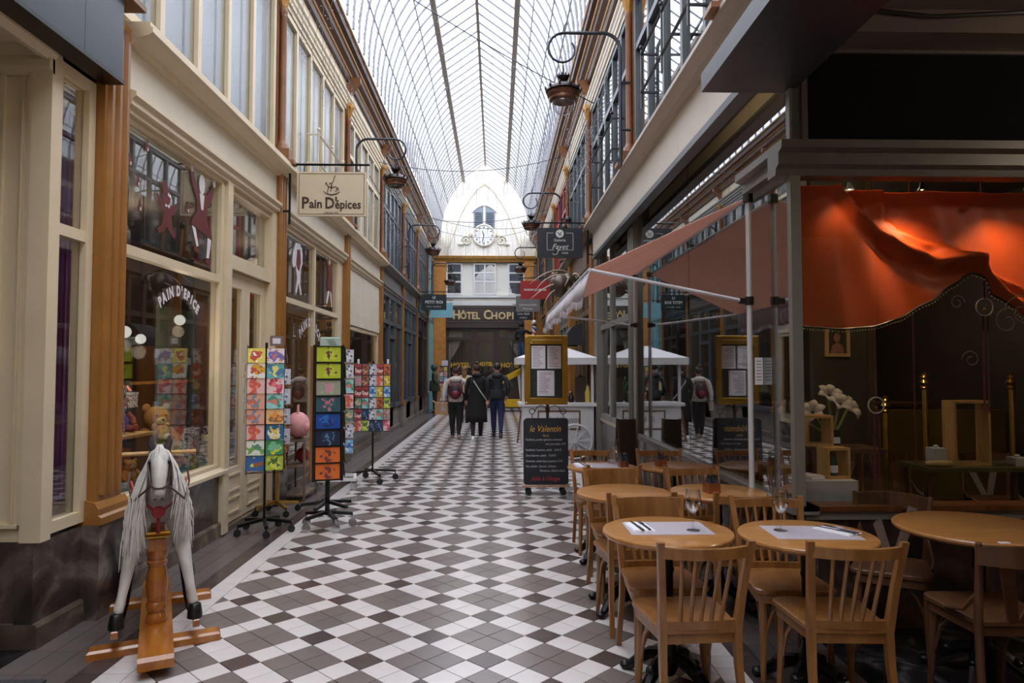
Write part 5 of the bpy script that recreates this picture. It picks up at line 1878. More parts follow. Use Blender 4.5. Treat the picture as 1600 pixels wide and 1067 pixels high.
# rack behind: white wheeled trolley with grey folded cards
L3, R3 = (-2.14, 9.30, 0), 0.2
r3 = thing('postcard_rack', 'card spinner on a white wheeled trolley behind the black cabinet', 'card rack', L3, R3, 'postcard spinners')
mb = MB()
for a, b, c, d in ((-0.26, 0.26, -0.22, -0.18), (-0.26, 0.26, 0.18, 0.22), (-0.26, -0.22, -0.18, 0.18), (0.22, 0.26, -0.18, 0.18), (-0.03, 0.03, -0.18, 0.18)):
    mb.box(a, b, c, d, 0.12, 0.16)
mb.build('trolley_frame', WHITEP, r3)
for sx in (-1, 1):
    for sy in (-1, 1):
        mb = MB()
        mb.tube([(sx * 0.23, sy * 0.19, 0.12), (sx * 0.23, sy * 0.19, 0.045)], 0.010, 6)
        mb.lathe([(0.01, -0.014), (0.045, -0.014), (0.045, 0.014), (0.01, 0.014)], (sx * 0.23, sy * 0.19, 0.045), 12, 'y')
        mb.build('caster', CHROME, r3, True)
mb = MB()
mb.tube([(0.05, 0, 0.14), (0.05, 0, 1.88)], 0.016, 8)
mb.build('pole', STEELW, r3)
for k in range(7):
    mb = MB()
    z = 0.48 + k * 0.2
    mb.tube([(-0.13, -0.12, z), (0.21, -0.12, z), (0.21, 0.12, z), (-0.13, 0.12, z)], 0.005, 5, closed=True)
    mb.tube([(-0.13, 0.0, z), (0.21, 0.0, z)], 0.004, 4)
    mb.build('wire_tier', STEELW, r3)['kind'] = 'stuff'
for k in range(7):
    for q, x in enumerate((0.05, 0.16)):
        cc = ['grey and white', 'grey and white', 'sky blue', 'grey and white', 'dusty green', 'pink', 'aqua'][(k + q * 2) % 7]
        card(L3, R3, x, -0.132, 0.49 + k * 0.2, 0.10, 0.17, cc, '%s card, %s tier from below, %s column of the white trolley spinner' % (cc, NTH[k], ('inner', 'outer')[q]), group='cards on the white trolley spinner')

# rack 4: wide spinner by the white border, bright upright cards
L4, R4 = (-1.76, 9.85, 0), 0.12
r4 = thing('postcard_rack', 'wide black wire spinner of bright upright cards, farthest of the spinners', 'card rack', L4, R4, 'postcard spinners')
spider_base(r4, 4, 0.34, BLACK, z=0.13, rot=0.35, wr_=0.045)
mb = MB()
mb.tube([(0, 0, 0.13), (0, 0, 1.72)], 0.014, 8)
mb.build('pole', BLACK, r4)
for k in range(7):
    z = 0.72 + k * 0.158
    mb = MB()
    mb.tube([(-0.245, -0.13, z), (0.245, -0.13, z), (0.245, 0.13, z), (-0.245, 0.13, z)], 0.005, 5, closed=True)
    mb.tube([(-0.245, -0.13, z), (0.245, 0.13, z)], 0.004, 4)
    mb.build('wire_tier', BLACK, r4)['kind'] = 'stuff'
row4 = [['red', 'brown red', 'grey and white', 'red', 'orange'], ['grey green', 'brown red', 'grey and white', 'pink', 'golden'], ['red', 'red', 'sky blue', 'golden', 'sky blue'],
        ['dusty green', 'aqua', 'grey and white', 'orange', 'lime'], ['red', 'midnight', 'grey and white', 'aqua', 'salmon'], ['pink', 'lime', 'midnight', 'midnight', 'rose']]
for i, rw_ in enumerate(row4):
    for j, cc in enumerate(rw_):
        card(L4, R4, -0.20 + j * 0.10, -0.148, 1.52 - i * 0.158, 0.088, 0.145, cc, '%s upright card, %s row and %s column of the farthest spinner' % (cc, NTH[i], NTH[j]), tilt=0.08, group='upright cards on the farthest spinner')
for sx in (-0.2, 0.21):
    mb = MB()
    mb.box(sx - 0.015, sx + 0.015, -0.11, -0.105, 1.67, 1.74)
    mb.build('price_label', PAPER, r4)

# far rack outside the comic shop, with a cardboard box
L5 = (-2.0, 25.6, 0)
r5 = thing('postcard_rack', 'tall teal and black card spinner by the hotel pilaster', 'card rack', L5, 0, 'postcard spinners')
spider_base(r5, 4, 0.25, BLACK, rot=0.5)
mb = MB()
mb.tube([(0, 0, 0.1), (0, 0, 1.95)], 0.02, 8)
mb.build('pole', BLACK, r5)
mb = MB()
mb.box(-0.10, 0.20, -0.1, 0.1, 0.35, 1.72)
mb.build('core', mat('teal_panel', S(30, 66, 74), 0.5), r5)
mb = MB()
mb.box(-0.02, 0.20, -0.03, 0.03, 1.72, 1.92)
mb.build('header_card', PAPER, r5)
for k in range(7):
    for q in range(2):
        cc = ['grey and white', 'salmon', 'golden', 'red', 'sky blue', 'grey and white', 'brown red'][(k + 3 * q) % 7]
        card(L5, 0, -0.03 + q * 0.15, -0.115, 0.40 + k * 0.185, 0.125, 0.165, cc, '%s card, %s level from below, %s column of the spinner by the hotel' % (cc, NTH[k], NTH[q]), group='cards on the spinner by the hotel')
cbx = thing('cardboard_box', 'brown cardboard box on the floor beside the man in the green coat', 'box', (-1.93, 24.3, 0))
mb = MB()
mb.box(-0.22, 0.22, -0.2, 0.2, 0, 0.42)
mb.build('carton', CARDB, cbx)
for sx in (-1, 1):
    mb = MB()
    mb.bar((sx * 0.22, 0, 0.42), (sx * 0.30, 0, 0.48), 0.40, 0.006, up=(-0.6, 0, 0.8))
    mb.build('flap', CARDB, cbx)

# pink and red bags displayed against the second toy window
bsk = thing('display_rack', 'low wooden crate stand with toy bags against the second window', 'display stand', (-2.45, 8.65, 0))
for z in (0.06, 0.40, 0.72):
    mb = MB()
    mb.box(-0.14, 0.14, -0.28, 0.28, z, z + 0.02)
    mb.build('shelf', wood('grey_crate', S(128, 106, 84), S(104, 84, 66), 0.6), bsk)
for sx in (-1, 1):
    for sy in (-1, 1):
        mb = MB()
        mb.box(sx * 0.13 - 0.012, sx * 0.13 + 0.012, sy * 0.27 - 0.012, sy * 0.27 + 0.012, 0, 0.74)
        mb.build('post', wood('grey_crate', S(128, 106, 84), S(104, 84, 66)), bsk)
def bag(loc, s, m_, label):
    t = thing('toy_bag', label, 'bag', loc, 0.2, 'toy bags on the crate stand')
    mb = MB()
    mb.ball((0, 0, 0.15), (0.13, 0.16, 0.15), 12, 8)
    mb.build('bag_body', m_, t, True)
    mb = MB()
    mb.tube([(0, -0.07, 0.27), (0, -0.05, 0.37), (0, 0.05, 0.37), (0, 0.07, 0.27)], 0.012, 6)
    mb.build('handle', m_, t, True)
    mb = MB()
    mb.ball((0.09, -0.06, 0.13), (0.05, 0.07, 0.06), 8, 6)
    mb.build('pocket', m_, t, True)
    t.scale = (s, s, s)
bag((-2.45, 8.55, 0.742), 1.1, mat('pink_fabric', S(214, 150, 150), 0.8, 0, 0.1, 20), 'pink fabric toy bag on top of the crate stand')
bag((-2.45, 8.76, 0.422), 0.62, mat('red_fabric', S(150, 44, 44), 0.8, 0, 0.1, 20), 'red fabric toy bag on the middle shelf of the crate stand')
# ------------------------------------------------------------------ rocking horse on its swing stand
HORSE_W = mat('dapple_grey_paint', S(196, 192, 186), 0.4, 0, 0.22, 9)
MANE = mat('white_horsehair', S(214, 210, 204), 0.7, 0, 0.12, 30)
LEATHER = mat('brown_leather', S(70, 48, 38), 0.5)
REDL = mat('red_rosette', S(140, 38, 38), 0.6)
rh = thing('rocking_horse', 'dapple grey rocking horse with long white mane on a varnished pine stand', 'rocking horse', (-2.13, 4.40, 0), radians(26))
mb = MB()
mb.prism([(-0.86, 0.05), (-0.86, 0.095), (-0.845, 0.115), (0.62, 0.115), (0.62, 0.05)], -0.085, 0.085, 'x')
mb.build('base_plank', PINE, rh)
for y in (-0.40, 0.42):
    mb = MB()
    mb.cbox(-0.34, 0.34, y - 0.055, y + 0.055, 0.0, 0.05, 0.012)
    mb.build('cross_plank', PINE, rh)
for y in (-0.30, 0.34):
    mb = MB()
    mb.lathe([(0.055, 0.115), (0.058, 0.14), (0.05, 0.16), (0.044, 0.175), (0.056, 0.19), (0.058, 0.22), (0.048, 0.235), (0.052, 0.26), (0.060, 0.33), (0.055, 0.40), (0.046, 0.44), (0.056, 0.455), (0.056, 0.47), (0.046, 0.48), (0.058, 0.50), (0.058, 0.54)], (0, y, 0), 14)
    mb.build('turned_post', PINE, rh, True)
mb = MB()
mb.cbox(-0.05, 0.05, -0.36, 0.40, 0.54, 0.61, 0.01)
mb.build('top_beam', PINE, rh)
for y in (-0.31, 0.35):
    mb = MB()
    mb.box(-0.062, 0.062, y - 0.045, y + 0.035, 0.612, 0.622)
    mb.tube([(-0.075, y, 0.632), (0.075, y, 0.632)], 0.012, 8)
    mb.build('brass_plate', BRASS, rh)
    for sx in (-1, 1):
        mb = MB()
        mb.tube([(sx * 0.07, y, 0.632), (sx * 0.10, y, 0.61), (sx * 0.15, y + (0.02 if y < 0 else -0.02), 0.24), (sx * 0.17, y, 0.16), (sx * 0.195, y, 0.155)], 0.009, 6)
        mb.build('swing_iron', IRON, rh, True)
for sx in (-1, 1):
    mb = MB()
    mb.cbox(sx * 0.205 - 0.018, sx * 0.205 + 0.018, -0.50, 0.52, 0.115, 0.16, 0.01)
    mb.build('runner_rail', PINE, rh)
# body: one continuous figure
V = [(0, 0.02, 0.80, (0.135, 0.15)), (0, -0.20, 0.80, (0.14, 0.155)), (0, -0.32, 0.86, (0.115, 0.15)), (0, -0.40, 0.98, (0.075, 0.115)), (0, -0.44, 1.08, (0.062, 0.085)),
     (0, -0.495, 1.105, (0.056, 0.070)), (0, -0.55, 1.02, (0.046, 0.056)), (0, -0.59, 0.93, (0.034, 0.040)), (0, -0.605, 0.885, (0.036, 0.036)),
     (0, 0.24, 0.81, (0.14, 0.15)), (0, 0.36, 0.82, (0.10, 0.12))]
E_ = [(0, 1), (1, 2), (2, 3), (3, 4), (4, 5), (5, 6), (6, 7), (7, 8), (0, 9), (9, 10)]
for sx in (-1, 1):
    b = len(V)
    V += [(sx * 0.085, -0.27, 0.72, (0.062, 0.07)), (sx * 0.125, -0.34, 0.60, (0.045, 0.05)), (sx * 0.15, -0.40, 0.46, (0.034, 0.036)), (sx * 0.175, -0.43, 0.32, (0.024, 0.026)), (sx * 0.195, -0.45, 0.225, (0.03, 0.03))]
    E_ += [(1, b), (b, b + 1), (b + 1, b + 2), (b + 2, b + 3), (b + 3, b + 4)]
    b = len(V)
    V += [(sx * 0.09, 0.32, 0.70, (0.075, 0.085)), (sx * 0.13, 0.40, 0.58, (0.05, 0.055)), (sx * 0.155, 0.43, 0.46, (0.032, 0.036)), (sx * 0.175, 0.44, 0.33, (0.024, 0.026)), (sx * 0.195, 0.46, 0.225, (0.03, 0.03))]
    E_ += [(9, b), (b, b + 1), (b + 1, b + 2), (b + 2, b + 3), (b + 3, b + 4)]
skin('body', V, E_, HORSE_W, rh, 2)
for sx in (-1, 1):
    for y in (-0.455, 0.465):
        mb = MB()
        mb.lathe([(0.042, 0.158), (0.040, 0.19), (0.032, 0.235), (0.026, 0.24)], (sx * 0.198, y, 0), 10)
        mb.build('hoof', BLACK, rh, True)
    mb = MB()
    mb.tube([(sx * 0.035, -0.455, 1.14), (sx * 0.048, -0.455, 1.18), (sx * 0.05, -0.46, 1.215)], [0.022, 0.018, 0.004], 7)
    mb.build('ear', mat('dark_ear', S(60, 52, 50), 0.6), rh, True)
    mb = MB()
    mb.ball((sx * 0.046, -0.535, 1.075), 0.014, 8, 6)
    mb.build('eye', BLACK, rh, True)
    mb = MB()
    mb.ball((sx * 0.018, -0.635, 0.885), 0.009, 6, 4)
    mb.build('nostril', LEATHER, rh, True)
mb = MB()
mb.tube([(-0.19, -0.42, 1.115), (0.19, -0.42, 1.115)], 0.012, 8)
mb.build('handle_bar', LIGHTW, rh, True)
r = random.Random(3)
mb = MB()
for k in range(620):
    u = r.random()
    y0 = -0.470 + 0.20 * u
    z0 = 1.155 - 0.20 * u
    sx = 1 if k % 2 else -1
    w = 0.055 + 0.05 * u
    ln = r.uniform(0.20, 0.46) + (0.08 if sx < 0 else 0.0)
    a = r.uniform(0.75, 1.15)
    e = r.uniform(-0.03, 0.03)
    mb.tube([(sx * 0.004, y0, z0), (sx * w * 0.8, y0 - 0.015, z0 - 0.025), (sx * (w + 0.03) * a, y0 - 0.03 + e, z0 - 0.03 - ln * 0.35), (sx * (w + 0.055) * a + e * 0.5, y0 - 0.05 + e, z0 - 0.03 - ln * 0.7), (sx * (w + 0.05) * a + e, y0 - 0.05 + e * 1.5, z0 - 0.03 - ln)], [0.003, 0.0042, 0.0042, 0.0036, 0.001], 3)
for k in range(18):        # forelock
    a = r.uniform(-1, 1)
    mb.tube([(0.012 * a, -0.475, 1.168), (0.030 * a, -0.53, 1.135), (0.045 * a, -0.56, 1.06 + 0.03 * r.random())], [0.003, 0.004, 0.001], 3)
mb.build('mane', MANE, rh, True)['kind'] = 'stuff'
mb = MB()
for k in range(50):
    a, b = r.uniform(-1, 1), r.uniform(0, 1)
    mb.tube([(0.01 * a, 0.44, 0.90), (0.03 * a, 0.55, 0.86), (0.07 * a, 0.60 + 0.03 * b, 0.62), (0.08 * a, 0.58 + 0.05 * b, 0.42 + 0.1 * b)], [0.008, 0.010, 0.008, 0.002], 4)
mb.build('tail', MANE, rh, True)['kind'] = 'stuff'
mb = MB()
mb.tube([(0.046 * cos(a), -0.575 + 0.05 * sin(a), 0.965 + 0.025 * sin(a)) for a in [i * pi / 8 for i in range(16)]], 0.006, 5, closed=True)
for sx in (-1, 1):
    mb.tube([(sx * 0.044, -0.565, 0.97), (sx * 0.058, -0.51, 1.06), (sx * 0.05, -0.45, 1.15)], 0.006, 5)
    mb.tube([(sx * 0.044, -0.585, 0.95), (sx * 0.13, -0.52, 0.86), (sx * 0.16, -0.34, 0.93), (sx * 0.15, -0.30, 1.0)], 0.006, 5)
mb.build('bridle', LEATHER, rh, True)['kind'] = 'stuff'
mb = MB()
for sx in (-1, 1):
    mb.tube([(sx * 0.15, -0.22, 0.93), (sx * 0.115, -0.44, 0.86), (0.0, -0.475, 0.78)], 0.009, 5)
mb.tube([(0, -0.475, 0.78), (0, -0.44, 0.66)], 0.010, 5)
mb.build('breast_strap', REDL, rh, True)['kind'] = 'stuff'
mb = MB()
mb.lathe([(0.0, -0.018), (0.03, -0.014), (0.036, 0.0), (0.02, 0.01)], (0, -0.475, 0.785), 10, 'y')
mb.build('rosette', REDL, rh, True)
mb = MB()
mb.tube([(0.148 * sin(a), 0.05, 0.80 + 0.165 * cos(a)) for a in [i * pi / 9 for i in range(18)]], 0.010, 5, closed=True)
mb.build('girth_strap', LEATHER, rh, True)
mb = MB()
mb.ball((0, 0.06, 0.955), (0.10, 0.16, 0.03), 12, 6)
mb.build('saddle', LEATHER, rh, True)

# ------------------------------------------------------------------ bistro tables
def make_table(d):
    t = thing('bistro_table', 'x', 'table', (0, 0, 0), 0, 'round bistro tables outside the restaurant')
    R_ = d / 2
    mb = MB()
    mb.lathe([(0, 0.738), (R_ - 0.035, 0.738), (R_ - 0.008, 0.748), (R_, 0.758), (R_, 0.768), (R_ - 0.004, 0.774), (R_ - 0.012, 0.776), (0, 0.776)], (0, 0, 0), 48)
    mb.build('tabletop', TABLEW, t, 30)
    mb = MB()
    mb.lathe([(0.10, 0.735), (0.10, 0.728), (0.03, 0.715), (0.028, 0.60), (0.034, 0.58), (0.028, 0.56), (0.026, 0.30), (0.036, 0.27), (0.030, 0.24), (0.05, 0.16), (0.055, 0.10), (0.03, 0.05), (0.0, 0.05)], (0, 0, 0), 12)
    mb.build('column', IRON, t, True)
    for k in range(4):
        a = pi / 4 + k * pi / 2
        mb = MB()
        c, s_ = cos(a), sin(a)
        mb.tube([(0.02 * c, 0.02 * s_, 0.15), (0.10 * c, 0.10 * s_, 0.13), (0.18 * c, 0.18 * s_, 0.075), (0.235 * c, 0.235 * s_, 0.028), (0.265 * c, 0.265 * s_, 0.022)], [0.03, 0.034, 0.03, 0.024, 0.018], 8)
        mb.ball((0.26 * c, 0.26 * s_, 0.024), (0.034, 0.034, 0.024), 8, 5)
        mb.ball((0.15 * c, 0.15 * s_, 0.115), (0.035, 0.035, 0.025), 8, 5)
        mb.build('foot', IRON, t, True)
    return t
TZ = 0.776
TBL = [('T1', 0.88, 3.52, 0.66, 'round oak bistro table with place setting, front row beside the open floor'),
       ('T2', 1.555, 3.42, 0.66, 'round oak bistro table with place setting, front row between two others'),
       ('T3', 2.53, 3.56, 0.80, 'wider bare bistro table under the orange drape window'),
       ('T4', 0.86, 4.62, 0.63, 'bare round bistro table, second row beside the open floor'),
       ('T5', 1.50, 4.62, 0.63, 'bistro table with copper cube and bottles, second row against the vitrine'),
       ('T6', 0.90, 5.83, 0.58, 'bistro table with carafe and placemat, back row beside the open floor'),
       ('T7', 1.53, 5.82, 0.63, 'bistro table with a small copper cube, back row against the vitrine')]
cache = {}
TP = {}
for n_, x, y, d, lab in TBL:
    TP[n_] = (x, y)
    if d not in cache:
        cache[d] = make_table(d)
        t = cache[d]
        t.location = (x, y, 0)
        t['label'] = lab
    else:
        dup(cache[d], (x, y, 0), 0, lab)

# ------------------------------------------------------------------ chairs
def seat_outline(w0, w1, d, n=5, r=0.06):
    """rounded seat polygon: rear width w1 at y=-d/2, front width w0 at y=+d/2"""
    pts = []
    for cx, cy_, a0 in ((w0 / 2 - r, d / 2 - r, 0), (-w0 / 2 + r, d / 2 - r, 90), (-w1 / 2 + r * 0.5, -d / 2 + r * 0.5, 180), (w1 / 2 - r * 0.5, -d / 2 + r * 0.5, 270)):
        rr = r if cy_ > 0 else r * 0.5
        for i in range(n + 1):
            a = radians(a0 + 90 * i / n)
            pts.append((cx + rr * cos(a), cy_ + rr * sin(a)))
    return pts
def make_chair(kind):
    wm = CHAIRD if kind == 'bent' else CHAIRW
    t = thing('bistro_chair', 'x', 'chair', (0, 0, 0), 0, 'bistro chairs')
    so = seat_outline(0.42, 0.36, 0.42)
    mb = MB()
    n = len(so)
    v = []
    for z, k in ((0.435, 0.95), (0.445, 1.0), (0.462, 1.0), (0.468, 0.97), (0.462, 0.6)):
        v += [(p[0] * k, p[1] * k, z) for p in so]
    f = [tuple(range(n - 1, -1, -1)), tuple(range(4 * n, 5 * n))]
    for a in range(4):
        for i in range(n):
            j = (i + 1) % n
            f.append((a * n + i, a * n + j, (a + 1) * n + j, (a + 1) * n + i))
    mb.add(v, f)
    mb.build('seat', wm, t, 35)
    mb = MB()
    v = []
    for z in (0.395, 0.437):
        v += [(p[0] * 0.93, p[1] * 0.93, z) for p in so]
    mb.add(v, [tuple(range(n - 1, -1, -1)), tuple(range(n, 2 * n))] + [(i, (i + 1) % n, n + (i + 1) % n, n + i) for i in range(n)])
    mb.build('seat_apron', wm, t, 35)
    for sx in (-1, 1):
        mb = MB()
        mb.tube([(sx * 0.165, 0.155, 0.44), (sx * 0.168, 0.165, 0.25), (sx * 0.176, 0.185, 0.0)], [0.021, 0.019, 0.014], 8)
        mb.build('leg', wm, t, True)
        # rear leg and back post in one piece of wood
        if kind == 'bent':
            mb = MB()
            mb.tube([(sx * 0.185, -0.27, 0.0), (sx * 0.175, -0.215, 0.25), (sx * 0.17, -0.20, 0.45), (sx * 0.185, -0.235, 0.65), (sx * 0.205, -0.275, 0.83)], [0.015, 0.018, 0.019, 0.018, 0.014], 8)
        else:
            mb = MB()
            P_ = [(sx * 0.180, -0.265, 0.0, 0.026, 0.030), (sx * 0.170, -0.205, 0.30, 0.030, 0.036), (sx * 0.168, -0.195, 0.45, 0.032, 0.040), (sx * 0.182, -0.235, 0.66, 0.030, 0.034), (sx * 0.200, -0.285, 0.86, 0.030, 0.026)]
            v = []
            for x, y, z, a, b in P_:
                v += [(x - a / 2, y - b / 2, z), (x + a / 2, y - b / 2, z), (x + a / 2, y + b / 2, z), (x - a / 2, y + b / 2, z)]
            f = [(3, 2, 1, 0), (16, 17, 18, 19)]
            for q in range(4):
                for i in range(4):
                    j = (i + 1) % 4
                    f.append((q * 4 + i, q * 4 + j, q * 4 + 4 + j, q * 4 + 4 + i))
            mb.add(v, f)
        mb.build('leg', wm, t, 50)
        # bentwood braces under the seat
        mb = MB()
        mb.tube([(sx * 0.168, 0.15, 0.20), (sx * 0.165, 0.10, 0.33), (sx * 0.16, 0.03, 0.395), (sx * 0.155, -0.04, 0.405)], 0.009, 6)
        mb.build('brace', wm, t, True)
    mb = MB()
    mb.tube([(-0.165, 0.17, 0.22), (-0.12, 0.165, 0.34), (-0.05, 0.16, 0.40)], 0.009, 6)
    mb.build('brace', wm, t, True)
    mb = MB()
    mb.tube([(0.165, 0.17, 0.22), (0.12, 0.165, 0.34), (0.05, 0.16, 0.40)], 0.009, 6)
    mb.build('brace', wm, t, True)
    # top rail, curved backwards
    def rail(z0, z1, y0, bow, th, half):
        mb = MB()
        m_ = 10
        v = []
        for i in range(m_ + 1):
            u = -1 + 2 * i / m_
            x = half * u
            y = y0 - bow * (1 - u * u)
            lift = 0.0 if kind != 'bent' else 0.02 * (1 - u * u)
            for yy, zz in ((y - th / 2, z0), (y + th / 2, z0), (y + th / 2 - 0.002, z1 + lift), (y - th / 2 - 0.004, z1 + lift)):
                v.append((x, yy, zz))
        f = [(0, 1, 2, 3), tuple(4 * m_ + k for k in (3, 2, 1, 0))]
        for i in range(m_):
            for k in range(4):
                l = (k + 1) % 4
                f.append((4 * i + k, 4 * i + 4 + k, 4 * i + 4 + l, 4 * i + l))
        mb.add(v, f)
        return mb
    if kind == 'spindle':
        rail(0.79, 0.838, -0.272, 0.048, 0.022, 0.190).build('top_rail', wm, t, 50)
        rail(0.462, 0.50, -0.196, 0.010, 0.022, 0.155).build('lower_rail', wm, t, 50)
        for i in range(5):
            u = -1 + 2 * (i + 1) / 6
            mb = MB()
            mb.tube([(0.150 * u * 0.9, -0.20 - 0.006, 0.49), (0.165 * u, -0.272 - 0.048 * (1 - u * u), 0.80)], [0.010, 0.008], 6)
            mb.build('spindle', wm, t, True)
    elif kind == 'solid':
        rail(0.715, 0.845, -0.262, 0.045, 0.018, 0.190).build('top_rail', wm, t, 50)
        rail(0.462, 0.50, -0.196, 0.010, 0.022, 0.155).build('lower_rail', wm, t, 50)
        for i in range(5):
            u = -1 + 2 * (i + 1) / 6
            mb = MB()
            mb.tube([(0.150 * u * 0.9, -0.206, 0.49), (0.165 * u, -0.262 - 0.045 * (1 - u * u), 0.72)], [0.010, 0.008], 6)
            mb.build('spindle', wm, t, True)
    else:
        rail(0.735, 0.815, -0.268, 0.075, 0.020, 0.215).build('top_rail', wm, t, 50)
        for sx in (-1, 1):
            mb = MB()
            mb.bar((sx * 0.02, -0.205, 0.46), (sx * 0.115, -0.315, 0.75), 0.045, 0.014, up=(0, 1, 0.3), w2=0.06)
            mb.build('back_slat', wm, t)
            mb = MB()
            mb.tube([(sx * 0.178, -0.22, 0.60), (sx * 0.205, -0.15, 0.50), (sx * 0.205, -0.06, 0.475), (sx * 0.20, 0.0, 0.46)], 0.010, 6)
            mb.build('side_hoop', wm, t, True)
    return t
CH = {}
def chair(kind, x, y, rot, label):
    if kind not in CH:
        CH[kind] = make_chair(kind)
        t = CH[kind]
        t.location = (x, y, 0)
        t.rotation_euler = (0, 0, rot)
        t['label'] = label
        return t
    return dup(CH[kind], (x, y, 0), rot, label)
chair('spindle', 0.885, 3.225, 0.06, 'beech spindle chair with its back to the camera, nearest the open floor')
chair('spindle', 1.565, 3.21, -0.05, 'beech spindle chair with its back to the camera, front row centre')
chair('bent', 2.36, 3.27, -0.06, 'dark bentwood chair with its back to the camera, at the wide bare table')
chair('bent', 2.30, 3.96, pi - 0.55, 'dark bentwood chair between wide bare table and window')
chair('solid', 0.90, 3.755, pi + 0.03, 'beech chair with broad solid back rail facing the front row table')
chair('spindle', 1.56, 3.71, pi - 0.06, 'beech spindle chair facing the centre front table')
chair('spindle', 0.86, 4.395, 0.05, 'beech spindle chair back to back with the solid railed chair')
chair('spindle', 1.51, 4.39, 0.04, 'beech spindle chair tucked under the table with copper cube and bottles')
chair('solid', 0.89, 4.90, pi + 0.08, 'beech chair with solid back rail facing the bare second row table')
chair('spindle', 1.50, 4.91, pi + 0.05, 'beech spindle chair between the two copper cube tables, facing the camera')
chair('spindle', 0.93, 5.57, -0.06, 'beech spindle chair tucked under the carafe table, back to the camera')
chair('spindle', 1.50, 5.57, 0.03, 'beech spindle chair tucked under the small copper cube table')
chair('spindle', 0.90, 6.10, pi, 'beech spindle chair behind the carafe table')
chair('spindle', 1.50, 6.09, pi - 0.06, 'beech spindle chair behind the small copper cube table')

# ------------------------------------------------------------------ place settings
MATC = mat('lilac_grey_placemat', S(170, 162, 170), 0.7, 0, 0.04, 30)
NAP = mat('white_napkin', S(226, 226, 232), 0.8, 0, 0.03, 20)
STEEL = mat('cutlery_steel', S(170, 170, 176), 0.2, 1.0, 0.05)
def placemat(x, y, rot, label):
    mb = MB()
    mb.cbox(-0.21, 0.21, -0.14, 0.14, 0, 0.002, 0.0008)
    o = obj('placemat', mb.mesh('placemat', MATC), None, (x, y, TZ), (0, 0, rot))
    tag(o, label, 'placemat')
def napkin(x, y, rot, label):
    mb = MB()
    mb.cbox(-0.055, 0.055, -0.10, 0.10, 0, 0.006, 0.003)
    mb.box(-0.052, 0.045, -0.095, 0.09, 0.006, 0.009)
    o = obj('napkin', mb.mesh('napkin', NAP), None, (x, y, TZ + 0.002), (0, 0, rot))
    tag(o, label, 'napkin')
def knife(x, y, rot, label):
    t = thing('table_knife', label, 'knife', (x, y, TZ + 0.0112), rot)
    mb = MB()
    mb.cbox(-0.008, 0.008, -0.105, -0.01, 0, 0.005, 0.0015)
    mb.build('handle', mat('dark_handle', S(40, 38, 40), 0.35), t)
    mb = MB()
    mb.prism([(-0.008, -0.01), (0.008, -0.01), (0.010, 0.05), (0.004, 0.105), (-0.006, 0.105)], 0.0008, 0.0026, 'z')
    mb.build('blade', STEEL, t)
def fork(x, y, rot, label):
    t = thing('table_fork', label, 'fork', (x, y, TZ + 0.0112), rot)
    mb = MB()
    mb.cbox(-0.007, 0.007, -0.10, 0.0, 0, 0.004, 0.001)
    mb.build('handle', mat('dark_handle', S(40, 38, 40), 0.35), t)
    mb = MB()
    mb.prism([(-0.004, 0), (0.004, 0), (0.012, 0.04), (0.012, 0.06), (-0.012, 0.06), (-0.012, 0.04)], 0.0008, 0.0026, 'z')
    mb.build('neck', STEEL, t)
    for i in range(4):
        mb = MB()
        xx = -0.0105 + i * 0.007
        mb.box(xx - 0.0015, xx + 0.0015, 0.058, 0.098, 0.0008, 0.0026)
        mb.build('tine', STEEL, t)
GL = None
def wine_glass(x, y, label, z=None):
    global GL
    z = TZ + 0.002 if z is None else z
    if GL is None:
        GL = thing('wine_glass', label, 'wine glass', (x, y, z), 0, 'wine glasses')
        mb = MB()
        mb.lathe([(0.0, 0.004), (0.034, 0.003), (0.034, 0.0), (0.0, 0.0)], (0, 0, 0), 24)
        mb.build('foot', GLASS_W, GL, True)
        mb = MB()
        mb.lathe([(0.008, 0.004), (0.0045, 0.02), (0.004, 0.075), (0.007, 0.088)], (0, 0, 0), 10)
        mb.build('stem', GLASS_W, GL, True)
        mb = MB()
        mb.lathe([(0.007, 0.088), (0.026, 0.105), (0.040, 0.135), (0.042, 0.155), (0.036, 0.195), (0.033, 0.208), (0.0318, 0.208), (0.035, 0.19), (0.0405, 0.155), (0.038, 0.135), (0.024, 0.108), (0.0, 0.096)], (0, 0, 0), 24)
        mb.build('bowl', GLASS_W, GL, True)
        return GL
    return dup(GL, (x, y, z), 0, label)
x, y = TP['T1']
placemat(x + 0.005, y + 0.03, 0.0, 'lilac grey placemat on the front table beside the open floor')
napkin(x - 0.135, y + 0.045, 0.10, 'folded white napkin on the placemat beside the open floor')
knife(x - 0.15, y + 0.045, 0.12, 'knife with dark handle on the napkin beside the open floor')
fork(x - 0.11, y + 0.05, 0.10, 'fork on the napkin beside the open floor')
wine_glass(x + 0.125, y - 0.03, 'empty wine glass on the front table beside the open floor')
x, y = TP['T2']
placemat(x + 0.03, y + 0.02, -0.06, 'lilac grey placemat on the centre front table')
napkin(x + 0.175, y + 0.04, 0.55, 'folded white napkin on the centre front table')
knife(x + 0.16, y + 0.03, 0.60, 'knife lying on the napkin of the centre front table')
fork(x + 0.195, y + 0.045, 0.52, 'fork lying on the napkin of the centre front table')
wine_glass(x - 0.105, y + 0.06, 'empty wine glass on the centre front table')
x, y = TP['T6']
placemat(x - 0.02, y + 0.02, 0.0, 'lilac grey placemat on the carafe table in the back row')
napkin(x - 0.155, y + 0.04, 0.15, 'folded white napkin on the carafe table')
knife(x - 0.165, y + 0.04, 0.15, 'knife on the napkin of the carafe table')
fork(x - 0.13, y + 0.04, 0.15, 'fork on the napkin of the carafe table')
cv = thing('water_carafe', 'clear round water carafe at the edge of the back row table', 'carafe', (x + 0.13, y + 0.12, TZ))
mb = MB()
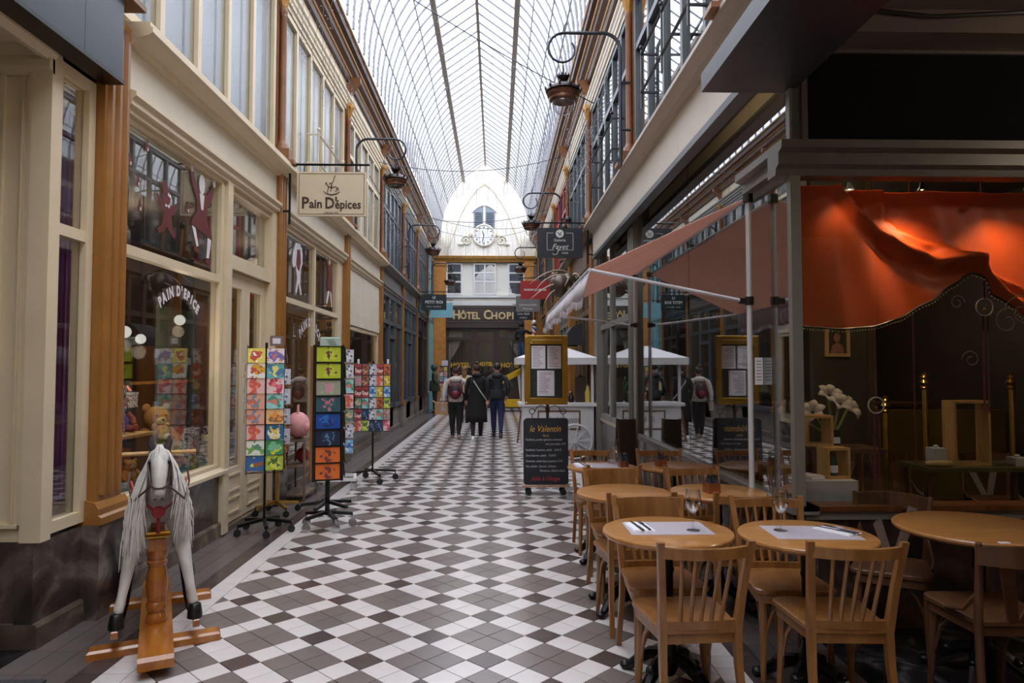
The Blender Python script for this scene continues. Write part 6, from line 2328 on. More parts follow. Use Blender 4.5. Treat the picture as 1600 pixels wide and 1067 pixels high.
mb.lathe([(0.0, 0.0), (0.05, 0.0), (0.062, 0.03), (0.058, 0.08), (0.03, 0.13), (0.024, 0.17), (0.032, 0.215), (0.030, 0.215), (0.022, 0.17), (0.028, 0.13), (0.055, 0.08), (0.058, 0.03), (0.0, 0.006)], (0, 0, 0), 20)
mb.build('flask', GLASS_W, cv, True)
COPP = mat('copper_pot', S(150, 92, 60), 0.3, 0.5, 0.1)
def cube_pot(x, y, s, label, n):
    t = thing('condiment_cube', label, 'condiment holder', (x, y, TZ), 0.2)
    mb = MB()
    h = s / 2
    for a, b, c, d in ((-h, h, -h, -h + 0.006), (-h, h, h - 0.006, h), (-h, -h + 0.006, -h + 0.006, h - 0.006), (h - 0.006, h, -h + 0.006, h - 0.006), (-h + 0.006, h - 0.006, -h + 0.006, h - 0.006)):
        mb.box(a, b, c, d, 0, s * 0.8 if not (a > -h and c > -h and b < h and d < h) else 0.006)
    mb.build('cube', COPP, t)
    for k in range(n):
        mb = MB()
        px, py = ((-0.022, -0.02), (0.022, 0.02), (0.02, -0.022), (-0.02, 0.022))[k]
        mb.lathe([(0.015, 0.008), (0.016, 0.075), (0.012, 0.085), (0.011, 0.10), (0.0, 0.102)], (px, py, 0), 10)
        b_ = mb.build('shaker', mat('shaker_dark', S(46, 48, 58), 0.2), t, True)
        mb = MB()
        mb.lathe([(0.012, 0.10), (0.012, 0.118), (0.0, 0.12)], (px, py, 0), 8)
        mb.build('cap', CHROME if k % 2 else BLACK, b_, True)
x, y = TP['T5']
cube_pot(x - 0.06, y - 0.06, 0.085, 'copper cube with dark shakers on the second row table', 4)
x, y = TP['T7']
cube_pot(x - 0.13, y - 0.02, 0.075, 'copper cube with black lid on the back row table by the vitrine', 2)
x, y = TP['T6']
cube_pot(x + 0.17, y - 0.08, 0.07, 'small copper cube beside the water carafe', 3)
for (x, y), dx, lab in ((TP['T4'], -0.06, 'small white table number tag on the bare second row table'), (TP['T3'], -0.12, 'small white tag at the rim of the wide bare table'), (TP['T2'], -0.02, 'small white tag at the rim of the centre front table')):
    ry = 0.30 if lab.startswith('small white table') else 0.31
    mb = MB()
    mb.cbox(-0.024, 0.024, -0.012, 0.012, 0, 0.003, 0.001)
    yy = y - math.sqrt(max(0.01, (0.385 if 'wide' in lab else 0.31) ** 2 - dx * dx)) + 0.012
    tag(obj('table_tag', mb.mesh('table_tag', PAPER), None, (x + dx, yy + 0.012, TZ)), lab, 'tag')
# ------------------------------------------------------------------ restaurant interior
wri = struct('room_shell_restaurant', 'dark inner walls of the restaurant')
RD = mat('dark_restaurant_wall', S(40, 30, 26), 0.6, 0, 0.2, 2)
RG = mat('olive_wall', S(52, 54, 44), 0.6, 0, 0.15, 2)
box('room_floor', XGR + 0.13, 6.3, YN + 0.15, 12.0, 0.0, 0.02, RD, wri)
box('room_ceiling', XGR + 0.07, 6.3, YN + 0.06, 12.7, 3.74, 3.84, RD, wri)
box('room_wall', XGR + 0.13, 6.3, 11.9, 12.0, 0, 3.74, RD, wri)
box('room_wall', 6.2, 6.3, YN + 0.15, 11.9, 0, 3.74, RD, wri)
box('room_wall', 3.10, 3.66, 6.60, 6.68, 0, 3.74, RG, wri)
box('wall_moulding', 3.62, 3.68, 6.55, 6.60, 0, 3.5, mat('brown_moulding', S(70, 60, 44), 0.5), wri)
box('yellow_reflection_panel', 3.66, 6.2, 8.2, 8.3, 0, 1.1, mat('reflection_yellow', S(120, 98, 34), 0.6, 0, 0.2, 2), wri)  # mustard panel put in for the yellow reflections behind the chairs
box('front_wall', XE, 6.4, YN, YN + 0.12, 0, 3.9, RD, wri)
for a, b in ((12.0, 15.4), (15.4, 18.9), (18.9, 22.4), (22.4, 25.9), (25.9, YE)):
    box('shop_back', 2.9, 2.95, a, b, 0, 3.5, mat('shop_back_%d' % int(a), (S(96, 76, 54), S(70, 60, 50), S(110, 84, 50), S(84, 70, 60), S(60, 54, 50))[int((a - 12) / 3.4)], 0.7, 0, 0.3, 1.2), wri)
box('shop_ceiling', XFR + 0.18, 2.95, 12.75, YE, 3.46, 3.52, INTC, wri)
box('shop_floor', XFR + 0.18, 2.95, 12.75, YE, 0, 0.03, INT, wri)
lamp('shop_light', (2.5, 14.0, 2.9), 12, (1.0, 0.8, 0.55), 0.1)
lamp('shop_light', (2.5, 20.5, 2.9), 12, (1.0, 0.8, 0.55), 0.1)

# orange drape behind the window facing the camera
DR = mat('orange_drape', S(196, 82, 26), 0.5, 0, 0.06, 5, 0.05, 60, trans=0.25)
def lerp_pts(P, x):
    if x <= P[0][0]:
        return P[0][1]
    for (a, b), (c, d) in zip(P, P[1:]):
        if x <= c:
            t = (x - a) / (c - a)
            t = t * t * (3 - 2 * t) * 0.5 + t * 0.5
            return b + (d - b) * t
    return P[-1][1]
HEM = [(1.96, 1.91), (2.1, 1.885), (2.3, 1.87), (2.5, 1.885), (2.7, 1.94), (2.9, 2.05), (3.08, 2.17), (3.19, 2.25), (3.25, 2.23), (3.36, 2.10), (3.55, 1.96), (3.9, 1.88), (4.6, 1.92), (5.15, 2.0)]
R1_ = [(2.22, 2.95), (2.30, 2.80), (2.42, 2.66), (2.60, 2.52), (2.80, 2.40), (2.95, 2.335), (3.05, 2.345), (3.19, 2.35), (3.32, 2.22), (3.5, 2.05), (3.9, 1.9)]
R2_ = [(2.70, 2.60), (2.76, 2.53), (2.90, 2.46), (3.05, 2.41), (3.19, 2.355), (3.30, 2.30), (3.5, 2.18), (3.8, 2.05), (4.5, 2.0)]
def drape_y(x, z):
    y = 4.50
    d1 = z - lerp_pts(R1_, x)
    if x > 2.2:
        y += 0.075 * max(0, min(1, d1 / 0.06)) - 0.06 * math.exp(-(d1 / 0.05) ** 2)
        if d1 < 0:
            y += 0.035 * math.exp(-((d1 + 0.12) / 0.06) ** 2) * min(1, (x - 2.2) / 0.4)
    if x > 2.68:
        d2 = z - lerp_pts(R2_, x)
        y += 0.06 * max(0, min(1, d2 / 0.05)) - 0.05 * math.exp(-(d2 / 0.04) ** 2) * min(1, (x - 2.68) / 0.15)
    y += 0.018 * sin(x * 7.3 + 1.2 * sin(z * 3)) + 0.010 * sin(x * 19 + z * 6) * (1 if x > 2.3 else 0.3)
    w = abs(x - 3.19)
    y += 0.05 * math.exp(-(w / 0.05) ** 2) * max(0, 1 - abs(z - 2.33) / 0.15) * -1
    return y
NX, NZ = 150, 44
v = []
for i in range(NX + 1):
    x = 1.96 + (5.15 - 1.96) * i / NX
    hz = lerp_pts(HEM, x)
    for j in range(NZ + 1):
        z = hz + (2.83 - hz) * j / NZ
        v.append((x, drape_y(x, z), z))
f = [(i * (NZ + 1) + j, (i + 1) * (NZ + 1) + j, (i + 1) * (NZ + 1) + j + 1, i * (NZ + 1) + j + 1) for i in range(NX) for j in range(NZ)]
n0 = len(v)
dr = thing('orange_drape', 'gathered orange drape with beaded hem in the window facing the camera', 'curtain', (0, 0, 0))
mb = MB()
mb.add(v + [(p[0], p[1] + 0.004, p[2]) for p in v], f + [tuple(k + n0 for k in reversed(q)) for q in f])
mb.build('cloth', DR, dr, 80)
mb = MB()
bd = MB()
hp = []
for i in range(160):
    x = 1.96 + (5.15 - 1.96) * i / 159
    z = lerp_pts(HEM, x)
    hp.append((x, drape_y(x, z) - 0.004, z - 0.004))
    bd.ball((x, drape_y(x, z) - 0.008, z - 0.022), 0.006, 5, 4)
mb.tube(hp, 0.007, 5)
mb.build('hem_braid', BLACK, dr)
bd.build('hem_beads', mat('gilt_bead', S(190, 170, 130), 0.3, 0.6), dr, True)['kind'] = 'stuff'
# spotlights between glass and drape
for k, (x, e) in enumerate(((2.30, 4), (2.78, 34), (3.48, 30), (4.3, 20))):
    t = thing('spot_lamp', ('white spotlight nearest the restaurant corner above the drape', 'spotlight lighting the brightest patch of the orange drape', 'spotlight above the knot of the orange drape', 'spotlight past the knot of the orange drape')[k], 'lamp', (x, YN + 0.11, 2.815), 0, 'spotlights above the drape')
    mb = MB()
    mb.lathe([(0.012, 0.0), (0.014, -0.02), (0.030, -0.05), (0.026, -0.05), (0.012, -0.025), (0, -0.02)], (0, 0, 0), 12)
    mb.build('housing', WHITEP if k == 0 else BLACK, t, True)
    mb = MB()
    mb.ball((0, 0, -0.038), 0.012, 8, 5)
    mb.build('bulb', emit('spot_bulb', (1.0, 0.72, 0.42, 1), 6.0 if e else 1.0), t)
    if e:
        sp_ = bpy.data.lights.new('spot_light', 'SPOT')
        sp_.energy = e
        sp_.color = (1.0, 0.62, 0.32)
        sp_.spot_size = radians(95)
        sp_.spot_blend = 1.0
        sp_.shadow_soft_size = 0.035
        so_ = bpy.data.objects.new('spot_light', sp_)
        COL.objects.link(so_)
        so_.parent = t
        so_.location = (0, 0.0, -0.055)
        so_.rotation_euler = (radians(26), 0, 0)
# hanging ribbons with rings
RIBB = mat('maroon_ribbon', S(96, 40, 44), 0.6)
RINGM = mat('white_ring', S(196, 190, 186), 0.3)
def ribbon(x, y, zt, zr, zb, rr, label):
    t = thing('ribbon_ring', label, 'hanging ornament', (x, y, 0), 0, 'ring ornaments on ribbons')
    mb = MB()
    mb.box(-0.006, 0.006, -0.001, 0.001, zr + rr if rr else zb, zt)
    mb.build('ribbon', RIBB, t)
    if rr:
        mb = MB()
        mb.tube([(rr * cos(a * pi / 12), 0, zr + rr * sin(a * pi / 12)) for a in range(24)], 0.005, 6, closed=True)
        mb.build('ring', RINGM, t, True)
        mb = MB()
        for q in (-0.02, 0.012):
            mb.strip([(q, 0, zr - rr), (q - 0.008, 0, zb)], [(q + 0.014, 0, zr - rr), (q + 0.010, 0, zb)])
        mb.build('ribbon_tail', RIBB, t)['kind'] = 'stuff'
        mb = MB()
        mb.lathe([(0, -0.014), (0.012, 0), (0, 0.014)], (0, 0, zr - rr * 0.3), 8)
        mb.build('bead', BRASS, t)
ribbon(2.62, 4.66, 3.735, 1.35, 0.76, 0.055, 'white ring on a maroon ribbon beside the white flowers')
ribbon(3.40, 4.66, 3.735, 2.03, 1.30, 0.060, 'white ring on a maroon ribbon hanging below the drape knot')
ribbon(2.89, 4.66, 3.735, 1.6, 0.95, 0.0, 'plain maroon ribbon between the two ringed ribbons')
ribbon(2.02, 4.66, 3.735, 1.96, 1.3, 0.055, 'white ring on a thin ribbon at the restaurant corner')
# pedestal, wooden frames, jar, flowers
WBL = mat('white_block', S(176, 172, 170), 0.6)
pd = box('display_pedestal', 2.04, 2.40, 4.50, 4.80, 0.02, 0.86, WBL)
tag(pd, 'plain white display pedestal inside the restaurant corner window', 'pedestal')
def frame_box(loc, w, h, d, rot, label):
    t = thing('wooden_frame_box', label, 'box', loc, rot, 'wooden frame boxes in the window')
    th = 0.018
    for nm, a in (('side_board', (-w / 2, -w / 2 + th, 0, h)), ('side_board', (w / 2 - th, w / 2, 0, h)), ('board', (-w / 2 + th, w / 2 - th, 0, th)), ('board', (-w / 2 + th, w / 2 - th, h - th, h))):
        mb = MB()
        mb.box(a[0], a[1], -d / 2, d / 2, a[2], a[3])
        mb.build(nm, LIGHTW, t)
    return t
frame_box((2.30, 4.63, 0.86), 0.17, 0.21, 0.12, 0.15, 'small wooden frame box holding green bottles on the white pedestal')
frame_box((2.22, 4.72, 1.07), 0.20, 0.21, 0.12, 0.1, 'wooden frame box stacked above the green bottles')
bt = thing('green_bottle', 'small green bottle with a white label inside the lower frame box', 'bottle', (2.29, 4.63, 0.878))
mb = MB()
mb.lathe([(0, 0), (0.035, 0), (0.036, 0.09), (0.016, 0.125), (0.014, 0.155), (0, 0.157)], (0, 0, 0), 14)
mb.build('flask', mat('green_glass', S(20, 70, 48), 0.08, 0, 0.05), bt, True)
mb = MB()
mb.lathe([(0.0365, 0.02), (0.0368, 0.07)], (0, 0, 0), 14)
mb.build('paper_label', PAPER, bt)
bkx = thing('book', 'white boxed book lying on the pedestal edge', 'book', (2.12, 4.60, 0.86), 0.3)
mb = MB()
mb.cbox(-0.055, 0.055, -0.075, 0.075, 0, 0.03, 0.003)
mb.build('cover', WBL, bkx)
mb = MB()
mb.box(-0.052, 0.057, -0.077, 0.077, 0.006, 0.024)
mb.build('pages', PAPER, bkx)
st_ = thing('side_table', 'dark side table behind the pedestal carrying the flower jar', 'table', (2.56, 5.0, 0.02))
mb = MB()
mb.box(-0.22, 0.22, -0.18, 0.18, 0.98, 1.01)
mb.build('top', CHAIRD, st_)
for sx in (-1, 1):
    for sy in (-1, 1):
        mb = MB()
        mb.bar((sx * 0.19, sy * 0.15, 0), (sx * 0.19, sy * 0.15, 0.98), 0.03)
        mb.build('leg', CHAIRD, st_)
jar = thing('flower_jar', 'dark glass jar holding large white amaryllis flowers', 'vase', (2.47, 4.98, 1.03))
mb = MB()
mb.lathe([(0, 0), (0.05, 0), (0.055, 0.02), (0.055, 0.10), (0.04, 0.115), (0.042, 0.125), (0.038, 0.125)], (0, 0, 0), 16)
mb.build('jar', mat('dark_jar', S(30, 26, 30), 0.1), jar, True)
mb = MB()
mb.box(-0.028, 0.028, -0.0575, -0.055, 0.03, 0.075)
mb.build('jar_label', PAPER, jar)
PET = mat('white_petal', S(214, 204, 190), 0.6, 0, 0.05, 8, trans=0.2)
for k, (fx, fz, fy_, tl) in enumerate(((0.04, 0.30, -0.02, 0.2), (0.13, 0.27, 0.03, 0.9), (-0.14, 0.24, 0.0, -0.7), (-0.27, 0.25, 0.07, -1.1), (0.0, 0.36, 0.05, 0.0))):
    fl = thing('amaryllis_bloom', ('white amaryllis bloom leaning out over the jar', 'white amaryllis bloom tilted towards the ribbons', 'white amaryllis bloom tilted towards the corner post', 'white amaryllis bloom nearest the corner post', 'topmost white amaryllis bloom')[k], 'flower', (2.47 + fx, 4.98 + fy_, 1.03 + fz), 0, 'white amaryllis blooms')
    mb = MB()
    mb.tube([(-fx, -fy_, -fz + 0.08), (-fx * 0.5, -fy_ * 0.6, -fz * 0.4), (0, 0, 0)], 0.010, 6)
    mb.build('stem', mat('pale_green_stem', S(130, 140, 84), 0.6), fl, True)
    for q in range(6):
        a = q * pi / 3 + 0.3 * k
        mb = MB()
        A, B_ = [], []
        for s_ in range(6):
            u = s_ / 5
            r_ = 0.012 + 0.085 * u
            wv = 0.034 * sin(pi * min(1, u * 0.9 + 0.08))
            zz = 0.02 + 0.075 * u - 0.05 * u ** 3
            c, s2 = cos(a), sin(a)
            A.append(Vector((r_ * c - wv * s2, r_ * s2 + wv * c, zz)))
            B_.append(Vector((r_ * c + wv * s2, r_ * s2 - wv * c, zz)))
        R3 = Matrix.Rotation(tl, 3, 'Y') @ Matrix.Rotation(0.75, 3, 'X')
        mb.strip([R3 @ p for p in A], [R3 @ p for p in B_])
        o = mb.build('petal', PET, fl, True)
        sm = o.modifiers.new('thick', 'SOLIDIFY')
        sm.thickness = 0.002
# picture on the olive wall
pc = thing('framed_picture', 'small gilt framed portrait on the olive wall inside', 'picture', (3.33, 6.598, 1.87))
mb = MB()
for a, b, c, d in ((-0.12, 0.12, -0.15, -0.12), (-0.12, 0.12, 0.12, 0.15), (-0.12, -0.09, -0.12, 0.12), (0.09, 0.12, -0.12, 0.12)):
    mb.box(a, b, -0.03, 0, c, d)
mb.build('frame', mat('pale_gilt', S(190, 160, 104), 0.5), pc)
mb = MB()
mb.box(-0.09, 0.09, -0.012, 0, -0.12, 0.12)
mb.build('canvas', mat('dark_canvas', S(46, 32, 26), 0.6), pc)
mb = MB()
mb.ball((0, -0.013, 0.035), (0.035, 0.004, 0.045), 10, 6)
mb.prism([(-0.07, -0.12), (0.07, -0.12), (0.05, -0.04), (0, -0.01), (-0.05, -0.04)], -0.016, -0.012)
mb.build('portrait', mat('portrait_tan', S(140, 104, 80), 0.7), pc)['kind'] = 'stuff'
# brass posts
def brass_post(x, y, h, label):
    t = thing('brass_post', label, 'post', (x, y, 0.02), 0, 'brass posts inside the restaurant')
    mb = MB()
    mb.lathe([(0.06, 0), (0.06, 0.01), (0.022, 0.03), (0.022, h - 0.14)], (0, 0, 0), 12)
    mb.build('shaft', BRASS, t, True)
    mb = MB()
    mb.lathe([(0.022, h - 0.14), (0.034, h - 0.125), (0.022, h - 0.11), (0.04, h - 0.085), (0.022, h - 0.06), (0.03, h - 0.045), (0.018, h - 0.03), (0.022, h - 0.015), (0, h)], (0, 0, 0), 12)
    mb.build('finial', BRASS, t, True)
brass_post(3.35, 5.27, 1.56, 'brass post nearest the ringed ribbon, inside the restaurant')
brass_post(4.04, 5.27, 1.56, 'brass post at the picture edge, inside the restaurant')
brass_post(3.14, 5.45, 1.37, 'shorter brass post behind the ringed ribbon')
# interior table with wooden frame and white boxes
it = thing('restaurant_table', 'dark table inside the window carrying a tall wooden frame', 'table', (3.48, 4.98, 0.02))
mb = MB()
mb.box(-0.42, 0.50, -0.2, 0.2, 0.85, 0.88)
mb.build('tabletop', mat('green_tabletop', S(74, 72, 40), 0.4), it)
for sx in (-0.38, 0.46):
    for sy in (-0.16, 0.16):
        mb = MB()
        mb.bar((sx, sy, 0), (sx, sy, 0.85), 0.035)
        mb.build('leg', CHAIRD, it)
frame_box((3.45, 4.95, 0.90), 0.29, 0.47, 0.12, 0.1, 'tall wooden frame box standing on the restaurant table')
for k, (x, w, h, lab) in enumerate(((3.20, 0.09, 0.13, 'white card box on the restaurant table left of the tall frame'), (3.80, 0.10, 0.06, 'flat white box on the restaurant table beyond the tall frame'))):
    t = thing('white_carton', lab, 'box', (x, 4.92, 0.90))
    mb = MB()
    mb.cbox(-w / 2, w / 2, -0.05, 0.05, 0, h, 0.004)
    mb.build('carton', WBL, t)
    mb = MB()
    mb.ball((0, 0, h + 0.008), (0.02, 0.02, 0.012), 6, 4)
    mb.build('ribbon_knot', RINGM, t)
ba = thing('cushion_roll', 'pale yellow bolster lying on the restaurant table edge', 'cushion', (3.17, 4.84, 0.90))
mb = MB()
mb.tube([(-0.10, 0, 0.022), (-0.08, 0, 0.024), (0.08, 0, 0.024), (0.10, 0, 0.022)], [0.010, 0.022, 0.022, 0.010], 10)
mb.build('bolster', mat('pale_yellow_cloth', S(170, 140, 90), 0.8), ba, True)
# scrolls painted in white on the glass
mb = MB()
for cx, cz, r0, sg in ((2.92, 2.02, 0.05, 1), (3.0, 1.66, 0.06, -1), (3.24, 1.90, 0.10, 1), (3.34, 1.96, 0.12, -1)):
    pts = []
    for i in range(22):
        a = i / 21 * 2.6 * pi
        r_ = r0 * (1 - i / 28)
        pts.append((cx + sg * r_ * cos(a), YN + 0.004, cz + r_ * sin(a)))
    mb.tube(pts, 0.003, 4)
tag(mb.build('window_scrolls', mat('scroll_line', S(110, 96, 84), 0.5), None), 'thin scroll ornaments drawn on the restaurant window glass', 'decoration', kind='stuff')
for k, (x, y, rt) in enumerate(((2.95, 5.9, 2.6), (3.55, 5.75, 3.4), (4.3, 5.8, 2.9), (2.75, 7.2, 0.4))):
    chair('bent', x, y, rt, ('dark chair inside behind the ringed ribbon', 'dark chair inside behind the tall wooden frame', 'dark chair inside near the far brass post', 'dark chair deep inside by the olive wall')[k]).location.z = 0.02
ct = thing('bar_counter', 'dark bar counter with shelves at the back of the restaurant', 'counter', (4.6, 9.4, 0.02))
mb = MB()
mb.box(-1.2, 1.2, -0.3, 0.3, 0, 1.08)
mb.build('body', RD, ct)
mb = MB()
mb.box(-1.25, 1.25, -0.35, 0.35, 1.08, 1.12)
mb.build('worktop', CHAIRD, ct)
lamp('bar_light', (4.4, 9.2, 2.6), 22, (1.0, 0.75, 0.5), 0.05)
lamp('room_light', (2.75, 5.0, 3.3), 42, (1.0, 0.7, 0.4), 0.08)

# ------------------------------------------------------------------ awning on two posts beside the vitrine
AW = mat('salmon_canvas', S(212, 178, 164), 0.8, 0, 0.05, 3, trans=0.52)
VAL = mat('white_valance', S(206, 200, 206), 0.8, 0, 0.06, 8, trans=0.3)
aw = thing('awning', 'salmon canvas awning on white posts over the terrace tables', 'awning', (1.79, 4.77, 0))
LA = 8.70 - 4.77
xi, xo = 0.0, 0.66 - 1.79
zi, zo = 2.82, 2.295
N1, N2 = 14, 8
v = []
for i in range(N1 + 1):
    for j in range(N2 + 1):
        u, w = i / N1, j / N2
        v.append((xi + (xo - xi) * w, LA * u, zi + (zo - zi) * w - 0.05 * sin(pi * u) * sin(pi * w)))
f = [(i * (N2 + 1) + j, i * (N2 + 1) + j + 1, (i + 1) * (N2 + 1) + j + 1, (i + 1) * (N2 + 1) + j) for i in range(N1) for j in range(N2)]
o_ = len(v)
mb = MB()
mb.add(v + [(p[0], p[1], p[2] + 0.004) for p in v], f + [tuple(k + o_ for k in reversed(q)) for q in f])
mb.build('canvas', AW, aw, True)
# valance with fringe
mb = MB()
A, B_ = [], []
for i in range(61):
    u = i / 60
    A.append((xo, LA * u, zo + 0.01))
    B_.append((xo - 0.055 + 0.012 * sin(i * 1.3), LA * u, zo - 0.20 - 0.02 * sin(i * 0.5)))
mb.strip(A, B_)
va = mb.build('valance', VAL, aw, True)
sm = va.modifiers.new('thick', 'SOLIDIFY')
sm.thickness = 0.003
mb = MB()
for i in range(150):
    u = (i + 0.5) / 150
    y = LA * u
    z = zo - 0.20 - 0.02 * sin(u * 30)
    x = xo - 0.055 + 0.012 * sin(u * 78)
    mb.tube([(x, y, z + 0.01), (x - 0.004, y + 0.004, z - 0.045)], [0.006, 0.002], 4)
mb.build('fringe', VAL, aw)['kind'] = 'stuff'
for y, zs_ in ((0.0, 2.08), (LA, 2.16)):
    mb = MB()
    mb.tube([(0, y, 0.0), (0, y, 2.84)], 0.019 if y == 0 else 0.022, 10)
    po = mb.build('post', STEELW, aw, True)
    mb = MB()
    mb.lathe([(0.03, -0.03), (0.03, 0.03)], (0, y, zs_), 10)
    mb.box(-0.07, 0.02, y - 0.015, y + 0.015, zs_ - 0.02, zs_ + 0.02)
    mb.build('slider', BLACK, po)
    mb = MB()
    mb.lathe([(0.035, -0.04), (0.035, 0.02)], (0, y, 2.82), 10)
    mb.build('cap', BLACK, po)
    mb = MB()
    mb.tube([(-0.04, y, zs_), (xo + 0.01, y, zo)], 0.013, 8)
    mb.build('strut', STEELW, aw, True)
    mb = MB()
    mb.lathe([(0.05, 0.0), (0.05, 0.012)], (0, y, 0.0), 12)
    mb.build('foot_plate', BLACK, aw)
mb = MB()
mb.tube([(0, 0, 2.81), (0, LA, 2.81)], 0.013, 8)
mb.build('rear_bar', STEELW, aw, True)
mb = MB()
mb.tube([(xo, 0, zo + 0.005), (xo, LA, zo + 0.005)], 0.013, 8)
mb.build('front_bar', STEELW, aw, True)
pn = thing('paper_notice', 'white paper notice taped to the near awning post', 'notice', (1.845, 4.765, 1.50))
mb = MB()
mb.box(-0.025, 0.032, -0.002, 0.0, -0.01, 0.18)
mb.build('sheet', PAPER, pn)
mb = MB()
for i in range(7):
    mb.box(-0.015, 0.022, -0.003, -0.002, 0.02 + i * 0.022, 0.026 + i * 0.022)
mb.build('printed_lines', mat('grey_ink', S(120, 118, 126), 0.6), pn)['kind'] = 'stuff'

# unseen lantern, added to light the forecourt soffit and near tables
fl_ = thing('added_lantern', 'round opal lantern added out of view to light the forecourt', 'lantern', (5.0, 2.5, 3.86))
mb = MB()
mb.tube([(0, 0, 0), (0, 0, -0.25)], 0.008, 6)
mb.build('rod', BRASS, fl_)
mb = MB()
mb.ball((0, 0, -0.39), 0.14, 16, 10)
mb.build('opal_globe', emit('opal_glow', (1.0, 0.86, 0.68, 1), 6.0), fl_, True)
lamp('added_lantern_light', (5.0, 2.5, 3.28), 75, (1.0, 0.82, 0.62), 0.12)
# ------------------------------------------------------------------ white food cart
cw = thing('food_cart', 'white wooden food cart with spoked wheel and small white roof', 'cart', (1.10, 12.15, 0))
CWH = mat('cart_white', S(206, 204, 206), 0.45, 0, 0.04, 3)
mb = MB()
mb.box(-0.64, 0.64, 0.0, 0.62, 0.16, 0.94)
mb.build('body', CWH, cw)
mb = MB()
mb.cbox(-0.70, 0.68, -0.05, 0.66, 0.94, 1.0, 0.01)
mb.build('counter_top', CWH, cw)
for x in (-0.62, 0.62):
    for y in (0.03, 0.59):
        mb = MB()
        mb.bar((x, y, 1.0), (x, y, 1.72), 0.045)
        mb.build('post', wood('cart_post', S(112, 76, 40), S(90, 60, 30)) if y > 0.3 else CWH, cw)
mb = MB()
v = [(-0.75, -0.12, 1.80), (0.70, -0.12, 1.80), (0.70, 0.74, 1.80), (-0.75, 0.74, 1.80), (-0.12, 0.31, 2.02), (0.10, 0.31, 2.02)]
mb.add(v, [(0, 1, 5, 4), (1, 2, 5), (2, 3, 4, 5), (3, 0, 4), (3, 2, 1, 0)])
mb.build('roof', CWH, cw)
mb = MB()
for a, b, c, d in ((-0.75, 0.70, -0.13, -0.11), (-0.75, 0.70, 0.73, 0.75), (-0.76, -0.74, -0.11, 0.73), (0.69, 0.71, -0.11, 0.73)):
    mb.box(a, b, c, d, 1.68, 1.80)
mb.build('roof_valance', CWH, cw)
mb = MB()
for a, b, c, d in ((-0.36, 0.40, 0.84, 0.865), (-0.36, 0.40, 0.52, 0.545), (-0.36, -0.335, 0.545, 0.84), (0.375, 0.40, 0.545, 0.84)):
    mb.box(a, b, -0.012, 0.0, c, d)
mb.build('panel_moulding', wood('cart_post', S(112, 76, 40), S(90, 60, 30)), cw)
text('lettering', 'le Valentin', 0.15, mat('grey_letter', S(120, 116, 118), 0.5), cw, (0.10, -0.01, 0.70), ext=0.002, shear=0.35, xs=0.85)
mb = MB()
mb.tube([(0.40, -0.03, 0.64), (0.40, -0.03, 0.645)], 0.001, 3)
for wx in (0.32,):
    pass
wh = MB()
wc = (0.30, -0.07, 0.32)
wh.tube([(wc[0] + 0.30 * cos(a * pi / 16), wc[1], wc[2] + 0.30 * sin(a * pi / 16)) for a in range(32)], 0.02, 6, closed=True)
whl = wh.build('wheel', CWH, cw, True)
mb = MB()
mb.lathe([(0.04, -0.03), (0.045, 0.02), (0.02, 0.07)], wc, 12, 'y')
mb.build('hub', CWH, whl, True)
for k in range(10):
    a = k * pi / 5 + 0.15
    mb = MB()
    mb.bar((wc[0] + 0.03 * cos(a), wc[1], wc[2] + 0.03 * sin(a)), (wc[0] + 0.29 * cos(a), wc[1], wc[2] + 0.29 * sin(a)), 0.02, 0.016, up=(0, 1, 0))
    mb.build('spoke', CWH, whl)
mb = MB()
mb.box(-0.60, -0.52, 0.03, 0.59, 0.0, 0.16)
mb.build('stand_foot', CWH, cw)
mb = MB()
mb.box(0.52, 0.60, 0.10, 0.59, 0.0, 0.16)
mb.build('stand_foot', CWH, cw)
mb = MB()
mb.bar((-0.655, 0.04, 0.86), (-0.72, -0.03, 0.30), 0.03)
mb.build('cart_handle', wood('cart_post', S(112, 76, 40), S(90, 60, 30)), cw)
for k, (x, y, h, m_, lab) in enumerate(((0.44, 0.30, 0.46, mat('dark_box', S(60, 44, 36), 0.5), 'tall brown tin on the food cart counter'), (0.26, 0.22, 0.16, BLACK, 'black coffee pot on the food cart counter'), (0.56, 0.2, 0.30, mat('yellow_tin', S(206, 186, 90), 0.5), 'yellow bottle on the food cart counter'))):
    t = thing(('storage_tin', 'coffee_pot', 'syrup_bottle')[k], lab, ('tin', 'pot', 'bottle')[k], (1.10 + x, 12.15 + y, 1.0))
    mb = MB()
    if k == 0:
        mb.cbox(-0.09, 0.09, -0.08, 0.08, 0, h, 0.01)
    else:
        mb.lathe([(0.05, 0), (0.055, h * 0.6), (0.03, h * 0.8), (0.028, h)], (0, 0, 0), 12)
    mb.build('container', m_, t, k != 0)
    mb = MB()
    mb.lathe([(0.03, h), (0.03, h + 0.02), (0.01, h + 0.035), (0, h + 0.036)], (0, 0, 0), 10)
    mb.build('lid', CHROME if k else BLACK, t, True)

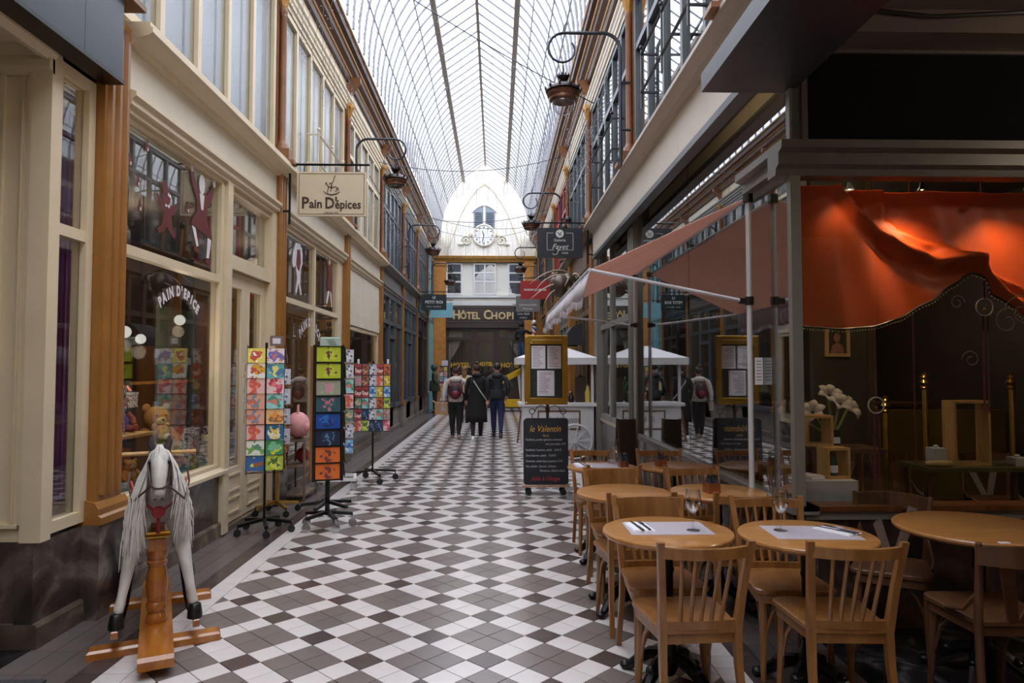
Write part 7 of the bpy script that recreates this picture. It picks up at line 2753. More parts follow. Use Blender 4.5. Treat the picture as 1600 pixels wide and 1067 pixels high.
# ------------------------------------------------------------------ gilt menu case above a chalk board on a wheeled base
ms = thing('menu_stand', 'wheeled menu stand with gilt framed menu case above a chalkboard', 'menu stand', (0.635, 8.80, 0), 0.0)
mb = MB()
mb.cbox(-0.30, 0.30, -0.12, 0.14, 0.105, 0.135, 0.006)
mb.build('base_board', wood('base_board_wood', S(176, 146, 116), S(150, 120, 94)), ms)
for sx in (-1, 1):
    for sy in (-1, 1):
        mb = MB()
        mb.tube([(sx * 0.22, sy * 0.09, 0.105), (sx * 0.22, sy * 0.09, 0.04)], 0.012, 6)
        mb.lathe([(0.01, -0.013), (0.04, -0.013), (0.04, 0.013), (0.01, 0.013)], (sx * 0.22, sy * 0.09, 0.04), 12, 'y')
        mb.build('caster', RUBBER, ms, True)
mb = MB()
mb.tube([(0.03, 0.03, 0.13), (0.03, 0.03, 1.30)], 0.02, 8)
mb.build('pole', wood('pole_wood', S(92, 54, 34), S(70, 40, 26)), ms)
for sx in (-1, 1):
    mb = MB()
    pts = [(sx * 0.20 + 0.03, 0.0, 0.93), (sx * 0.20 + 0.03, 0, 1.02)] + [(0.03 + sx * (0.20 + 0.035 * cos(radians(a))), 0, 1.055 + 0.035 * sin(radians(a))) for a in range(-90, 271, 30)]
    mb.tube(pts, 0.006, 5)
    mb.tube([(0.03 + sx * 0.16, 0, 1.06), (0.03 + sx * 0.14, 0, 1.11), (0.03 + sx * 0.09, 0, 1.135), (0.03 + sx * 0.03, 0, 1.11), (0.03 + sx * 0.015, 0.01, 1.04)], 0.006, 5)
    mb.build('iron_scroll', IRON, ms)['kind'] = 'stuff'
# chalkboard, slightly leaning back
def rounded_rect(x0, x1, z0, z1, r, n=5):
    P_ = []
    for cx, cz, a0 in ((x1 - r, z1 - r, 0), (x0 + r, z1 - r, 90), (x0 + r, z0 + r, 180), (x1 - r, z0 + r, 270)):
        for i in range(n + 1):
            a = radians(a0 + 90 * i / n)
            P_.append((cx + r * cos(a), cz + r * sin(a)))
    return P_
CHALKB = mat('chalkboard', S(24, 28, 36), 0.5, 0, 0.15, 6)
mb = MB()
mb.prism(rounded_rect(-0.285, 0.285, 0.0, 0.83, 0.04), -0.012, 0.012)
cb = mb.build('chalkboard', CHALKB, ms, loc=(0, -0.10, 0.137))
cb.rotation_euler = (radians(-3.5), 0, 0)
mb = MB()
mb.prism(rounded_rect(-0.285, 0.285, 0.0, 0.83, 0.04), -0.012, 0.012)
cb2 = mb.build('chalkboard_back', CHALKB, ms, loc=(0.015, 0.115, 0.137))
cb2.rotation_euler = (radians(3.5), 0, 0)
CHG = mat('gold_chalk', S(206, 160, 76), 0.7)
CHW = mat('white_chalk', S(190, 190, 198), 0.8)
CHR = mat('red_chalk', S(176, 50, 54), 0.8)
text('lettering', 'le Valentin', 0.115, CHG, cb, (-0.01, -0.013, 0.70), ext=0.001, shear=0.35, xs=0.82)
text('lettering', 'Paris', 0.042, CHG, cb, (0.0, -0.013, 0.615), ext=0.001, shear=0.2)
for s_, x, z, al in (('Feuillet\u00e9e, poulet, \u00e9pinards, emmental', -0.26, 0.565, 'LEFT'), ('avec une salade 15 \u20ac', 0.25, 0.51, 'RIGHT'), ('Feuillet\u00e9e 3 saumon, salade   13,50 \u20ac', -0.26, 0.435, 'LEFT'),
                     ('Tarte Saumon, salade   13,50 \u20ac', -0.26, 0.365, 'LEFT'), ('Omelette, salade fa\u00e7on paysanne 13 \u20ac', -0.26, 0.295, 'LEFT'), ('Nos salades : Saumon, Valentin,', -0.26, 0.23, 'LEFT'), ('Parisienne, Ch\u00e8vre chaud...', 0.25, 0.175, 'RIGHT')):
    text('lettering', s_, 0.037, CHW, cb, (x, -0.013, z), ext=0.001, shear=0.3, align=al, xs=0.82)
text('lettering', 'Salle \u00e0 l\u2019\u00e9tage', 0.075, CHR, cb, (-0.01, -0.013, 0.075), ext=0.001, shear=0.3, xs=0.9)
# gilt menu case
mb = MB()
for a, b, c, d in ((-0.275, 0.275, 0.0, 0.085), (-0.275, 0.275, 0.775, 0.885), (-0.275, -0.205, 0.085, 0.775), (0.205, 0.275, 0.085, 0.775)):
    mb.cbox(a, b, -0.035, 0.0, c, d, 0.004)
mc = mb.build('menu_case', GOLDF, ms, loc=(0.01, -0.02, 1.145))
mb = MB()
mb.box(-0.21, 0.21, -0.004, 0.012, 0.08, 0.78)
mb.build('backing', mat('dark_green_backing', S(28, 40, 38), 0.5, 0, 0.3, 30), mc)
mb = MB()
mb.tube([(-0.19, -0.045, 0.815), (-0.20, -0.045, 0.79), (-0.18, -0.045, 0.78)], 0.006, 6)
mb.bar((-0.19, -0.042, 0.828), (0.19, -0.042, 0.828), 0.012, 0.012)
mb.build('case_lamp', mat('pale_brass', S(214, 190, 130), 0.3, 0.5), mc)
for k, (a, b, c, d) in enumerate(((-0.19, -0.01, 0.46, 0.755), (0.015, 0.195, 0.46, 0.755), (-0.115, 0.105, 0.11, 0.435))):
    mb = MB()
    mb.box(a, b, -0.008, -0.005, c, d)
    pg = mb.build('menu_page', PAPER, mc)
    mb = MB()
    r = random.Random(k)
    z = d - 0.03
    while z > c + 0.02:
        w = r.uniform(0.4, 0.85) * (b - a)
        mb.box(a + 0.02, a + 0.02 + w * 0.9, -0.0095, -0.008, z, z + 0.006)
        z -= 0.02
    mb.build('printed_lines', mat('grey_ink', S(120, 118, 126), 0.6), pg)['kind'] = 'stuff'
for sx in (-0.255, 0.255):
    for z in (0.865, 0.025):
        mb = MB()
        mb.ball((sx, -0.036, z), 0.008, 6, 4)
        mb.build('screw', CHROME, mc)
# folded sandwich board by the grey column
sbd = thing('sandwich_board', 'narrow dark sandwich board leaning beside the grey vitrine column', 'board', (1.60, 8.40, 0), 0.1)
for s_ in (-1, 1):
    mb = MB()
    mb.bar((0.0, s_ * 0.14, 0.0), (0.0, s_ * 0.015, 0.98), 0.22, 0.02, up=(0, 1, 0))
    pb = mb.build('leaf', mat('dark_board', S(50, 42, 40), 0.5), sbd)
    mb = MB()
    for x in (-0.105, 0.105):
        mb.bar((x, s_ * 0.155, 0.0), (x, s_ * 0.03, 0.99), 0.02, 0.012, up=(0, 1, 0))
    mb.build('edge_strip', CHAIRD, pb)['kind'] = 'stuff'

# ------------------------------------------------------------------ barber pole, dome awning, insect sculpture
bpz = thing('barber_pole', 'small barber pole in red, white and blue with a white globe', 'barber pole', (1.42, 25.3, 2.75))
mb = MB()
mb.tube([(0.3, 0.0, 0.05), (0.0, 0.0, 0.05)], 0.02, 6)
mb.build('wall_arm', CHROME, bpz)
cols = [mat('barber_red', S(196, 50, 60), 0.4), WHITEP, mat('barber_blue', S(50, 80, 170), 0.4), WHITEP]
mb = MB()
n = 16
for zi_ in range(10):
    for k in range(n):
        a0, a1 = 2 * pi * k / n, 2 * pi * (k + 1) / n
        z0, z1 = zi_ * 0.045, (zi_ + 1) * 0.045
        mb.mi = ((k + zi_ * 2) // 4) % 4
        mb.add([(0.08 * cos(a0), 0.08 * sin(a0), z0), (0.08 * cos(a1), 0.08 * sin(a1), z0), (0.08 * cos(a1), 0.08 * sin(a1), z1), (0.08 * cos(a0), 0.08 * sin(a0), z1)], [(0, 1, 2, 3)])
mb.build('striped_cylinder', cols, bpz)
mb = MB()
mb.lathe([(0.09, 0.45), (0.09, 0.48), (0.05, 0.50)], (0, 0, 0), 14)
mb.lathe([(0.09, 0), (0.05, -0.05), (0.0, -0.06)], (0, 0, 0), 14)
mb.build('cap', CHROME, bpz, True)
mb = MB()
mb.ball((0, 0, 0.58), 0.09, 12, 8)
mb.build('globe', WHITEP, bpz, True)
dm = thing('dome_awning', 'black rounded dome awning over a shop door past the food cart', 'awning', (1.66, 13.45, 2.06))
mb = MB()
v = []
NU, NV = 10, 8
for i in range(NU + 1):
    a = pi / 2 * i / NU
    for j in range(NV + 1):
        b = -1 + 2 * j / NV
        v.append((-0.34 * cos(a) * 1.0 + 0.0, b * 0.42, 0.42 * sin(a)))
f = [(i * (NV + 1) + j, (i + 1) * (NV + 1) + j, (i + 1) * (NV + 1) + j + 1, i * (NV + 1) + j + 1) for i in range(NU) for j in range(NV)]
mb.add(v, f)
for j in (0, NV):
    pts = [v[i * (NV + 1) + j] for i in range(NU + 1)] + [(0, v[j][1], 0)]
    mb.add(pts, [tuple(range(len(pts)))])
mb.build('hood', mat('black_canvas', S(26, 28, 34), 0.6, 0, 0.1, 4), dm, 30)
mb = MB()
for i in range(9):
    y = -0.42 + 0.84 * i / 8
    mb.prism([(y - 0.05, 0.0), (y + 0.05, 0.0), (y + 0.04, -0.10), (y, -0.125), (y - 0.04, -0.10)], -0.345, -0.338, 'x')
mb.build('scalloped_edge', mat('black_canvas', S(26, 28, 34), 0.6), dm)['kind'] = 'stuff'
BUG = mat('bronze_shell', S(84, 70, 56), 0.4, 0.3, 0.3, 6)
BUGL = mat('pale_bronze', S(150, 134, 116), 0.4, 0.3, 0.2, 6)
sc_ = thing('insect_sculpture', 'bronze insect-like shop sculpture with long curved legs above the cart', 'sculpture', (1.30, 13.7, 3.28))
mb = MB()
mb.ball((0, 0, 0), (0.22, 0.30, 0.24), 14, 9)
mb.ball((0.16, 0.0, 0.10), (0.16, 0.2, 0.16), 12, 8)
mb.build('body', BUG, sc_, True)
for k, (P_) in enumerate(([(0.2, 0.1, 0.25), (-0.1, 0.0, 0.42), (-0.42, -0.1, 0.20), (-0.62, -0.1, 0.02)], [(0.2, -0.1, 0.16), (-0.1, -0.1, 0.28), (-0.36, -0.15, 0.12), (-0.50, -0.2, -0.10)],
                          [(0.1, -0.1, 0.02), (-0.18, -0.2, 0.06), (-0.40, -0.25, -0.10), (-0.62, -0.25, -0.30)], [(0.05, -0.1, -0.08), (-0.15, -0.2, -0.06), (-0.28, -0.25, -0.22), (-0.34, -0.25, -0.38)],
                          [(0.25, 0.15, 0.18), (0.32, 0.1, 0.34), (0.40, 0.05, 0.22), (0.46, 0.0, 0.02)], [(0.1, -0.15, 0.12), (0.20, -0.25, 0.20), (0.10, -0.32, 0.05), (0.05, -0.34, -0.05)])):
    pts = []
    for i in range(13):       # smooth curve through four control points
        t_ = i / 12
        a, b, c, d = [Vector(q) for q in P_]
        pts.append(a * (1 - t_) ** 3 + b * 3 * t_ * (1 - t_) ** 2 + c * 3 * t_ * t_ * (1 - t_) + d * t_ ** 3)
    mb = MB()
    mb.tube(pts, [0.032 - 0.0022 * i for i in range(13)], 6)
    mb.build('curved_leg', BUGL, sc_, True)
mb = MB()
mb.tube([(0.2, 0, 0.05), (0.42, 0, 0.05)], 0.03, 8)
mb.build('wall_mount', IRON, sc_)
# small horn lamps by the red window
for k, (y, lab) in enumerate(((14.2, 'black ball ornament on a post by the red window, nearer one'), (15.0, 'black ball ornament on a post by the red window, farther one'))):
    t = thing('ball_ornament', lab, 'ornament', (1.52, y, 4.076), 0, 'ball ornaments above the navy sign')
    mb = MB()
    mb.tube([(0.02, 0, 0.0), (0.0, 0, 0.55), (0, 0, 0.62)], [0.03, 0.025, 0.02], 8)
    mb.build('stalk', OCHRE, t, True)
    mb = MB()
    mb.ball((0, 0, 0.66), (0.07, 0.07, 0.085), 10, 7)
    mb.build('ball', BLACK, t, True)

# ------------------------------------------------------------------ yellow boom lift near the hotel
YEL = mat('lift_yellow', S(222, 178, 30), 0.4, 0, 0.06)
bl_ = thing('boom_lift', 'yellow boom lift with white strut parked before the hotel', 'lift', (0.72, 26.0, 0))
mb = MB()
mb.box(-0.42, 0.42, -0.45, 0.45, 0.18, 0.44)
mb.build('chassis', YEL, bl_)
for sx in (-1, 1):
    for sy in (-1, 1):
        mb = MB()
        mb.lathe([(0.05, -0.06), (0.17, -0.06), (0.18, 0.0), (0.17, 0.06), (0.05, 0.06)], (sx * 0.44, sy * 0.34, 0.18), 16, 'x')
        wq = mb.build('wheel', RUBBER, bl_, True)
        mb = MB()
        mb.lathe([(0.08, -0.065), (0.08, 0.065)], (sx * 0.44, sy * 0.34, 0.18), 12, 'x')
        mb.build('rim', WHITEP, wq)
mb = MB()
mb.bar((0.25, -0.1, 0.42), (0.12, -0.1, 1.50), 0.10, 0.10)
mb.build('lower_boom', WHITEP, bl_)
mb = MB()
mb.bar((-0.52, -0.1, 1.12), (0.30, -0.1, 1.56), 0.16, 0.18)
mb.bar((-0.48, -0.42, 1.26), (0.26, -0.42, 1.64), 0.10, 0.06)
mb.build('upper_boom', YEL, bl_)
mb = MB()
mb.box(-0.08, 0.52, -0.32, 0.32, 1.62, 1.66)
bk_ = mb.build('platform', IRON_G, bl_)
mb = MB()
for z in (2.1, 2.6):
    mb.tube([(-0.08, -0.32, z), (0.52, -0.32, z), (0.52, 0.32, z), (-0.08, 0.32, z)], 0.018, 6, closed=True)
for x in (-0.08, 0.52):
    for y in (-0.32, 0.32):
        mb.tube([(x, y, 1.66), (x, y, 2.6)], 0.018, 6)
mb.build('basket_rail', IRON_G, bk_)['kind'] = 'stuff'
mb = MB()
mb.bar((0.25, -0.1, 1.52), (0.25, 0.0, 1.63), 0.10, 0.10)
mb.build('basket_mount', YEL, bl_)
# potted palm by the hotel door
pt = thing('potted_plant', 'green potted plant beside the hotel window', 'plant', (-1.25, 27.2, 0))
mb = MB()
mb.lathe([(0.14, 0), (0.18, 0.3), (0.19, 0.32), (0.16, 0.32), (0.15, 0.28), (0, 0.28)], (0, 0, 0), 14)
mb.build('pot', mat('terracotta', S(150, 92, 66), 0.7), pt, True)
LEAFM = mat('plant_leaf', S(44, 104, 60), 0.5, 0, 0.2, 8)
r = random.Random(11)
for k in range(16):
    a = k * 2.4
    ln = r.uniform(0.5, 0.9)
    up = r.uniform(0.7, 1.2)
    mb = MB()
    A, B_ = [], []
    for i in range(7):
        u = i / 6
        rr = 0.03 + 0.55 * ln * u
        z = 0.30 + up * (u * 1.7 - u * u * 0.8)
        w_ = 0.045 * sin(pi * (0.08 + 0.9 * u))
        A.append((rr * cos(a) - w_ * sin(a), rr * sin(a) + w_ * cos(a), z))
        B_.append((rr * cos(a) + w_ * sin(a), rr * sin(a) - w_ * cos(a), z))
    mb.strip(A, B_)
    mb.build('leaf', LEAFM, pt, True)
# ------------------------------------------------------------------ people
SKIN = mat('skin', S(196, 150, 126), 0.6, 0, 0.05)
HAIRB = mat('brown_hair', S(62, 44, 36), 0.6, 0, 0.2, 40, 0.3, 120)
HAIRD = mat('dark_hair', S(34, 28, 26), 0.6, 0, 0.2, 40, 0.3, 120)
def person(label, loc, rot, H, top, bottom, hair, hands=SKIN, stride=0.22, arm_l=None, arm_r=None, shoes=WHITEP, hair_style='short', build=1.0, phase=1, sleeve=None):
    """figure facing -y in its own frame (rot turns it), feet on the ground, mid-stride"""
    s = H / 1.72
    t = thing('person', label, 'person', loc, rot)
    st = stride
    b = build
    # joints: x right, -y forward
    V = [(0, 0, 0.98, (0.135 * b, 0.115 * b)), (0, 0.0, 1.12, (0.125 * b, 0.105 * b)), (0, 0.0, 1.28, (0.150 * b, 0.115 * b)), (0, 0.01, 1.40, (0.125 * b, 0.095 * b)), (0, 0.005, 1.475, (0.060, 0.060)), (0, -0.01, 1.54, (0.062, 0.068)), (0, -0.015, 1.625, (0.078, 0.092)), (0, -0.01, 1.69, (0.052, 0.066))]
    E_ = [(0, 1), (1, 2), (2, 3), (3, 4), (4, 5), (5, 6), (6, 7)]
    for sx in (-1, 1):
        f_ = phase * sx            # +1: this leg is forward
        k0 = len(V)
        if f_ > 0:
            V += [(sx * 0.085, -0.02, 0.86, (0.092 * b, 0.095 * b)), (sx * 0.085, -st * 0.55, 0.48, (0.062 * b, 0.066 * b)), (sx * 0.085, -st * 0.62, 0.34, (0.060 * b, 0.062 * b)), (sx * 0.08, -st * 0.85, 0.09, (0.042, 0.044)), (sx * 0.085, -st * 0.85 - 0.14, 0.035, (0.042, 0.030))]
        else:
            V += [(sx * 0.085, 0.02, 0.86, (0.092 * b, 0.095 * b)), (sx * 0.085, st * 0.25, 0.48, (0.062 * b, 0.066 * b)), (sx * 0.085, st * 0.55, 0.36, (0.060 * b, 0.062 * b)), (sx * 0.08, st * 1.15, 0.14, (0.042, 0.044)), (sx * 0.085, st * 1.15 - 0.11, 0.035, (0.042, 0.030))]
        E_ += [(0, k0), (k0, k0 + 1), (k0 + 1, k0 + 2), (k0 + 2, k0 + 3), (k0 + 3, k0 + 4)]
        k1 = len(V)
        pose = arm_r if sx > 0 else arm_l
        if pose is None:
            sw = -0.10 * f_ * -1
            pose = [(sx * 0.185 * b, 0.01, 1.385), (sx * 0.235 * b, 0.03 + sw * 0.3, 1.12), (sx * 0.235 * b, -0.03 + sw, 0.90)]
        rad = (0.062 * b, 0.050 * b, 0.038)
        V += [(p[0], p[1], p[2], rad[i] if i < 3 else 0.03) for i, p in enumerate(pose)]
        E_ += [(3, k1)] + [(k1 + i, k1 + i + 1) for i in range(len(pose) - 1)]
    V = [(v[0] * s, v[1] * s, v[2] * s, (v[3][0] * s, v[3][1] * s) if isinstance(v[3], tuple) else v[3] * s) for v in V]
    wr_ = [(arm_l or [(-0.185 * b, 0.01, 1.385), (0, 0, 1.1), (-0.235 * b, 0.1, 0.90)])[-1], (arm_r or [(0.185 * b, 0.01, 1.385), (0, 0, 1.1), (0.235 * b, -0.1, 0.90)])[-1]]
    def pick(c):
        z = c.z / s
        if z > 1.50:
            return 2
        if z < 0.065:
            return 3
        if z < 0.93 and abs(c.x / s) < 0.20 * b and z < 0.95:
            return 1
        return 0
    skin('body', V, E_, [top, bottom, SKIN, shoes], t, 2, pick)
    # hands with fingers at the wrists
    for sx in (-1, 1):
        pose = arm_r if sx > 0 else arm_l
        if pose is None:
            f_ = phase * sx
            sw = 0.10 * f_
            wv = Vector((sx * 0.235 * b, -0.03 + sw, 0.90))
            d = (wv - Vector((sx * 0.235 * b, 0.03 + sw * 0.3, 1.12))).normalized()
        else:
            wv = Vector(pose[-1])
            d = (wv - Vector(pose[-2])).normalized()
        mb = MB()
        e = wv + d * 0.085
        mb.tube([wv * s, (wv + d * 0.03) * s, e * s], [0.028 * s, 0.040 * s, 0.034 * s], 8)
        side = d.cross(Vector((sx, 0, 0.2))).normalized()
        for k in range(4):
            o0 = e + side * (0.027 - 0.018 * k)
            ln = (0.060, 0.072, 0.068, 0.05)[k]
            mb.tube([o0 * s, (o0 + d * ln * 0.5 + Vector((-sx * 0.006, 0, 0))) * s, (o0 + d * ln + Vector((-sx * 0.02, 0, 0))) * s], [0.010 * s, 0.009 * s, 0.007 * s], 6)
        th = wv + d * 0.035 + side * 0.03
        mb.tube([th * s, (th + side * 0.025 + d * 0.025) * s, (th + side * 0.03 + d * 0.05) * s], [0.012 * s, 0.010 * s, 0.008 * s], 6)
        mb.build('hand', hands, t, True)
    for sx in (-1, 1):        # shoes: flat on the ground in front, heel raised behind
        fw = phase * sx > 0
        mb = MB()
        mb.ball((0, 0, 0), (0.048 * s, 0.135 * s, 0.05 * s), 12, 8)
        mb.box(-0.044 * s, 0.044 * s, -0.12 * s, 0.11 * s, -0.052 * s, -0.03 * s)
        o = mb.build('shoe', shoes, t, True)
        o.location = (sx * 0.083 * s, (-st * 0.85 - 0.06) * s if fw else (st * 1.15 - 0.04) * s, 0.053 * s if fw else 0.10 * s)
        if not fw and st > 0.05:
            o.rotation_euler = (radians(-32), 0, 0)
        elif not fw:
            o.location.z = 0.053 * s
    # face and ears
    mb = MB()
    mb.tube([(0, -0.100 * s, 1.635 * s), (0, -0.128 * s, 1.595 * s), (0, -0.10 * s, 1.585 * s)], [0.010 * s, 0.015 * s, 0.012 * s], 6)
    mb.build('nose', SKIN, t, True)
    for sx in (-1, 1):
        mb = MB()
        mb.ball((sx * 0.033 * s, -0.095 * s, 1.63 * s), 0.010 * s, 6, 4)
        mb.build('eye', BLACK, t)
        mb = MB()
        mb.ball((sx * 0.082 * s, 0.0, 1.605 * s), (0.012 * s, 0.022 * s, 0.030 * s), 8, 5)
        mb.build('ear', SKIN, t, True)
    mb = MB()
    mb.box(-0.025 * s, 0.025 * s, -0.098 * s, -0.088 * s, 1.553 * s, 1.560 * s)
    mb.build('mouth', mat('lip', S(150, 86, 80), 0.6), t)
    # hair
    mb = MB()
    if hair_style == 'bun':
        mb.ball((0, 0.01 * s, 1.655 * s), (0.094 * s, 0.108 * s, 0.098 * s), 14, 9)
        mb.ball((0, 0.06 * s, 1.755 * s), (0.045 * s, 0.045 * s, 0.04 * s), 10, 7)
    elif hair_style == 'long':
        mb.ball((0, 0.012 * s, 1.65 * s), (0.096 * s, 0.110 * s, 0.100 * s), 14, 9)
        mb.ball((0, 0.075 * s, 1.50 * s), (0.085 * s, 0.05 * s, 0.15 * s), 12, 8)
    elif hair_style == 'short':
        mb.ball((0, 0.02 * s, 1.66 * s), (0.090 * s, 0.100 * s, 0.088 * s), 14, 9)
    if hair_style != 'hood':
        mb.build('hair', hair, t, True)
    return t, s

COATW = mat('white_fleece', S(196, 186, 178), 0.9, 0, 0.12, 18, 0.3, 90)
BLACKC = mat('black_wool', S(20, 20, 22), 0.9, 0, 0.2, 20, 0.2, 120)
CHARC = mat('charcoal_jacket', S(36, 40, 44), 0.7, 0, 0.1, 8)
NAVYT = mat('navy_trousers', S(34, 42, 78), 0.8, 0, 0.1, 10)
BLKT = mat('black_trousers', S(24, 24, 28), 0.8, 0, 0.1, 10)
GREENC = mat('green_parka', S(66, 76, 62), 0.8, 0, 0.12, 8)
JEANS = mat('blue_jeans', S(50, 70, 104), 0.8, 0, 0.15, 12)
MAROON = mat('maroon_nylon', S(110, 30, 50), 0.5)

# woman in white fleece with a backpack, walking away
p1, s1 = person('person in a white hooded fleece and black trousers with a maroon backpack, walking away', (-0.92, 15.7, 0), pi, 1.63, COATW, BLKT, HAIRB, stride=0.10, shoes=mat('beige_shoe', S(150, 130, 120), 0.6), hair_style='bun', build=1.22, phase=1)
mb = MB()
mb.ball((0, 0.09 * s1, 1.43 * s1), (0.16 * s1, 0.10 * s1, 0.085 * s1), 14, 8)
mb.build('hood', COATW, p1, True)
mb = MB()
mb.ball((0, 0.20 * s1, 1.16 * s1), (0.145 * s1, 0.10 * s1, 0.20 * s1), 16, 10)
bp1 = mb.build('backpack', mat('dark_backpack', S(46, 34, 40), 0.6), p1, True)
mb = MB()
mb.tube([(-0.125 * s1, 0.22 * s1, 1.04 * s1), (-0.13 * s1, 0.23 * s1, 1.20 * s1), (-0.08 * s1, 0.24 * s1, 1.31 * s1), (0.08 * s1, 0.24 * s1, 1.31 * s1), (0.13 * s1, 0.23 * s1, 1.20 * s1), (0.125 * s1, 0.22 * s1, 1.04 * s1)], 0.022 * s1, 6)
mb.build('piping', MAROON, bp1, True)
mb = MB()
mb.ball((0, 0.275 * s1, 1.09 * s1), (0.10 * s1, 0.05 * s1, 0.10 * s1), 12, 8)
mb.build('pocket', MAROON, bp1, True)
for sx in (-1, 1):
    mb = MB()
    mb.tube([(sx * 0.11 * s1, 0.16 * s1, 1.33 * s1), (sx * 0.13 * s1, 0.04 * s1, 1.46 * s1), (sx * 0.13 * s1, -0.14 * s1, 1.36 * s1), (sx * 0.15 * s1, -0.14 * s1, 1.10 * s1), (sx * 0.14 * s1, 0.12 * s1, 1.0 * s1)], 0.016 * s1, 6)
    mb.build('shoulder_strap', MAROON, p1, True)
mb = MB()
mb.lathe([(0.155 * s1, 0.90 * s1), (0.175 * s1, 0.94 * s1), (0.18 * s1, 1.0 * s1), (0.165 * s1, 1.08 * s1)], (0, 0.0, 0), 20)
jk1 = mb.build('jacket_hem', COATW, p1, True)
mb = MB()
mb.box(0.25 * s1, 0.35 * s1, -0.03, 0.03, 0.64, 0.84)
mb.build('shopping_bag', mat('pale_bag', S(190, 186, 180), 0.7), p1)

# woman in long black coat with a pale strap
p2, s2 = person('person in a long black coat with a pale cross-body strap, walking in the middle', (-0.43, 15.4, 0), pi, 1.70, BLACKC, BLKT, HAIRB, stride=0.16, shoes=WHITEP, hair_style='bun', build=1.02, phase=-1)
mb = MB()
prof = [(0.215, 0.42), (0.21, 0.55), (0.195, 0.80), (0.175, 1.0), (0.155, 1.12), (0.165, 1.28), (0.16, 1.38), (0.10, 1.455), (0.07, 1.47)]
v = []
n = 24
for r_, z in prof:
    for k in range(n):
        a = 2 * pi * k / n
        v.append((r_ * 1.12 * cos(a) * s2, r_ * 0.86 * sin(a) * s2, z * s2))
f = [(i * n + k, i * n + (k + 1) % n, (i + 1) * n + (k + 1) % n, (i + 1) * n + k) for i in range(len(prof) - 1) for k in range(n)]
mb.add(v, f)
ct2 = mb.build('coat', BLACKC, p2, True)
sm = ct2.modifiers.new('thick', 'SOLIDIFY')
sm.thickness = 0.012
mb = MB()
mb.ball((0, 0.05 * s2, 1.475 * s2), (0.11 * s2, 0.10 * s2, 0.05 * s2), 12, 7)
mb.build('collar', BLACKC, ct2, True)
mb = MB()
mb.tube([(0.13 * s2, 0.03 * s2, 1.455 * s2), (0.05 * s2, 0.150 * s2, 1.32 * s2), (-0.08 * s2, 0.165 * s2, 1.12 * s2), (-0.20 * s2, 0.12 * s2, 0.95 * s2), (-0.24 * s2, 0.05, 0.90 * s2)], 0.013, 6)
mb.build('bag_strap', mat('pale_strap', S(176, 172, 170), 0.6), p2, True)
mb = MB()
mb.ball((-0.25 * s2, -0.02, 0.83 * s2), (0.05, 0.11, 0.08), 10, 7)
mb.build('shoulder_bag', mat('grey_bag', S(70, 68, 72), 0.6), p2, True)

# man in charcoal jacket
p3, s3_ = person('person in a charcoal hooded jacket and navy trousers, walking beside the black coat', (0.03, 16.1, 0), pi, 1.72, CHARC, NAVYT, HAIRD, stride=0.20, shoes=mat('dark_sneaker', S(60, 56, 56), 0.6), hair_style='short', build=1.15, phase=1,
                 arm_l=[(-0.20, 0.01, 1.385), (-0.265, 0.05, 1.13), (-0.225, -0.10, 0.96)], arm_r=[(0.20, 0.01, 1.385), (0.265, 0.05, 1.13), (0.225, -0.10, 0.96)])
mb = MB()
mb.ball((0, 0.085 * s3_, 1.45 * s3_), (0.135 * s3_, 0.085 * s3_, 0.075 * s3_), 14, 8)
mb.build('hood', CHARC, p3, True)
mb = MB()
mb.lathe([(0.165 * s3_, 0.90 * s3_), (0.180 * s3_, 0.93 * s3_), (0.182 * s3_, 1.0 * s3_), (0.17 * s3_, 1.10 * s3_)], (0, 0, 0), 20)
mb.build('jacket_hem', CHARC, p3, True)

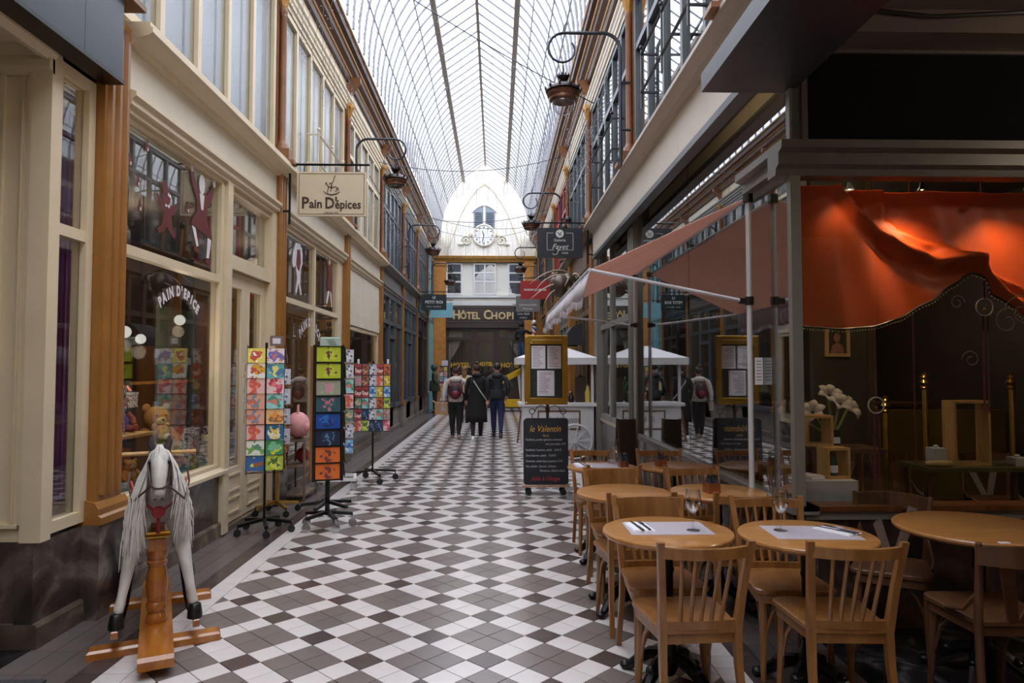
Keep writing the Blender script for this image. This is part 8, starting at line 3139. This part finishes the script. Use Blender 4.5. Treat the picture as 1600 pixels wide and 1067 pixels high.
# man in a green parka standing by the pillar, looking across the passage
p4, s4_ = person('person in a green hooded parka standing by the dark pillar, facing the passage', (-2.22, 24.9, 0), pi / 2 + 0.15, 1.76, GREENC, mat('dark_jeans', S(34, 36, 46), 0.8), HAIRB, stride=0.02, shoes=mat('brown_shoe', S(70, 54, 44), 0.6), hair_style='hood', build=1.15, phase=1,
                 arm_l=[(-0.20, 0.01, 1.385), (-0.25, 0.02, 1.13), (-0.17, -0.14, 1.02)], arm_r=[(0.20, 0.01, 1.385), (0.25, 0.02, 1.13), (0.17, -0.14, 1.02)])
mb = MB()
mb.ball((0, 0.025 * s4_, 1.62 * s4_), (0.118 * s4_, 0.120 * s4_, 0.135 * s4_), 14, 10)
mb.build('hood', GREENC, p4, True)
mb = MB()
mb.lathe([(0.18 * s4_, 0.78 * s4_), (0.20 * s4_, 0.82 * s4_), (0.195 * s4_, 1.0 * s4_), (0.18 * s4_, 1.15 * s4_)], (0, 0, 0), 20)
mb.build('parka_skirt', GREENC, p4, True)
# worker in the lift basket reaching to the barber pole
p5, s5_ = person('person in a black hooded top and jeans working from the lift basket', (0.98, 26.0, 1.66), pi * 0.85, 1.72, mat('black_sweatshirt', S(28, 28, 34), 0.8), JEANS, HAIRD, stride=0.03, shoes=BLACK, hair_style='hood', build=1.05, phase=1,
                 arm_l=[(-0.19, 0.01, 1.385), (-0.30, -0.12, 1.30), (-0.32, -0.34, 1.36)], arm_r=[(0.19, 0.01, 1.385), (0.26, 0.02, 1.12), (0.18, -0.2, 1.10)])
mb = MB()
mb.ball((0, 0.025, 1.64), (0.105, 0.11, 0.115), 12, 9)
mb.build('hood', mat('black_sweatshirt', S(28, 28, 34)), p5, True)
# two people farther away
p6, _ = person('distant person in a pale yellow coat half hidden between the walkers', (-0.95, 20.6, 0), pi, 1.66, mat('pale_yellow_coat', S(196, 178, 132), 0.8), BLKT, mat('tan_hair', S(120, 88, 60), 0.6), stride=0.12, shoes=BLACK, hair_style='long', build=1.1)
p7, _ = person('distant person in a dark coat coming towards the camera behind the walkers', (-0.70, 21.6, 0), 0.0, 1.64, mat('dark_coat', S(38, 36, 44), 0.8), BLKT, HAIRB, stride=0.12, shoes=BLACK, hair_style='long', build=1.1)
